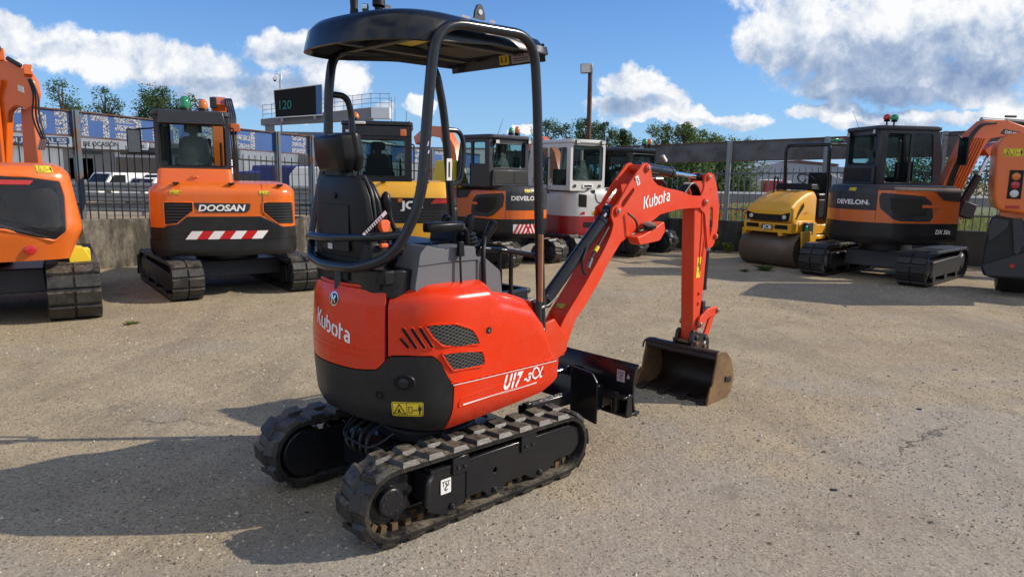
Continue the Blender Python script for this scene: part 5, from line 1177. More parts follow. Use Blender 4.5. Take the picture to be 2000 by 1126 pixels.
mb = MB(); slab(mb, [(-6.70, 2.66), (-6.62, 2.63), (-6.62, 2.71), (-6.70, 2.74)], 9.965, 9.972, 'stickw'); mb.build('maker_badge', lbm)
mb = MB(); mb.tube([WL(-6.97, 9.93, 1.5), WL(-6.97, 9.93, 2.6), WL(-6.90, 9.93, 2.8)], .03, 8, 'orange'); mb.tube([WL(-7.03, 9.93, 1.5), WL(-7.03, 9.93, 2.75)], .018, 8, 'orange'); mb.build('steel_pipe', lbm)
mb = MB(); mb.obx(WL(-6.92, 10, 3.13), (.12, .10, .16), (0, 0, 0), 'orange'); mb.cyl(WL(-6.96, 9.9, 3.2), WL(-6.86, 9.9, 3.2), .05, n=12, mat='darksteel'); mb.cyl(WL(-6.80, 9.95, 3.08), WL(-6.62, 9.95, 2.98), .03, n=10, mat='hose'); mb.obx(WL(-6.53, 9.95, 2.92), (.10, .1, .14), (0, .3, 0), 'dorange'); mb.build('boom_fitting', lbm, .01)
hoserun('boom_hoses', L, [[WL(-6.44+.02*k, 9.8, 2.80), WL(-6.38+.03*k, 9.8, 2.6), WL(-6.44+.05*k, 9.8, 2.3), WL(-6.33+.03*k, 9.8, 2.02)] for k in range(3)]+[[WL(-6.80+.012*k, 10.3, 2.4), WL(-6.86+.016*k, 10.3, 2.0), WL(-6.84+.02*k, 10.3, 1.5)] for k in range(2)], .012, rd=.15)
mb = MB()
for k in range(3): mb.cyl(WL(-6.33+.03*k, 9.8, 2.02), WL(-6.38+.03*k, 9.8, 1.88), .018, n=8, mat='steel')
mb.build('hose_coupling', L)
# yellow wedge lying on its crawler
wd = MB(); 
for k in range(7): wd.obx((0.0, -.09+.03*k, .035), (.16, .016, .07), (0, 0, 0), 'sticky')
wd.prism([(-.08, 0), (.08, 0), (.08, .02), (.03, .08), (-.08, .085)], 'y', -.105, .105, 'sticky')
w = wd.build('wheel_chock', None, .003); w.location = (-4.93, 8.12, .605); w.rotation_euler = (0, 0, rad(35)); w.scale = (1.3, 1.3, 2.1); tag(w, 'small yellow ribbed wedge lying on the dusty crawler of the left edge excavator', 'chock')

# ================================================================== charcoal and orange excavators (two of the same make)
def develon(root, R, w, xf, zb, z1, z2, zt, zc, cabx, caby, ta, tr, zlab, model, vis, stripe, cz=None):
    for yc in (tr[0], -tr[0]): crawler(root, ta, yc, tr[1], tr[2], tr[3], tr[4], 40, tr[5], .05)
    chassis(root, ta, 1.0, .2, zb-.08, 1.0, (tr[2]/2+.35, 1.6, .40))
    A = math.acos(w/R); pts = [(xf, -w)]+[(R*math.cos(t), R*math.sin(t)) for t in [-(math.pi/2+A)-(math.pi-2*A)*k/14 for k in range(15)]]+[(xf, w)]
    sh = Shell(pts, [0]*17, lambda z: .07*max(0, (zb+.12-z)/.12)**2 if z < zb+.12 else (.05*((z-zt+.10)/.10)**2 if z > zt-.10 else 0))
    cwm = sh.panel('counterweight', root, 0, sh.T, zb, z1-.003, 'cw', .012, 110, 8, .2)
    ss, se = sh.sx(-.66*R/.95, -1), sh.sx(-.66*R/.95, 1)     # seams between tail and sides
    if zlab[0] is None: zlab = (se-.10 if stripe else ss+.74, zlab[1], zlab[2])
    if stripe: stripe = (se-.14,)+tuple(stripe[1:])
    sh.panel('hood_band', root, ss+.004, se-.004, z1, z2-.002, 'orange' if stripe else 'dorange', .0, 40, 4, .05)
    sh.panel('rear_hood', root, ss+.004, se-.004, z2, zt, 'dgrey', .0, 60, 8, .05)
    om = 'orange' if stripe else 'dorange'
    for sd in (-1, 1):
        a, b = (0, ss-.004) if sd < 0 else (se+.004, sh.T)
        sp_ = sh.panel('side_panel', root, a, b, z1, zt-.02, om, .0, 30, 10, .05)
        f = (lambda x, y, l=0, sd=sd: sh.at(ss-x if sd < 0 else se+x, y, .003+l)); f.curved = True
        Ls = ss if sd < 0 else sh.T-se; H_ = zt-z1
        mb = MB(); k = Ls/1.55
        ink_poly(mb, f, rpoly([(.06*k, zt-H_*.18), (.20*k, zt-H_*.19), (.85*k, zt-H_*.26), (1.0*k, zt-H_*.42), (1.06*k, z1+H_*.18), (1.0*k, z1+H_*.05), (.42*k, z1+H_*.06), (.28*k, z1+H_*.12), (.06*k, z1+H_*.40), (.03*k, zt-H_*.3)], .03), 'dgrey', .001)
        ink_poly(mb, f, rpoly([(.20*k, zt-H_*.30), (.80*k, zt-H_*.34), (.90*k, zt-H_*.5), (.92*k, z1+H_*.22), (.45*k, z1+H_*.17), (.24*k, z1+H_*.36)], .03), 'grille', .006)
        ink_poly(mb, f, rpoly([(.82*k, z1+H_*.42), (1.2*k, z1+H_*.44), (1.22*k, z1+H_*.50), (.82*k, z1+H_*.51)], .015), om, .012)
        mb.build('side_vent', sp_)
        mb = MB(); ink_poly(mb, f, rpoly([(0, zt-.02-H_*.07), (.85*k, zt-.02-H_*.07), (1.05*k, zt-.12*H_), (1.22*k, zt-H_*.36), (Ls-.005, zt-H_*.40), (Ls-.005, zt-.022), (0, zt-.022)], .02), 'dgrey', .006); mb.build('shoulder_trim', sp_)
        mb = MB(); ink_text(mb, (lambda x, y, l=0, sd=sd: sh.at((ss-1.12*k-x) if sd < 0 else (se+1.12*k+.32-x), y, .014+l)), model, .075*k, 'letter', .003, 0, zb+.21*k, bold=.03, shear=.15, fit=.30*k); mb.build('model_lettering', cwm)
    mb = MB(); mb.loft([[Vector((p.x*k_, p.y*k_, z)) for p in [sh.at(sh.T*q/60, zt, 0) for q in range(61)]] for z, k_ in ((zt-.03, .985), (zt+.0, .975), (zt+.02, .92))], 'dgrey'); mb.build('hood_top', root, 0, 45)
    mb = MB(); mid = sh.T/2
    ink_text(mb, (lambda x, y, l=0: sh.at(zlab[0]-x, y, .003+l)), 'DEVELON', .075, 'letter', .003, 0, zlab[1], bold=.03, fit=zlab[2]); mb.build('lettering', root)
    mp = lambda x, y, l=0: sh.at(zlab[0]-.25-x, zt-.09+y, .002+l); warn_sticker(root, mp, .14, .055)
    mb = MB(); mb.cyl(sh.at(zlab[0]-.62, z2+.10, -.01), sh.at(zlab[0]-.62, z2+.10, .012), .02, n=12, mat='steel'); mb.build('hood_lock', root)
    if stripe:
        mb = MB(); s0, zz, wd_, hh = stripe
        mps = lambda x, y, l=0: sh.at(s0-x, zz+y, .014+l)
        ink_poly(mb, mps, [(0, 0), (wd_*.5, 0), (wd_*.5, hh), (0, hh)], 'letter', .001); ink_poly(mb, mps, [(wd_*.5, 0), (wd_, 0), (wd_, hh), (wd_*.5, hh)], 'letter', .001)
        for k in range(8):
            c = wd_/2; u = wd_/16; x = k*2*u; sg = .5 if x < c else -.5; x0 = x; e = hh*sg
            q = [(x0, 0), (x0+u, 0), (x0+u+e, hh), (x0+e, hh)]
            if min(a for a, _ in q) >= -.001 and max(a for a, _ in q) <= wd_+.001: ink_poly(mb, mps, q, 'redd', .004)
        mb.build('hazard_stripe', root)
    X0, X1 = cabx; Y0, Y1 = caby
    c_ = cab(root, X0, X1, Y0, Y1, zt, zc, 'dgrey', (Y0+.09, Y1-.10, zt+.36*(zc-zt), zc-.16), [(X0+.15, X0+.57, zt+.06, zc-.14), (X0+.61, X1-.14, zt+.06, zc-.14)], [(X0+.12, X0+.45, zt+.4, zc-.14), (X0+.50, X1-.1, zt-.0+.05, zc-.14)], gl='glass', film=True)
    mb = MB(); mb.bx(X0-.05, X0-.003, Y0+.03, Y1-.04, zt+.02, zt+.33*(zc-zt), 'dgrey', .0, .02); rbx = mb.build('cab_rear_box', root, .012)
    mb = MB(); mb.bx(X0-.056, X0-.048, Y0+.09, (Y0+Y1)/2-.08, zt+.06, zt+.29*(zc-zt), 'grille'); mb.bx(X0-.056, X0-.048, (Y0+Y1)/2-.05, Y1-.09, zt+.06, zt+.29*(zc-zt), 'grille'); mb.build('rear_box_grille', rbx, .01)
    mb = MB(); mb.bx(X0-.08, X0-.04, Y0+.02, Y0+.10, zc-.15, zc-.07, 'plastic'); mb.bx(X0-.085, X0-.08, Y0+.03, Y0+.09, zc-.14, zc-.08, 'clear'); mb.build('rear_work_lamp', root, .006)
    fittings(root, [(X0+.35, Y0-.005, zt+.1, zc-.25), (X1-.05, Y1+.005, zt-.2, zc-.5)], [(-R*.93, .1, zt-.03), (-R*.90, -.25, zt-.03)], [(X0-.003, Y1-.14, zc-.17)])
    mb = MB(); mb.cyl((X0+.05, Y1-.25, zc), (X0-.08, Y1-.25, zc+.28), .004, .002, 6, 'plastic'); mb.build('aerial', root)
    return sh
R_ = thing('tracked_excavator', 'charcoal and orange excavator on the right with raised orange boom and red and green beacons', 'excavator', (6.58, 12.7, 0), rad(6))
develon(R_, .98, .85, .68, .62, .98, 1.18, 1.58, 2.60, (-.38, .80), (-.16, .85), rad(38), (.80, .42, 2.45, .56, 'rubber3', 1), (None, 1.27, .60), 'DX 50z', -1, None)
for lm, y, z in (('redlens', -.10, 2.66), ('green', -.30, 2.64)):
    b = empty('beacon', R_); mb = MB(); mb.cyl((-.25, y, 2.56), (-.25, y, z+.02), .014, n=8, mat='plastic'); mb.lathe([(.04, 0), (.055, .02), (.03, .03)], (-.25, y, z), (0, 0, 1), 16, 'plastic'); mb.build('beacon_base', b)
    mb = MB(); mb.lathe([(.05, .0), (.066, .02), (.064, .055), (.04, .085), (.01, .095)], (-.25, y, z+.03), (0, 0, 1), 18, lm); mb.build('beacon_lens', b)
mb = MB(); boomsec(mb, [(.92, 1.15, .13, .10), (1.05, 1.50, .17, .10), (1.25, 1.95, .19, .10), (1.42, 2.35, .19, .10), (1.62, 2.57, .17, .10), (1.95, 2.60, .14, .10), (2.4, 2.50, .11, .10), (3.0, 2.30, .09, .09)], 0, 'orange'); rb = mb.build('boom', R_, .012)
mb = MB(); mb.cyl((1.55, 0, 2.74), (2.0, 0, 2.72), .045, n=14, mat='steel'); mb.cyl((2.0, 0, 2.72), (2.9, 0, 2.68), .055, n=14, mat='darksteel'); mb.cyl((1.9, -.12, 2.80), (2.1, -.12, 2.80), .02, n=8, mat='hose'); mb.build('arm_cylinder', R_)
mb = MB(); mb.cyl((1.38, 0, 1.30), (1.62, 0, 1.78), .07, n=16, mat='blackp'); mb.cyl((1.62, 0, 1.78), (1.85, 0, 2.30), .035, n=16, mat='chrome'); mb.obx((1.42, -.02, 1.18), (.26, .2, .26), (0, .3, 0), 'darksteel'); mb.build('boom_cylinder', R_, .008)
mb = MB(); mb.prism(rpoly([(1.60, 2.22), (1.80, 2.36), (2.15, 2.42), (2.05, 2.30), (1.85, 2.17), (1.70, 2.12)], .03), 'y', -.115, .115, 'orange', [circ(1.80, 2.26, .03, 12)]); mb.build('cylinder_lug', rb, .006)
hoserun('boom_hoses', R_, [[(1.0-.03*k+.0, -.12, 1.35+.03*k), (1.12-.04*k, -.13, 1.9), (1.30-.03*k, -.13, 2.42), (1.50-.02*k, -.12, 2.66+.01*k), (1.75, -.12, 2.68)] for k in range(3)], .016, 'hose', .2)
hoserun('boom_pipes', rb, [[(.93+.055*k, -.115, 1.30), (1.20+.055*k, -.115, 2.0), (1.38+.05*k, -.115, 2.42)] for k in range(5)], .013, 'dorange', .2)
hoserun('slew_hoses', R_, [[(.7, -.2+.03*k, .95), (.86, -.2+.03*k, .90), (.95, -.1, 1.1), (1.1, -.1, 1.3)] for k in range(4)], .018, 'hose', .1)
mb = MB(); mpp = plane_map((1.88, -.103, 2.545), (1, 0, -.16), (.16, 0, 1), (0, -1, 0)); ink_poly(mb, mpp, [(-.02, -.04), (.5, -.04), (.5, .05), (.03, .05)], 'dgrey', .002); ink_text(mb, mpp, 'DEVELON', .05, 'letter', .005, .06, -.02, bold=.03, fit=.40); mb.build('lettering', rb)
mb = MB(); mb.tube(fil([(.78, -.18, 2.45), (.95, -.28, 2.45), (1.05, -.30, 2.36)], .05), .010, 8, 'plastic'); mb.bx(1.03, 1.07, -.42, -.20, 1.95, 2.42, 'plastic'); ms = mb.build('side_mirror', R_, .03); mb = MB(); mb.bx(1.024, 1.029, -.405, -.215, 1.98, 2.38, 'mirror'); mb.build('mirror_glass', ms)
Mv = thing('tracked_excavator', 'charcoal and orange excavator with red and white chevrons on its tail, behind the levers', 'excavator', (-.13, 13.75, 0), rad(135))
develon(Mv, .765, .69, .62, .52, .86, 1.02, 1.43, 2.36, (-.36, .52), (-.20, .80), 0, (.62, .36, 1.9, .46, 'rubber', 0), (None, 1.20, .56), '35z', 1, (None, .60, .62, .17))
beacon(Mv, (-.25, .16, 2.37), 'green', .05, .09); beacon(Mv, (-.25, .0, 2.37), 'amber', .05, .12)
mb = MB(); boomsec(mb, [(.8, 1.0, .12, .09), (1.0, 1.6, .14, .09), (1.15, 2.1, .14, .09), (1.4, 2.45, .12, .09), (1.9, 2.5, .10, .08), (2.3, 2.3, .09, .08)], .35, 'orange'); mb.build('boom', Mv, .01)
hoserun('boom_hoses', Mv, [[(.9, .25+.03*k, 1.3), (1.1, .25+.03*k, 2.0), (1.35, .25+.03*k, 2.5), (1.9, .3+.03*k, 2.58)] for k in range(4)], .014, 'hose', .2)
mb = MB(); mb.bx(.55, 1.15, .5, .9, 1.4, 1.9, 'sticky', .05, .05); mb.build('yellow_guard', Mv, .03)

# ================================================================== yellow excavator behind the seat
J = thing('tracked_excavator', 'yellow excavator with black cab and amber beacon between the posts of the red one', 'excavator', (-1.75, 11.9, 0), rad(98))
for yc in (.70, -.55): crawler(J, 0, yc, .35, 2.0, .48, 'rubber3', 40, 1, .1)
chassis(J, 0, 1.1, .2, .5, 1.0)
jsh = Shell([(.9, -.72), (-.9, -.72), (-.98, 0), (-.9, .85), (.9, .85)], [0, .22, 1, .22, 0], lambda z: .04*max(0, (.66-z)/.08)**2 if z < .66 else (.13*((z-1.28)/.24)**1.6 if z > 1.28 else 0))
Y = jsh.sy
jsh.panel('counterweight', J, 0, jsh.T, .575, .90, 'yellow', .006, 80, 6, .1); jsh.panel('rear_grille_band', J, 0, jsh.T, .902, 1.285, 'blackp', -.006, 80, 6, .1); jsh.panel('engine_hood', J, 0, jsh.T, 1.287, 1.52, 'yellow', .008, 80, 10, .1)
mb = MB(); r0 = [jsh.at(jsh.T*k/60, 1.519, .008) for k in range(61)]; mb.loft([r0, [Vector((p.x*.95, p.y*.95, 1.53)) for p in r0]], 'yellow'); mb.build('hood_top', J, 0, 45)
mp = smap(jsh, Y(.09), 1.12, .0); mb = MB(); ink_text(mb, mp, 'JCB', .115, 'letter', .004, 0, 0, bold=.04, fit=.34); ink_poly(mb, mp, [(-.035, .10), (.03, .10), (.03, .155), (-.035, .155)], 'amber', .009); mb.build('lettering', J)
for y0, y1 in ((-.36, -.64), (.50, .24)):
    a, b = Y(y0), Y(y1); f = lambda x, y, l=0: jsh.at(a+(b-a)*x, y, .0+l); mb = MB(); ink_poly(mb, f, [(0, 1.20), (1, 1.21), (1, 1.275), (.25, 1.275)] if y0 < 0 else [(0, 1.21), (1, 1.20), (.75, 1.275), (0, 1.275)], 'redlens', .006); mb.build('tail_light', J)
mb = MB()
for k in range(4): ink_line(mb, smap(jsh, Y(.42), .945+.045*k, 0), [(.0, 0), (.25, 0), (.5, 0), (.75, 0), (1.0, 0)], .012, 'dgrey', .006)
mb.build('louvres', J)
cab(J, -.82, .6, -.08, .95, 1.52, 2.42, 'blackp', (.02, .87, 1.60, 2.14), gl='dglass')
mb = MB(); mb.bx(-.90, -.83, -.05, .93, 2.20, 2.34, 'blackp', .02, .02); mb.tube([(-.88, -.04, 2.42), (-.92, -.04, 2.42), (-.92, -.10, 2.30)], .008, 6, 'blackp'); mb.build('roof_fascia', J, .02)
mb = MB(); mb.bx(-.93, -.90, .0, .09, 2.20, 2.30, 'amber'); mb.build('rear_work_lamp', J, .01); mb = MB(); mb.cyl((-.7, .0, 2.42), (-.7, .0, 2.58), .004, n=6, mat='plastic'); mb.build('aerial', J)
mb = MB(); mb.bx(-.93, -.90, .60, .80, 2.36, 2.40, 'stickw'); mb.build('lamp_bar', J, .01)
beacon(J, (-.62, .76, 2.42), 'amber', .052, .09)
# ================================================================== white and crimson excavator
Tk = thing('tracked_excavator', 'white excavator with dark red counterweight and white framed cab behind the red boom', 'excavator', (1.45, 15.4, 0), rad(125))
for yc in (.80, -.80): crawler(Tk, 0, yc, .38, 2.3, .50, 'rubber', 42, 0, .1)
chassis(Tk, 0, 1.2, .2, .5, 1.0)
tsh = Shell([(.8, -.92), (-.72, -.95), (-.9, 0), (-.72, .95), (.8, .92)], [0, .35, 1.5, .35, 0], lambda z: .06*max(0, (.5-z)/.12)**2 if z < .5 else (.08*((z-1.25)/.16)**2 if z > 1.25 else 0)); Y = tsh.sy
tsh.panel('counterweight', Tk, 0, tsh.T, .40, .855, 'crimson', .012, 100, 8, .1); tsh.panel('engine_hood', Tk, 0, tsh.T, .858, 1.40, 'white', 0, 100, 12, .1)
mb = MB(); r0 = [tsh.at(tsh.T*k/60, 1.399, 0) for k in range(61)]; mb.loft([r0, [Vector((p.x*.93, p.y*.93, 1.42)) for p in r0]], 'white'); mb.build('hood_top', Tk, 0, 45)
mb = MB(); f = smap(tsh, Y(.62), .0, .012); ink_poly(mb, f, rpoly([(0, .63), (.36, .63), (.36, .74), (0, .74)], .03), 'void', .003); mb.build('lower_vent', Tk)
mb = MB(); f = smap(tsh, Y(.72), .0, 0); ink_poly(mb, f, rpoly([(0, 1.05), (.18, 1.03), (.18, 1.28), (0, 1.30)], .02), 'void', .003)
ink_poly(mb, smap(tsh, Y(.40), 1.36), circ(0, 0, .055, 16), 'void', .003); mb.build('exhaust_opening', Tk)
mb = MB(); f = smap(tsh, Y(.36), 1.31); ink_line(mb, f, [(0, 0), (.02, -.10), (.06, -.17), (.12, -.19), (.7, -.19)], .022, 'dgrey', .003); ink_text(mb, smap(tsh, Y(.18), 1.14), 'TB260', .07, 'redd', .003, 0, 0, bold=.02, fit=.42); mb.build('lettering', Tk)
warn_sticker(Tk, smap(tsh, Y(.42), .88), .16, .075)
mb = MB(); f = smap(tsh, Y(.70), 0); ink_poly(mb, f, [(0, .89), (.12, .89), (.12, .95), (.07, .95)], 'redlens', .004); mb.build('tail_light', Tk)
cab(Tk, -.78, .62, .08, .98, 1.36, 2.36, 'white', (.15, .91, 1.56, 2.24), gl='glass', film=True)
mb = MB(); mb.bx(-.80, -.782, .40, .66, 1.42, 1.49, 'letter'); mb.bx(-.803, -.80, .43, .63, 1.435, 1.475, 'dgrey'); mb.build('number_plate', Tk, .003)
for yy in (.86, .22): mb = MB(); mb.cyl((-.80, yy, 1.455), (-.78, yy, 1.455), .03, n=14, mat='dgrey'); mb.build('round_latch', Tk)
mb = MB(); boomsec(mb, [(.8, 1.0, .13, .09), (1.0, 1.6, .15, .09), (1.2, 2.1, .15, .09), (1.6, 2.4, .13, .09), (2.1, 2.3, .1, .08)], -.15, 'dorange'); mb.build('boom', Tk, .01)
mb = MB(); mb.tube(fil([(.7, 1.0, 2.1), (.8, 1.15, 2.05)], .02), .01, 6, 'plastic'); mb.bx(.78, .82, 1.08, 1.24, 1.7, 2.02, 'plastic'); mb.build('side_mirror', Tk, .03)
# ================================================================== black excavator behind it
B2 = thing('tracked_excavator', 'black excavator with green and orange beacons standing behind the red arch of the boom', 'excavator', (2.45, 16.0, 0), rad(140))
for yc in (.70, -.62): crawler(B2, 0, yc, .38, 2.1, .50, 'rubber', 40, 0, .1)
chassis(B2, 0, 1.1, .2, .5, 1.0)
bsh = Shell([(.7, -.85), (-.75, -.85), (-.9, 0), (-.75, .85), (.7, .85)], [0, .35, 1.5, .35, 0], lambda z: .06*max(0, (.6-z)/.12)**2 if z < .6 else (.10*((z-1.15)/.2)**2 if z > 1.15 else 0)); Y = bsh.sy
bsh.panel('counterweight', B2, 0, bsh.T, .50, .80, 'blackp', .014, 80, 6, .1); bsh.panel('engine_hood', B2, 0, bsh.T, .803, 1.35, 'blackp', 0, 80, 12, .1)
mb = MB(); r0 = [bsh.at(bsh.T*k/60, 1.349, 0) for k in range(61)]; mb.loft([r0, [Vector((p.x*.9, p.y*.92, 1.39)) for p in r0]], 'crimson'); mb.build('hood_top', B2, 0, 45)
warn_sticker(B2, smap(bsh, Y(-.25), .93), .17, .09)
mb = MB(); ink_poly(mb, smap(bsh, Y(-.62), 1.0), circ(0, 0, .03, 14), 'steel', .006); mb.build('hood_lock', B2)
cab(B2, -.62, .75, -.20, .84, 1.38, 2.24, 'blackp', (-.12, .76, 1.72, 2.12), gl='glass')
beacon(B2, (-.5, .10, 2.30), 'green', .06, .11); beacon(B2, (-.5, -.10, 2.30), 'amber', .055, .12)
mb = MB(); mb.cyl((-.5, .10, 2.2), (-.5, .10, 2.31), .012, n=8, mat='plastic'); mb.cyl((-.5, -.10, 2.2), (-.5, -.10, 2.31), .012, n=8, mat='plastic'); mb.build('beacon_stem', B2)
mb = MB(); mb.tube(fil([(-.58, -.22, 2.0), (-.62, -.42, 2.12), (-.62, -.50, 2.12)], .05), .010, 6, 'plastic'); mb.obx((-.62, -.58, 2.06), (.05, .20, .06), (.6, 0, 0), 'letter'); mb.build('side_mirror', B2, .01)

# ================================================================== yellow road roller
fittings(J, [(-.3, -.085, 1.55, 2.1)], [(-.90, .35, 1.51), (-.90, -.3, 1.51)], [(-.83, .85, 2.21)])
fittings(Tk, [(-.5, .075, 1.45, 2.1), (-.1, .985, 1.3, 2.0)], [(-.82, .5, 1.39), (-.84, 0, 1.39)], [(-.785, .85, 2.27), (-.785, .2, 2.27)])
M['drum'] = rusty('brown_drum_steel', (.13, .105, .085), (.16, .11, .075), .5, .5, 2.5, .3)
Ro = thing('road_roller', 'yellow tandem road roller with wide brown steel drum parked by the right wall', 'road roller', (5.1, 13.97, 0), rad(216))
for x_ in (0, -1.62):
    d_ = empty('drum', Ro); mb = MB(); mb.lathe([(.285, -.60), (.318, -.60), (.322, -.592), (.322, .592), (.318, .60), (.285, .60), (.28, .56), (.05, .56)], (x_, 0, .322), (0, 1, 0), 56, 'drum'); mb.build('drum_shell', d_, 0, 30)
    mb = MB(); mb.lathe([(.10, .56), (.10, .63), (.06, .64)], (x_, 0, .322), (0, 1, 0), 18, 'darksteel'); mb.build('drum_hub', d_)
    for sd in (-1, 1):
        mb = MB(); mb.prism(rpoly([(x_-.16, .70), (x_+.16, .70), (x_+.12, .36), (x_+.06, .26), (x_-.06, .26), (x_-.12, .36)], .03), 'y', *sorted((sd*.625, sd*.665)), 'yellow'); mb.build('drum_fork', d_, .006)
mb = MB(); mb.prism(rpoly([(-.34, .655), (.30, .655), (.31, .84), (-.34, .84)], .02), 'y', -.52, .52, 'yellow'); mb.bx(.10, .312, -.50, -.47, .60, .66, 'yellow'); mb.bx(.10, .312, .25, .33, .60, .66, 'yellow'); frm = mb.build('front_frame', Ro, .008)
mb = MB(); mp = plane_map((.313, -.47, .70), (0, 1, 0), (0, 0, 1), (1, 0, 0))
ink_poly(mb, mp, rpoly([(.02, .04), (.30, .04), (.30, .12), (.02, .12)], .015), 'void', .002); ink_poly(mb, mp, rpoly([(.65, .03), (.92, .03), (.92, .11), (.65, .11)], .015), 'void', .002); ink_poly(mb, mp, rpoly([(.36, .01), (.60, .01), (.60, .11), (.36, .11)], .01), 'dgrey', .002)
for xx in (.33, .625): ink_poly(mb, mp, circ(xx, .06, .018, 12), 'dorange', .002)
ink_text(mb, mp, 'JCB', .07, 'letter', .005, .38, .025, bold=.04, fit=.20); mb.build('bumper_plate', frm)
mb = MB(); hood = []
for x, zt_, yw, zb_ in ((.30, 1.06, .49, .88), (.29, 1.13, .49, .88), (.26, 1.17, .485, .88), (.10, 1.27, .475, .88), (-.12, 1.38, .465, .88), (-.30, 1.44, .46, .88), (-.50, 1.455, .46, .88), (-.56, 1.40, .46, .88)):
    hood.append([Vector((x, -yw, zb_)), Vector((x, -yw, zt_-.10)), Vector((x, -yw*.93, zt_-.03)), Vector((x, -yw*.78, zt_)), Vector((x, -yw*.45, zt_-.012)), Vector((x, yw*.45, zt_-.012)), Vector((x, yw*.78, zt_)), Vector((x, yw*.93, zt_-.03)), Vector((x, yw, zt_-.10)), Vector((x, yw, zb_))])
mb.loft(hood, 'yellow'); hd = mb.build('engine_hood', Ro, .006, 30)
mb = MB(); mp = plane_map((.303, -.47, .88), (0, 1, 0), (0, 0, 1), (1, 0, 0)); ink_poly(mb, mp, rpoly([(-.01, .17), (.18, .12), (.76, .12), (.95, .17), (.93, .01), (.78, -.01), (.16, -.01), (.01, .01)], .02), 'plastic', .002)
for k in range(4): ink_line(mb, mp, [(.24, .015+.025*k), (.70, .015+.025*k)], .006, 'dgrey', .004)
mb.build('front_grille', hd)
for yy in (-.36, .36): mb = MB(); mb.lathe([(.0, 0), (.042, 0), (.04, .012), (.02, .02)], (.304, yy, .955), (1, 0, 0), 18, 'clear'); mb.build('headlight', hd)
mb = MB(); mp = plane_map((.18, .476, .9), (-1, 0, 0), (0, 0, 1), (0, 1, 0)); ink_poly(mb, mp, rpoly([(.02, .02), (.10, .02), (.12, .14), (.28, .34), (.30, .27), (.30, .24), (.17, .10), (.17, .02)][:6]+[(.16, .10)], .01), 'void', .008); ink_text(mb, mp, 'TANDEM', .03, 'inky', .008, .30, .12, fit=.16); mb.build('side_vent', hd)
mb = MB(); mb.bx(-.56, .20, -.47, .47, .84, .885, 'yellow'); mb.bx(-.52, -.30, -.54, .54, .35, .85, 'yellow', .02); mb.bx(-1.75, -.55, -.45, .45, .62, .80, 'yellow'); mb.bx(-1.9, -1.2, -.50, .50, .66, .95, 'yellow', .03, .03); mb.bx(-.9, -.56, -.50, .50, .52, .60, 'yellow'); mb.build('main_frame', Ro, .01)
mb = MB(); mb.bx(-.30, -.05, .53, .60, .62, .86, 'dgrey'); mb.bx(-.12, -.02, .60, .62, .70, .80, 'green'); mb.build('side_box', Ro, .01)
mb = MB(); mb.bx(-.78, -.45, -.40, .40, 1.46, 1.58, 'plastic', .02, .02); mb.build('dashboard', Ro, .02)
mb = MB(); mb.tube([(-.72+.16*math.cos(a)*.8, .10+.17*math.sin(a), 1.66+.10*math.cos(a)) for a in [k*math.pi/10 for k in range(20)]], .012, 8, 'plastic', closed=True); mb.cyl((-.72, .10, 1.66), (-.62, .10, 1.54), .02, n=8, mat='plastic'); mb.build('steering_wheel', Ro)
mb = MB(); mb.bx(-1.35, -.95, -.25, .25, 1.28, 1.40, 'vinyl'); mb.bx(-1.42, -1.32, -.25, .25, 1.35, 1.80, 'vinyl'); mb.build('driver_seat', Ro, .04); mb = MB(); mb.bx(-1.4, -.9, -.3, .3, .9, 1.28, 'plastic'); mb.build('seat_box', Ro, .02)
mb = MB()
for y in (-.47, .47): mb.tube(fil([(-.88, y, .85), (-.88, y, 1.6), (-.84, y, 2.26), (-.90, -y*.0+y*.9, 2.34)], .1), .035, 10, 'blackp')
mb.tube([(-.88, -.45, 2.33), (-.88, .45, 2.33)], .035, 10, 'blackp'); mb.tube(fil([(-.88, .45, 2.33), (-1.7, .45, 2.36)], .1), .03, 10, 'blackp'); mb.tube(fil([(-.88, -.45, 2.33), (-1.7, -.45, 2.36)], .1), .03, 10, 'blackp'); mb.build('rollover_bar', Ro)
mb = MB(); mb.tube(fil([(-.2, -.25, 1.40), (-.2, -.25, 1.68), (-.28, -.25, 1.72), (-.32, -.25, 1.66), (-.32, -.25, 1.40)], .05), .018, 8, 'blackp'); mb.build('hood_handle', Ro)
beacon(Ro, (-1.25, .45, 2.39), 'redlens', .05, .04); mb = MB(); mb.bx(-1.2, -.95, .40, .50, 2.40, 2.45, 'green'); mb.build('roof_lamp', Ro, .01)
# ================================================================== orange machine cut by the right edge
Q = thing('wheeled_excavator', 'orange machine cut off by the right picture edge with a stack of round tail lamps', 'excavator', (7.3, 10.45, 0), rad(60))
mb = MB(); pr = rpoly([(.27, 1.27), (.33, 1.45), (.345, 1.75), (.36, 2.22), (.27, 2.37), (-.3, 2.40), (-1.2, 2.40), (-1.2, 1.22), (-.1, 1.22)], [.06, .05, .05, .08, .08, .05, .05, .05, .05])
mb.prism(pr, 'x', .0, 1.4, 'orange'); qb = mb.build('body', Q, .05, 35, 3)
mb = MB(); mb.bx(-.012, .004, .0, .17, 1.44, 1.85, 'plastic'); mb.build('lamp_housing', qb, .02)
for k, lm in enumerate(('amber', 'redlens', 'clear')): mb = MB(); mb.lathe([(0, 0), (.055, 0), (.052, .012), (.03, .02)], (-.012, .085, 1.76-.122*k), (-1, 0, 0), 22, lm); mb.build('tail_lamp', qb)
mb = MB(); mb.bx(-.008, .003, .0, .17, 1.30, 1.345, 'redlens'); mb.build('reflector', qb, .006)
warn_sticker(qb, plane_map((-.002, .28, 2.04), (0, -1, 0), (0, 0, 1), (-1, 0, 0)), .25, .12)
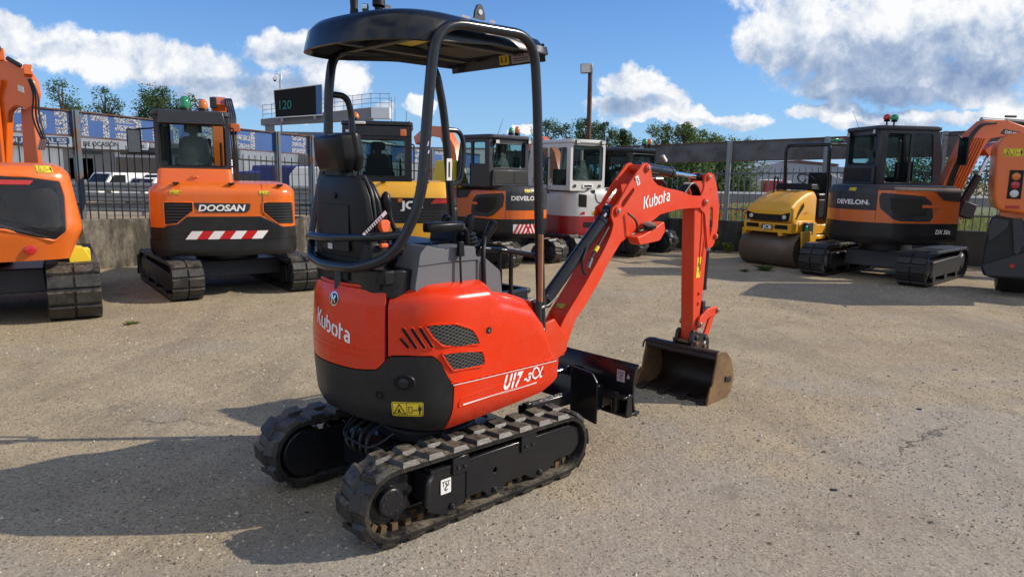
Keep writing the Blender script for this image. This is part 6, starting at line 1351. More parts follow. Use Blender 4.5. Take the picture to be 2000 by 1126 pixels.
mb = MB(); mb.prism(rpoly([(.37, .42), (.34, .30), (.22, .27), (-1.2, .27), (-1.2, .9), (-.15, .9), (-.10, 1.13), (.28, 1.20), (.33, 1.10)], .05), 'x', .05, .25, 'cw'); sk = mb.build('side_plate', Q, .02)
mb = MB(); mb.prism(rpoly([(.30, 1.16), (.345, 1.0), (.32, .80), (.12, 1.00), (.09, 1.12)], .03), 'x', .0, .05, 'dgrey'); mb.prism([(.07, 1.15), (-.05, 1.17), (-.12, .80), (-.05, .62), (-.0, .66)], 'x', -.01, .05, 'dgrey'); mb.prism([(.37, .45), (.15, .55), (-.3, .75), (-1.2, .9), (-1.2, .35), (.3, .30)], 'x', .0, .05, 'dgrey'); mb.build('cover_plate', sk, .01)
mb = MB(); mb.lathe([(0, 0), (.035, 0), (.03, .01)], (-.003, .0, .47), (-1, 0, 0), 16, 'redlens'); mb.build('round_reflector', sk)
mb = MB(); mb.lathe([(.25, -.5), (.40, -.52), (.43, -.46), (.43, -.16), (.40, -.10), (.25, -.12)], (.75, .22, .43), (0, 1, 0), 40, 'rubber3'); mb.build('tyre', Q)
mb = MB(); mb.bx(.35, 1.3, -1.1, .1, .35, 1.25, 'darksteel'); mb.build('axle_frame', Q, .02)
mb = MB(); mb.bx(.1, .4, -.2, .22, .9, 1.26, 'dorange'); mb.build('body_mount', Q, .02)
# ================================================================== walls and fences
cw_, T, B = newmat('stained_concrete'); o_ = T.new('ShaderNodeTexCoord').outputs['Object']
f = T.noise(T.vm('MULTIPLY', o_, (1, 1, .25)), 2.6, 7, .7); g_ = T.noise(o_, 14, 5, .7)
c_ = T.mix(T.ramp(f, [(.40, 0), (.54, 1)]), (.25, .23, .185), (.062, .056, .044)); c_ = T.mix(T.ramp(g_, [(.35, .5), (.6, 0)]), c_, (.045, .042, .035)); c_ = T.mix(T.ramp(T.noise(o_, 1.1, 4), [(.55, 0), (.7, .4)]), c_, (.10, .11, .05))
T.put(B.inputs['Base Color'], c_); B.inputs['Roughness'].default_value = .95; b = T.new('ShaderNodeBump'); b.inputs['Strength'].default_value = .6; b.inputs['Distance'].default_value = .02; T.put(b.inputs['Height'], g_); T.put(B.inputs['Normal'], b.outputs[0]); M['conc'] = cw_
cw_, T, B = newmat('dark_blotched_concrete'); o_ = T.new('ShaderNodeTexCoord').outputs['Object']; f = T.noise(T.vm('MULTIPLY', o_, (1, 1, .3)), 3.2, 7, .7)
T.put(B.inputs['Base Color'], T.mix(T.ramp(f, [(.35, 0), (.65, 1)]), (.085, .082, .07), (.022, .024, .02))); B.inputs['Roughness'].default_value = .95; M['conc2'] = cw_  # dark grey concrete with darker noise blotches
M['postblue'] = rusty('blue_grey_post', (.12, .17, .21), (.22, .11, .06), .45, .6, 2.2)
M['postgrey'] = rusty('galvanised_post', (.24, .26, .28), (.20, .14, .10), .12, .5, 2.2)
M['barrust'] = rusty('dark_fence_bar', (.022, .020, .020), (.10, .05, .03), .25, .6, 3)
M['bargrey'] = rusty('grey_fence_bar', (.10, .12, .14), (.10, .08, .06), .15, .5, 3)
M['rustedge'] = rusty('rusty_edge', (.14, .10, .08), (.20, .09, .045), .7, .75, 4)
M['blueb'] = plain('blue_banner', (.038, .12, .36), .6, vs=1.3, va=.6, dark=.6)
M['panelgrey'] = rusty('weathered_grey_sheet', (.115, .12, .135), (.09, .085, .085), .5, .6, 1.6, 0)
st_, T, B = newmat('crazed_white_lettering'); o_ = T.new('ShaderNodeTexCoord').outputs['Object']; v = T.voro(T.vm('MULTIPLY', o_, (1, 1, 1)), 25, 'DISTANCE_TO_EDGE'); T.put(B.inputs['Base Color'], T.mix(T.ramp(v, [(.06, 1), (.13, 0)]), (.42, .44, .47), (.035, .07, .17))); B.inputs['Roughness'].default_value = .6; M['crazed'] = st_
def fence(name, label, O, ang, bays, wallm, barm, postm, panelm, wallh, top, pbot, bartop, rails, gap, ext, walllabel, wname, letters=None, shear=(0, 0)):
    fx, fy = O; root = thing(name, label, 'fence', (fx, fy, 0), ang)
    wl_ = MB(); wl_.bx(ext[0], ext[1], -.02, .20, -.05, wallh, wallm); w = wl_.build('low_wall', None, .015); w.location = (fx, fy, 0); w.rotation_euler = (0, 0, ang); tag(w, walllabel, 'wall')
    mb = MB(); mb.bx(ext[0], ext[1], -.02, .20, wallh-.002, wallh+.02, wallm, 0, .02); mb.build('wall_coping', w)
    for a, b in zip(bays, bays[1:]):
        p = MB(); p.bx(a-.05, a+.05, .02, .12, wallh-.3, top+.02, postm); p.bx(a-.02, a+.02, -.0, .02, wallh-.3, top+.02, postm); p.build('fence_post', root, .004)
        n = max(1, round((b-a-.16)/gap)); mb = MB()
        for k in range(1, n):
            x = a+(b-a)*k/n; mb.cyl((x, .07, wallh+.02), (x, .07, bartop), .011, .010, 6, barm)
        if n > 1: mb.build('fence_bars', root)
        for z in rails: mb = MB(); mb.bx(a+.055, b-.055, .045, .095, z-.015, z+.015, barm); mb.build('fence_rail', root)
        mb = MB(); mb.bx(a+.055, b-.055, .085, .105, pbot+.01, top-.01, panelm); pn = mb.build('sheet_panel', root)
        mb = MB(); mb.bx(a+.052, b-.052, .06, .13, top-.01, top+.012, 'rustedge'); mb.bx(a+.052, b-.052, .06, .13, pbot-.01, pbot+.01, 'rustedge'); mb.build('panel_frame', root)
        if letters:
            for (x0, kind, *ww) in letters:
                W = ww[0] if ww else .34
                if a+.05 <= x0 and x0+W <= b-.04:
                    mb = MB(); H_ = top-pbot-.04; mp = plane_map((x0, .085, pbot+.02), (1, 0, 0), (0, 0, 1), (0, -1, 0)); t = .10 if W < .2 else .095
                    S = {'D': [[(0, t/2), (W*.6, t/2), (W-t/2, H_*.28), (W-t/2, H_*.72), (W*.6, H_-t/2), (0, H_-t/2)]], 'E': [[(0, t/2), (W-t/2, t/2), (W-t/2, H_-t/2), (0, H_-t/2)], [(0, H_/2), (W-t-.005, H_/2)]],
                         'I': [[(t/2, 0), (t/2, H_)]], 'J': [[(0, H_-t/2), (W-t/2, H_-t/2), (W-t/2, 0)]], 'A': [[(t/2, 0), (t/2, H_*.6), (W*.35, H_-t/2), (W*.65, H_-t/2), (W-t/2, H_*.6), (W-t/2, 0)]],
                         'B': [[(W-t/2, 0), (W-t/2, H_)], [(W-t-.004, t/2), (W*.3, t/2), (t/2, H_*.22), (W*.3, H_*.47), (W-t-.004, H_*.47)]], 'P': [[(W-t/2, 0), (W-t/2, H_)], [(W-t-.004, t/2), (W*.3, t/2), (t/2, H_*.25), (t/2, H_*.4), (W*.3, H_*.6), (W-t-.004, H_*.6)]]}[kind]
                    for i, l in enumerate(S): ink_line(mb, mp, l, t, 'crazed', .002+.0008*i)
                    mb.build('banner_letter', pn, smooth=0)
    for ob in [w]+list(w.children)+list(root.children)+[g_ for c_ in root.children for g_ in c_.children]:     # the ground falls away along this fence, its top with it
        for v in ob.data.vertices:
            t = max(0, min(1, (v.co.z-wallh)/(top-wallh))); v.co.z += v.co.x*(shear[0]*(1-t)+shear[1]*t)*(1 if v.co.z > .1 else 0)
    return root
LF = fence('metal_fence', 'dark barred fence with blue banner panels of white letters above the left wall', (-6.6423, 11.9922), .88225, [-3.9, -2.2, -.46, 3.16, 3.94, 5.6, 7.35, 9.2], 'conc', 'barrust', 'postblue', 'blueb', .79, 2.51, 2.12, 2.03, (1.93, 1.05), .118, (-4.6, 9.55), 'low stained concrete wall under the dark fence on the left', 'w', [(-3.1, 'D'), (-2.05, 'I'), (-1.75, 'J'), (-1.28, 'D', .42), (-.74, 'E', .20), (-.37, 'I', .1), (-.22, 'J', .27), (.14, 'E', .43), (.75, 'A', .45), (1.45, 'E', .42), (2.22, 'P', .46), (2.80, 'A', .54), (3.50, 'E', .36), (4.1, 'E'), (4.6, 'D'), (5.05, 'E'), (5.75, 'E'), (6.25, 'B'), (6.80, 'E'), (7.5, 'J'), (8.0, 'E')], (-.023, -.040))
RF = fence('metal_fence', 'grey barred fence with weathered grey sheet panels above the dark right wall', (4.7212, 16.578), -.45547, [-5.9, -3.9, -1.9, .13, 2.15, 4.32, 6.5, 8.7, 10.9], 'conc2', 'bargrey', 'postgrey', 'panelgrey', .68, 2.46, 2.03, 1.86, (1.75, .96), .118, (-6.1, 11.5), 'low dark blotched concrete wall under the grey fence on the right', 'w', None, (0, .042))
# ================================================================== vegetation
def leafmat(name, a, b_):
    m, T, B = newmat(name); o = T.new('ShaderNodeTexCoord').outputs['Object']
    T.put(B.inputs['Base Color'], T.mix(T.noise(o, 1.3, 3), a, b_)); B.inputs['Roughness'].default_value = .6; B.inputs['Specular IOR Level'].default_value = .25
    tr = T.new('ShaderNodeBsdfTranslucent'); T.put(tr.inputs[0], tuple(2*x for x in b_)+(1,)); mx = T.new('ShaderNodeMixShader'); mx.inputs[0].default_value = .25
    T.l.new(B.outputs[0], mx.inputs[1]); T.l.new(tr.outputs[0], mx.inputs[2]); T.l.new(mx.outputs[0], m.node_tree.nodes['Material Output'].inputs[0]); return m
M['leafdark'] = leafmat('dark_foliage', (.030, .060, .018), (.065, .11, .030)); M['leafmid'] = leafmat('green_foliage', (.045, .075, .018), (.10, .14, .035)); M['bark'] = plain('bark', (.08, .06, .045), .9)
M['grass'] = leafmat('grass_blades', (.07, .11, .025), (.16, .20, .05)); M['dryg'] = leafmat('dry_grass', (.16, .14, .06), (.28, .24, .11)); M['poppy'] = plain('poppy_red', (.55, .02, .01), .6)
def tree(x, y, h, w, leaf='leafdark', label='', n=2600, low=.25, seed=0, tall=1.0, group=None, ls=.16):
    random.seed(seed); t = thing('tree', label, 'tree', (x, y, 0), 0, group); mb = MB()
    mb.tube([(0, 0, 0), (.05*w, .02, h*.3), (-.03*w, 0, h*.6), (0, 0, h*.9)], [h*.028, h*.022, h*.014, h*.004], 8, 'bark'); cl = []
    for k in range(30):
        a = random.uniform(0, 6.28); zz = h*random.uniform(low, .92); rr = w*.5*(1-((zz/h-.5)/.62)**2)**.5*random.uniform(.35, 1) if abs(zz/h-.5) < .6 else w*.15
        c = Vector((math.cos(a)*rr, math.sin(a)*rr, zz)); cl.append((c, w*random.uniform(.15, .27))); mb.tube([(0, 0, zz*.72), c*.5+Vector((0, 0, zz*.42)), c], [h*.009, h*.006, h*.002], 5, 'bark')
    cl.append((Vector((0, 0, h*.93)), w*.13)); mb.build('trunk', t)
    mb = MB(); vs = []; fs = []; n = int(n*3.4); ls *= .66
    for i in range(n):
        c, r = cl[min(len(cl)-1, int(random.random()*len(cl)))]; d = Vector((random.gauss(0, 1), random.gauss(0, 1), random.gauss(0, .8))).normalized()*r*random.uniform(.35, 1.08)**.6; p = c+d
        if random.random() < .06: p = c+d*1.35
        s_ = ls*random.uniform(.5, 1.3); u = Vector((random.gauss(0, 1), random.gauss(0, 1), random.gauss(0, .6))).normalized(); v = u.cross(d+Vector((.1, .2, .3))).normalized()
        k = len(vs); vs += [p-u*s_, p+v*s_*.45, p+u*s_, p-v*s_*.45]; fs.append((k, k+1, k+2, k+3))
    mb.add(vs, fs, leaf); mb.build('crown', t, smooth=0); return t
tr = [(-35.5, 58, 8.6, 3.2, 'leafdark', 'sparse tall tree above the banner near the left edge excavator boom', 1100), (-33.3, 60, 8.3, 2.6, 'leafdark', 'slim bushy tree next to the sparse one above the left banner', 1100), (-37.5, 63, 6.9, 3, 'leafdark', 'low tree top just left of the sparse tree over the banner', 900),
      (-30.5, 62, 7.6, 3.4, 'leafdark', 'round dark tree left of the green beacon', 1500), (-28.6, 60, 8.4, 3.6, 'leafdark', 'tallest dark tree directly behind the green beacon', 1900), (-26.8, 61, 7.9, 2.8, 'leafdark', 'dark tree right of the green beacon', 1300)]
for i, (x, y, h_, w_, lf, lb, n) in enumerate(tr): tree(x, y, h_, w_, lf, lb, n, .35, 20+i, group='trees beyond the left banner', ls=.15)
tr = [(-1.0, 72, 5.6, 2.2, 'leafdark', 'small tree top left of the mid excavator beacons', 800), (3.0, 70, 6.9, 3.0, 'leafdark', 'dark tree behind the right canopy post of the red excavator', 1300), (5.0, 71, 6.7, 2.8, 'leafdark', 'dark tree between the canopy post and the lamp post', 1300), (6.9, 70, 7.2, 2.8, 'leafdark', 'tall dark tree just left of the lamp post', 1500), (8.6, 70, 6.9, 2.6, 'leafdark', 'dark tree just right of the lamp post', 1400), (10.4, 71, 6.3, 2.4, 'leafdark', 'dark tree right of the white cab', 1200), (11.7, 72, 5.4, 2.4, 'leafdark', 'low dark tree at the end of the lamp post group', 1000),
      (13.6, 66, 6.4, 3.0, 'leafmid', 'light green feathery tree left in the group over the black excavator', 1700), (15.4, 66, 6.6, 3.0, 'leafmid', 'light green tree in the middle of the group over the black excavator', 1700), (17.2, 67, 6.0, 3.0, 'leafmid', 'light green tree right in the group over the grey panels', 1500), (19.0, 68, 5.4, 2.8, 'leafmid', 'low light green tree over the grey panels', 1200), (22.5, 80, 6.0, 4.5, 'leafdark', 'far flat tree over the grey panel left of the roller', 1300), (26.0, 82, 6.1, 3.6, 'leafdark', 'far tree over the grey panel above the roller hood', 1300)]
for i, (x, y, h_, w_, lf, lb, n) in enumerate(tr): tree(x, y, h_, w_, lf, lb, n, .12, 40+i, group='trees beyond the right fence', ls=.17)
for i, (x, y, h_, w_, lb) in enumerate([(10.5, 46, 3.2, 5, 'dense green bush behind the grey fence left of the roller'), (14.5, 50, 3.3, 5, 'dense bush behind the fence post near the bucket arm'), (31, 55, 3.4, 7, 'bush seen through the right excavator cab'), (37, 52, 3.4, 8, 'long green hedge bush right of the cab'), (43, 48, 3.2, 7, 'dark hedge bush behind the orange boom')]): tree(x, y, h_, w_, 'leafdark', lb, 1800, .1, 80+i, ls=.2)
# field, meadow and weeds
mdm, T, B = newmat('meadow'); o_ = T.new('ShaderNodeTexCoord').outputs['Object']; f = T.noise(o_, .6, 6, .7); T.put(B.inputs['Base Color'], T.mix(f, (.06, .085, .03), (.16, .16, .07))); B.inputs['Roughness'].default_value = .95; M['meadow'] = mdm
gpl = math.cos(-.45547), math.sin(-.45547)
def RW(a, b): return (4.7212+gpl[0]*a-gpl[1]*b, 16.578+gpl[1]*a+gpl[0]*b)
mb = MB(); q = [RW(-8, .2), RW(60, .2), RW(60, 30), RW(-2, 30)]; mb.add([(x, y, .30) for x, y in q]+[(x, y, -.1) for x, y in q], [(0, 1, 2, 3), (0, 4, 5, 1), (1, 5, 6, 2), (2, 6, 7, 3), (3, 7, 4, 0)], 'meadow'); tag(mb.build('meadow', smooth=0), kind='structure')
random.seed(11); vs = []; fs = []; vp = []; fp = []
for i in range(26000):
    a = random.uniform(-6.5, 14); b = .3+random.random()**1.6*14; x, y = RW(a, b); hh = random.uniform(.15, .55)*(1-.02*b); t = random.uniform(0, 6.28); w = .012+.001*b; dx, dy = math.cos(t)*w, math.sin(t)*w; lx, ly = random.uniform(-.12, .12), random.uniform(-.12, .12)
    k = len(vs); vs += [(x-dx, y-dy, .29), (x+dx, y+dy, .29), (x+lx, y+ly, .3+hh)]; fs.append((k, k+1, k+2))
mb = MB(); mb.add(vs, fs, 'grass'); k0 = len(mb.f)
for i in range(0, len(fs), 4): mb.m[i] = mb.mi('dryg')
tag(mb.build('meadow_grass', smooth=0), kind='stuff')
for i in range(420):
    a = random.gauss(.8, 1.6); b = .5+random.random()*7; x, y = RW(a, b); z = .3+random.uniform(.25, .6); r = .035
    for j in range(3):
        t = j*2.1+i; k = len(vp); vp += [(x, y, z), (x+r*math.cos(t), y+r*math.sin(t), z+.02), (x+r*math.cos(t+1.2), y+r*math.sin(t+1.2), z+.03), (x, y, z+.045)]; fp.append((k, k+1, k+2, k+3))
mb = MB(); mb.add(vp, fp, 'poppy'); tag(mb.build('poppies', smooth=0), kind='stuff')
def weed(x, y, h, n, label, spread=.12, z=0, mat='grass'):
    random.seed(int(x*100+y*7)); mb = MB()
    for i in range(n):
        a = random.uniform(0, 6.28); r = random.uniform(.2, 1)*spread; hh = h*random.uniform(.4, 1); w = .012+.02*random.random()
        p = Vector((math.cos(a)*r, math.sin(a)*r, hh)); m_ = p*.5+Vector((0, 0, hh*.2)); s_ = Vector((-math.sin(a), math.cos(a), 0))*w
        mb.add([Vector((0, 0, 0)), m_-s_, p, m_+s_], [(0, 1, 2, 3)], mat)
    o = mb.build('weed', smooth=0); o.location = (x, y, z); tag(o, label, 'weed'); return o
weed(-4.75, 7.9, .05, 50, 'flat weed tuft on the gravel beside the left crawler', .16)
weed(-4.1, 7.6, .03, 25, 'tiny weed sprig right of the flat tuft on the gravel', .12)
weed(4.62, 13.1, .10, 60, 'dark green weed clump on the gravel right of the bucket arm', .25, mat='leafmid'); weed(4.2, 12.9, .05, 25, 'small weed sprig near the dark clump', .15, mat='leafmid')
weed(4.55, 16.2, .65, 90, 'tall weed growing against the dark right wall', .22, mat='leafmid'); weed(4.85, 16.15, .25, 70, 'leafy weed at the foot of the dark wall beside the tall one', .22); weed(3.9, 16.5, .3, 50, 'weed at the wall foot left of the tall one', .2, mat='leafmid'); weed(9.3, 13.9, .3, 60, 'weed at the wall foot near the right edge machine', .25, mat='leafmid')
# loose stones
random.seed(5); mb = MB(); vs = []; fs = []
sm_, T, B = newmat('loose_stones'); g = T.new('ShaderNodeNewGeometry').outputs['Random Per Island']; T.put(B.inputs['Base Color'], T.ramp(g, [(0, (.13, .108, .08)), (.4, (.24, .195, .14)), (.8, (.40, .34, .26)), (1, (.60, .55, .46))])); B.inputs['Roughness'].default_value = .85; M['stones'] = sm_
for i in range(30000):
    y = 2.0+random.random()**1.25*9.5; x = random.uniform(-1, 1)*y*.78; n_ = math.sin(x*1.7+y*.9)+math.sin(x*.6-y*1.3)
    if random.random() > .45+.25*n_: continue
    r = random.uniform(.0025, .0075)*(1+.07*y)*(1.8 if random.random() < .04 else 1); a = random.uniform(0, 6.28); k = len(vs); e = random.uniform(.6, 1.5)
    for j in range(5): t = a+j*1.257; q = r*random.uniform(.7, 1.2); vs.append((x+math.cos(t)*q*e, y+math.sin(t)*q, .0))
    vs.append((x+r*.2, y, r*random.uniform(.5, 1.0)))
    fs += [(k+j, k+(j+1) % 5, k+5) for j in range(5)]
mb.add(vs, fs, 'stones'); tag(mb.build('loose_gravel', smooth=0), kind='stuff')
for i, (x, y, s_, lb) in enumerate([(3.05, 5.15, .018, 'dark clod of earth right of the bucket on open ground'), (-1.0, 3.35, .01, 'tiny dark clod in the shadow of the red excavator'), (4.0, 6.3, .016, 'small dark clod on the gravel in front of the right excavator'), (1.78, 3.72, .016, 'brown oily clod on the slab before the crawler')]):
    random.seed(i); mb = MB(); mb.loft([[Vector((math.cos(a)*s_*k*random.uniform(.7, 1.3)*1.6, math.sin(a)*s_*k*random.uniform(.7, 1.3), z*s_)) for a in [q*math.pi/4 for q in range(8)]] for z, k in ((0, 1), (.25, .8), (.4, .3))], 'hose'); o = mb.build('earth_clod', smooth=60); o.location = (x, y, 0); tag(o, lb, 'clod')
# ================================================================== beyond the fences: guard rails, hall, lorries, gantry
M['galv'] = plain('galvanised_rail', (.26, .27, .28), .45, .4, vs=2); M['hall'] = plain('white_cladding', (.78, .79, .78), .5, vs=.4, va=.3); M['hallg'] = plain('grey_render', (.20, .20, .205), .7, vs=.8); M['hallb'] = plain('blue_cladding', (.05, .13, .30), .5); M['tan'] = plain('brown_panel', (.13, .11, .09), .6); M['darkwin'] = plain('dark_window', (.02, .022, .025), .15); M['tarp'] = plain('blue_tarpaulin', (.02, .03, .16), .6, vs=3, bump=.5, bs=4)
rl = thing('guard_rail', 'triple galvanised guard rail beyond the left fence', 'guard rail', (-9, 25, 0))
for z in (.28, .62, .98):
    mb = MB(); mb.loft([[Vector((x, y, z+dz)) for y, dz in ((0, -.15), (-.05, -.10), (-.05, -.05), (0, 0), (-.05, .05), (-.05, .10), (0, .15), (.02, .15), (.02, -.15))] for x in (-12, 13)], 'galv'); mb.build('rail_beam', rl, smooth=0)
for k in range(13): mb = MB(); mb.bx(-11.9+2*k, -11.8+2*k, .03, .13, 0, 1.2, 'galv'); mb.build('rail_post', rl)
H = thing('industrial_hall', 'long white clad hall with blue pillars and sign band beyond the left fence', 'building', (-16, 42, 0))
mb = MB(); mb.bx(-22, 6.9, 0, 14, 0, 3.72, 'hall'); mb.bx(6.91, 15, .1, 14, 0, 3.0, 'hall')
for k in range(148):
    x = -21.9+.25*k; mb.bx(x, x+.06, -.03 if x < 6.8 else .07, .01 if x < 6.8 else .11, .02, 3.66 if x < 6.8 else 2.95, 'hall')
mb.build('wall', H)
for (x0, x1, z0, z1, m_, nm) in ((-9.9, -7.0, .0, 2.9, 'hallg', 'grey_bay'), (-4.4, 0.2, 0, 3.0, 'hallg', 'grey_bay'), (-6.9, -4.5, .9, 2.2, 'tan', 'brown_panel'), (-9.6, -8.2, .9, 2.1, 'tan', 'brown_panel'), (3.6, 4.4, 0, 3.7, 'hallg', 'pillar'), (4.5, 5.2, 0, 3.7, 'hallb', 'pillar'), (7.6, 8.6, 0, 3.0, 'hallb', 'pillar'), (10.8, 11.4, 0, 3.0, 'hallb', 'pillar')): mb = MB(); mb.bx(x0, x1, -.12, -.04, z0, z1, m_); mb.build(nm, H)
for (x0, x1, z0, z1) in ((-6.6, -2.4, 2.35, 2.75), (-9.3, -7.6, 2.35, 2.7)): mb = MB(); mb.bx(x0, x1, -.17, -.125, z0, z1, 'darkwin'); mb.build('window', H)
mb = MB(); mb.bx(-22.1, 6.95, -.1, 14.1, 3.72, 3.80, 'hallg'); mb.bx(6.96, 15.1, .05, 14.1, 3.0, 3.08, 'hallg'); mb.build('roof', H)
sg = MB(); sg.bx(-14.0, -9.15, -.30, -.20, 2.72, 3.32, 'letter'); sg.bx(-9.0, -4.9, -.30, -.20, 2.62, 3.18, 'letter'); sgo = sg.build('sign_board', H)
mb = MB(); mp = plane_map((-13.9, -.302, 2.76), (1, 0, 0), (0, 0, 1), (0, -1, 0)); ink_poly(mb, mp, rpoly([(0, .08), (4.55, .08), (4.55, .50), (0, .50)], .15), 'hallb', .002); ink_text(mb, mp, 'INDUSTRIALES', .28, 'letter', .006, .4, .15, bold=.03, fit=4.0); mb.build('sign_lettering', sgo)
mb = MB(); mp = plane_map((-8.62, -.302, 2.68), (1, 0, 0), (0, 0, 1), (0, -1, 0)); ink_text(mb, mp, 'DE OCASIÓN', .26, 'inky', .004, .05, .1, bold=.02, fit=2.0); ink_text(mb, mp, 'GABIL', .17, 'hallb', .004, 2.7, .05, bold=.02, fit=.9); ink_poly(mb, mp, [(2.7, .32), (2.95, .32), (3.0, .4), (2.7, .42)], 'hallb', .004); mb.build('sign_lettering', sgo)
def van(x, y, rz, L_, h_, label, mat='hall', name='van', box=False):
    v = thing(name, label, name, (x, y, 0), rz, 'vehicles parked beyond the fences'); v.scale = (.75, .75, .78) if not box else (.9, .9, .86); mb = MB()
    prf = [(0, .3), (0, h_*.55), (L_*.16, h_*.62), (L_*.30, h_), (L_, h_), (L_, .3)] if not box else [(0, .3), (0, h_*.45), (.1, h_*.82), (L_*.28, h_*.86), (L_*.30, h_), (L_, h_), (L_, .5), (.8, .3)]
    mb.prism(prf, 'y', -.9, .9, mat); mb.build('body', v, .08)
    for sd in (-1, 1): mb = MB(); mb.prism([(L_*.20, h_*.62), (L_*.31, h_*.92), (L_*.52, h_*.92), (L_*.52, h_*.62)] if not box else [(.25, h_*.48), (.3, h_*.75), (L_*.25, h_*.75), (L_*.25, h_*.48)], 'y', *sorted((sd*.905, sd*.90)), 'darkwin'); mb.build('side_window', v)
    mb = MB(); q = [(L_*.155, h_*.64), (L_*.285, h_*.96)] if not box else [(-.004, h_*.48), (.09, h_*.78)]
    mb.add([(q[0][0]-.02, -.75, q[0][1]), (q[0][0]-.02, .75, q[0][1]), (q[1][0]-.02, .7, q[1][1]), (q[1][0]-.02, -.7, q[1][1])], [(0, 1, 2, 3)], 'darkwin'); mb.build('windscreen', v)
    for xx in (L_*.18, L_*.80):
        for sd in (-1, 1): mb = MB(); mb.lathe([(.2, 0), (.33, 0), (.34, .1), (.2, .12)], (xx, sd*.80, .34), (0, sd, 0), 18, 'rubber3'); mb.build('wheel', v)
    return v
van(-20.6, 35, rad(70), 4.2, 1.75, 'white van farthest left beyond the barred fence'); van(-19.0, 36.5, rad(75), 4.4, 1.7, 'white van second from the left beyond the barred fence'); van(-17.4, 33, rad(82), 4.2, 1.5, 'low white car van left of the white lorry', name='van')
van(-17.1, 38, rad(82), 7, 2.55, 'white lorry with high box left of the striped excavator cab', name='lorry', box=True); van(-15.6, 35, rad(82), 4.4, 1.8, 'grey fronted van partly behind the grey cab mirror', 'hallg'); 
van(-12.4, 34, rad(82), 7, 2.15, 'blue topped lorry right of the orange excavator cab', 'tarp', 'lorry', True); van(-10.9, 35, rad(82), 6, 1.95, 'white lorry next to the blue topped one', name='lorry', box=True)
mb = MB(); mb.loft([[Vector((x, y, z)) for x, y in rpoly([(-1.0, -.8), (1.0, -.8), (1.0, .8), (-1.0, .8)], .3)] for z in (.9, 1.5, 1.85)], 'tarp'); mb.bx(-.9, .9, -.7, .7, .0, .9, 'darksteel'); o = mb.build('tarped_load', bevel=.1); o.location = (-10.0, 32, 0); tag(o, 'load under a blue tarpaulin standing behind the dark fence bars', 'load')
mb = MB(); mb.bx(-.9, .9, -.8, .8, .7, 1.45, 'letter'); mb.prism([(-.9, 1.45), (.9, 1.45), (.6, 1.8), (-.6, 1.8)], 'y', -.8, .8, 'letter'); mb.bx(-.8, .8, -.7, .7, 0, .7, 'galv'); o = mb.build('white_canopy', bevel=.05); o.location = (-8.6, 31.5, 0); tag(o, 'small white tent beside the blue tarpaulin load', 'tent')
# screen and gantry
G = thing('gantry', 'concrete gantry beam with railings carrying a walkway behind the blue banners', 'gantry', (-15, 60, 0))
mb = MB(); mb.hexa([(-5.6, -.4, 5.15), (3.4, -.4, 5.75), (3.4, .4, 5.75), (-5.6, .4, 5.15), (-5.6, -.4, 5.65), (3.4, -.4, 6.75), (3.4, .4, 6.75), (-5.6, .4, 5.65)], 'hallg'); mb.bx(3.4, 4.9, -.6, .6, 5.85, 6.75, 'hall'); mb.build('beam', G, .03)
for x in (-5.0, 4.2): mb = MB(); mb.bx(x-.3, x+.3, -.3, .3, 0, 5.5, 'hallg'); mb.build('column', G, .03)
for k in range(15):
    x = -5.4+.73*k; z0 = 5.6+min(1, (x+5.6)/9)*1.1; mb = MB(); mb.cyl((x, -.4, z0), (x, -.4, z0+1.15), .025, n=5, mat='galv'); mb.build('railing_post', G)
mb = MB()
for dz in (.4, .75, 1.12): mb.tube([(-5.4, -.4, 5.62+dz), (3.6, -.4, 6.7+dz), (4.9, -.4, 6.7+dz)], .022, 5, 'galv')
for x, z in ((5.0, 5.6), (5.3, 5.6)): mb.cyl((x, -.4, z), (x, -.4, 7.6), .03, n=5, mat='galv')
mb.build('handrail', G)
S = thing('display_board', 'black electronic board showing 120 in green on the gantry', 'display board', (-17.4, 59.2, 0), rad(3))
mb = MB(); mb.hexa([(-1.75, -.12, 5.75), (1.9, -.12, 6.05), (1.9, .12, 6.05), (-1.75, .12, 5.75), (-1.85, -.12, 7.85), (1.9, -.12, 8.40), (1.9, .12, 8.40), (-1.85, .12, 7.85)], 'void'); mb.build('screen', S, .0)
mb = MB(); mb.tube([(-1.76, -.13, 5.74), (1.92, -.13, 6.04), (1.92, -.13, 8.41), (-1.86, -.13, 7.86)], .045, 6, 'stickw', closed=True); mb.build('screen_frame', S)
gm, T, B = newmat('green_display_digits'); B.inputs['Base Color'].default_value = (0, .10, .08, 1); B.inputs['Emission Color'].default_value = (.02, .42, .36, 1); B.inputs['Emission Strength'].default_value = .10; M['digit'] = gm
mb = MB(); mp = plane_map((-1.45, -.125, 6.38), (1, 0, .1), (0, 0, 1), (0, -1, 0)); ink_text(mb, mp, '120', .68, 'digit', .006, 0, 0, bold=.0, fit=.95); mb.build('digits', S)
mb = MB(); mb.hexa([(1.45, -.135, 6.02), (1.88, -.135, 6.05), (1.88, -.125, 6.05), (1.45, -.125, 6.02), (1.45, -.135, 8.3), (1.88, -.135, 8.36), (1.88, -.125, 8.36), (1.45, -.125, 8.3)], 'hallb'); mb.build('blue_strip', S)
mb = MB(); mb.bx(-1.4, -1.2, -.1, .1, 5.4, 5.8, 'galv'); mb.bx(1.2, 1.4, -.1, .1, 5.7, 6.1, 'galv'); mb.build('bracket', S)
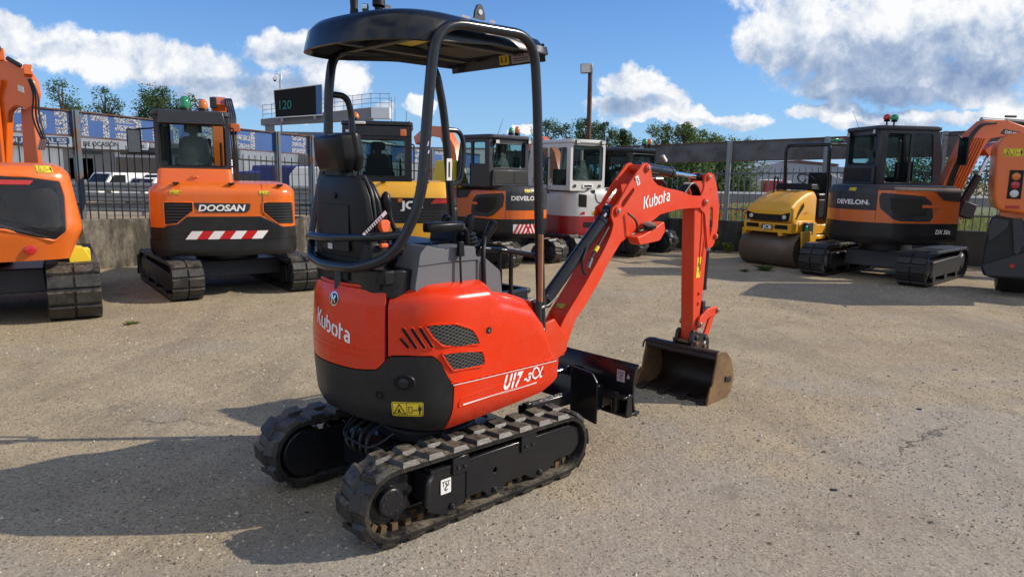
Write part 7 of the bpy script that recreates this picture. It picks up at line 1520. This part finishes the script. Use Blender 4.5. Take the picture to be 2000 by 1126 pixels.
C_ = thing('security_camera', 'white dome camera on a thin mast above the left end of the electronic board', 'camera', (-18.9, 59.5, 0)); mb = MB(); mb.cyl((0, 0, 7.6), (0, 0, 9.0), .05, n=8, mat='galv'); mb.cyl((0, 0, 0), (0, 0, 7.6), .07, n=8, mat='galv'); mb.build('mast', C_); mb = MB(); mb.tube(fil([(0, 0, 9.0), (-.1, 0, 9.25), (-.38, 0, 9.2), (-.4, 0, 8.95)], .1), .04, 8, 'letter'); mb.lathe([(.15, 0), (.16, .18), (.08, .25)], (-.4, 0, 8.72), (0, 0, 1), 14, 'letter'); mb.lathe([(.05, -.12), (.13, 0)], (-.4, 0, 8.72), (0, 0, 1), 14, 'void'); mb.bx(-.02, .14, -.08, .08, 8.75, 9.2, 'letter'); mb.build('camera_head', C_)
# lamp post
LP = thing('lamp_post', 'rusty brown lamp post with square grey floodlight behind the white excavator', 'lamp post', (2.06, 20.3, 0)); M['rustpost'] = rusty('rusty_post', (.10, .055, .04), (.16, .065, .035), .5, .8, 4)
mb = MB(); mb.cyl((0, 0, 0), (-.03, 0, 4.45), .075, .06, 12, 'rustpost'); mb.build('pole', LP); mb = MB(); mb.obx((-.14, -.06, 4.52), (.30, .22, .26), (.12, -.1, .25), 'galv'); hd_ = mb.build('floodlight', LP, .03); mb = MB(); mb.obx((-.17, -.18, 4.51), (.25, .01, .21), (.12, -.1, .25), 'clear'); mb.build('lamp_glass', hd_)
# right side: distant hall and vehicles
M['hall2'] = plain('pale_blue_cladding', (.30, .33, .40), .5, vs=.4, va=.3); M['roofred'] = plain('brown_red_roof', (.13, .06, .05), .7)
H2 = thing('gabled_hall', 'distant pale gabled hall behind the yellow roller', 'building', (23, 60, 0), 0); mb = MB(); mb.prism([(-4.6, .0), (-4.6, 2.15), (-1.0, 3.0), (3.6, 2.7), (6.5, 2.3), (6.5, 0)], 'y', 0, 10, 'hall2'); mb.build('wall', H2); mb = MB(); mb.prism([(-1.0, 3.02), (3.6, 2.72), (3.6, 2.9), (.4, 3.15)], 'y', -.1, 10.1, 'roofred'); mb.build('roof', H2); mb = MB(); mp = plane_map((2.5, -.01, 1.75), (1, 0, 0), (0, 0, 1), (0, -1, 0)); ink_text(mb, mp, 'RACE', .5, 'letter', .01, 0, 0, bold=.03, fit=2.2); mb.build('lettering', H2)
kb = MB(); kb.bx(-30, 30, -.2, .2, 0, .75, 'hallg'); kb.bx(-30, 30, -.22, .22, .76, .86, 'letter'); o = kb.build('track_barrier'); o.location = (22, 41, 0); tag(o, 'long low barrier with white top rail beyond the right fence', 'barrier')
for i, (x, L_, m_, lb) in enumerate([(14.2, 3.6, 'hall', 'white camper van behind the grey fence post near the bucket arm'), (19.6, 3.2, 'hall', 'white van farthest right in front of the distant hall')]):
    van(x, 52, rad(180), L_, 2.0, lb, m_)
for i, (x, w, m_, lb) in enumerate([(14.6, .8, 'crimson', 'red cabin left of the camper van'), (18.2, 1.5, 'crimson', 'dark red container end with white edge right of the camper van'), (16.4, .9, 'tarp', 'small blue cabin in front of the distant hall')]):
    mb = MB(); mb.bx(-w/2, w/2, -.6, .6, .1, 1.85, m_); mb.bx(w/2+.003, w/2+.25, -.6, .6, .1, 1.85, 'letter'); o = mb.build('container', bevel=.02); o.location = (x, 50+i, -.35); tag(o, lb, 'container')
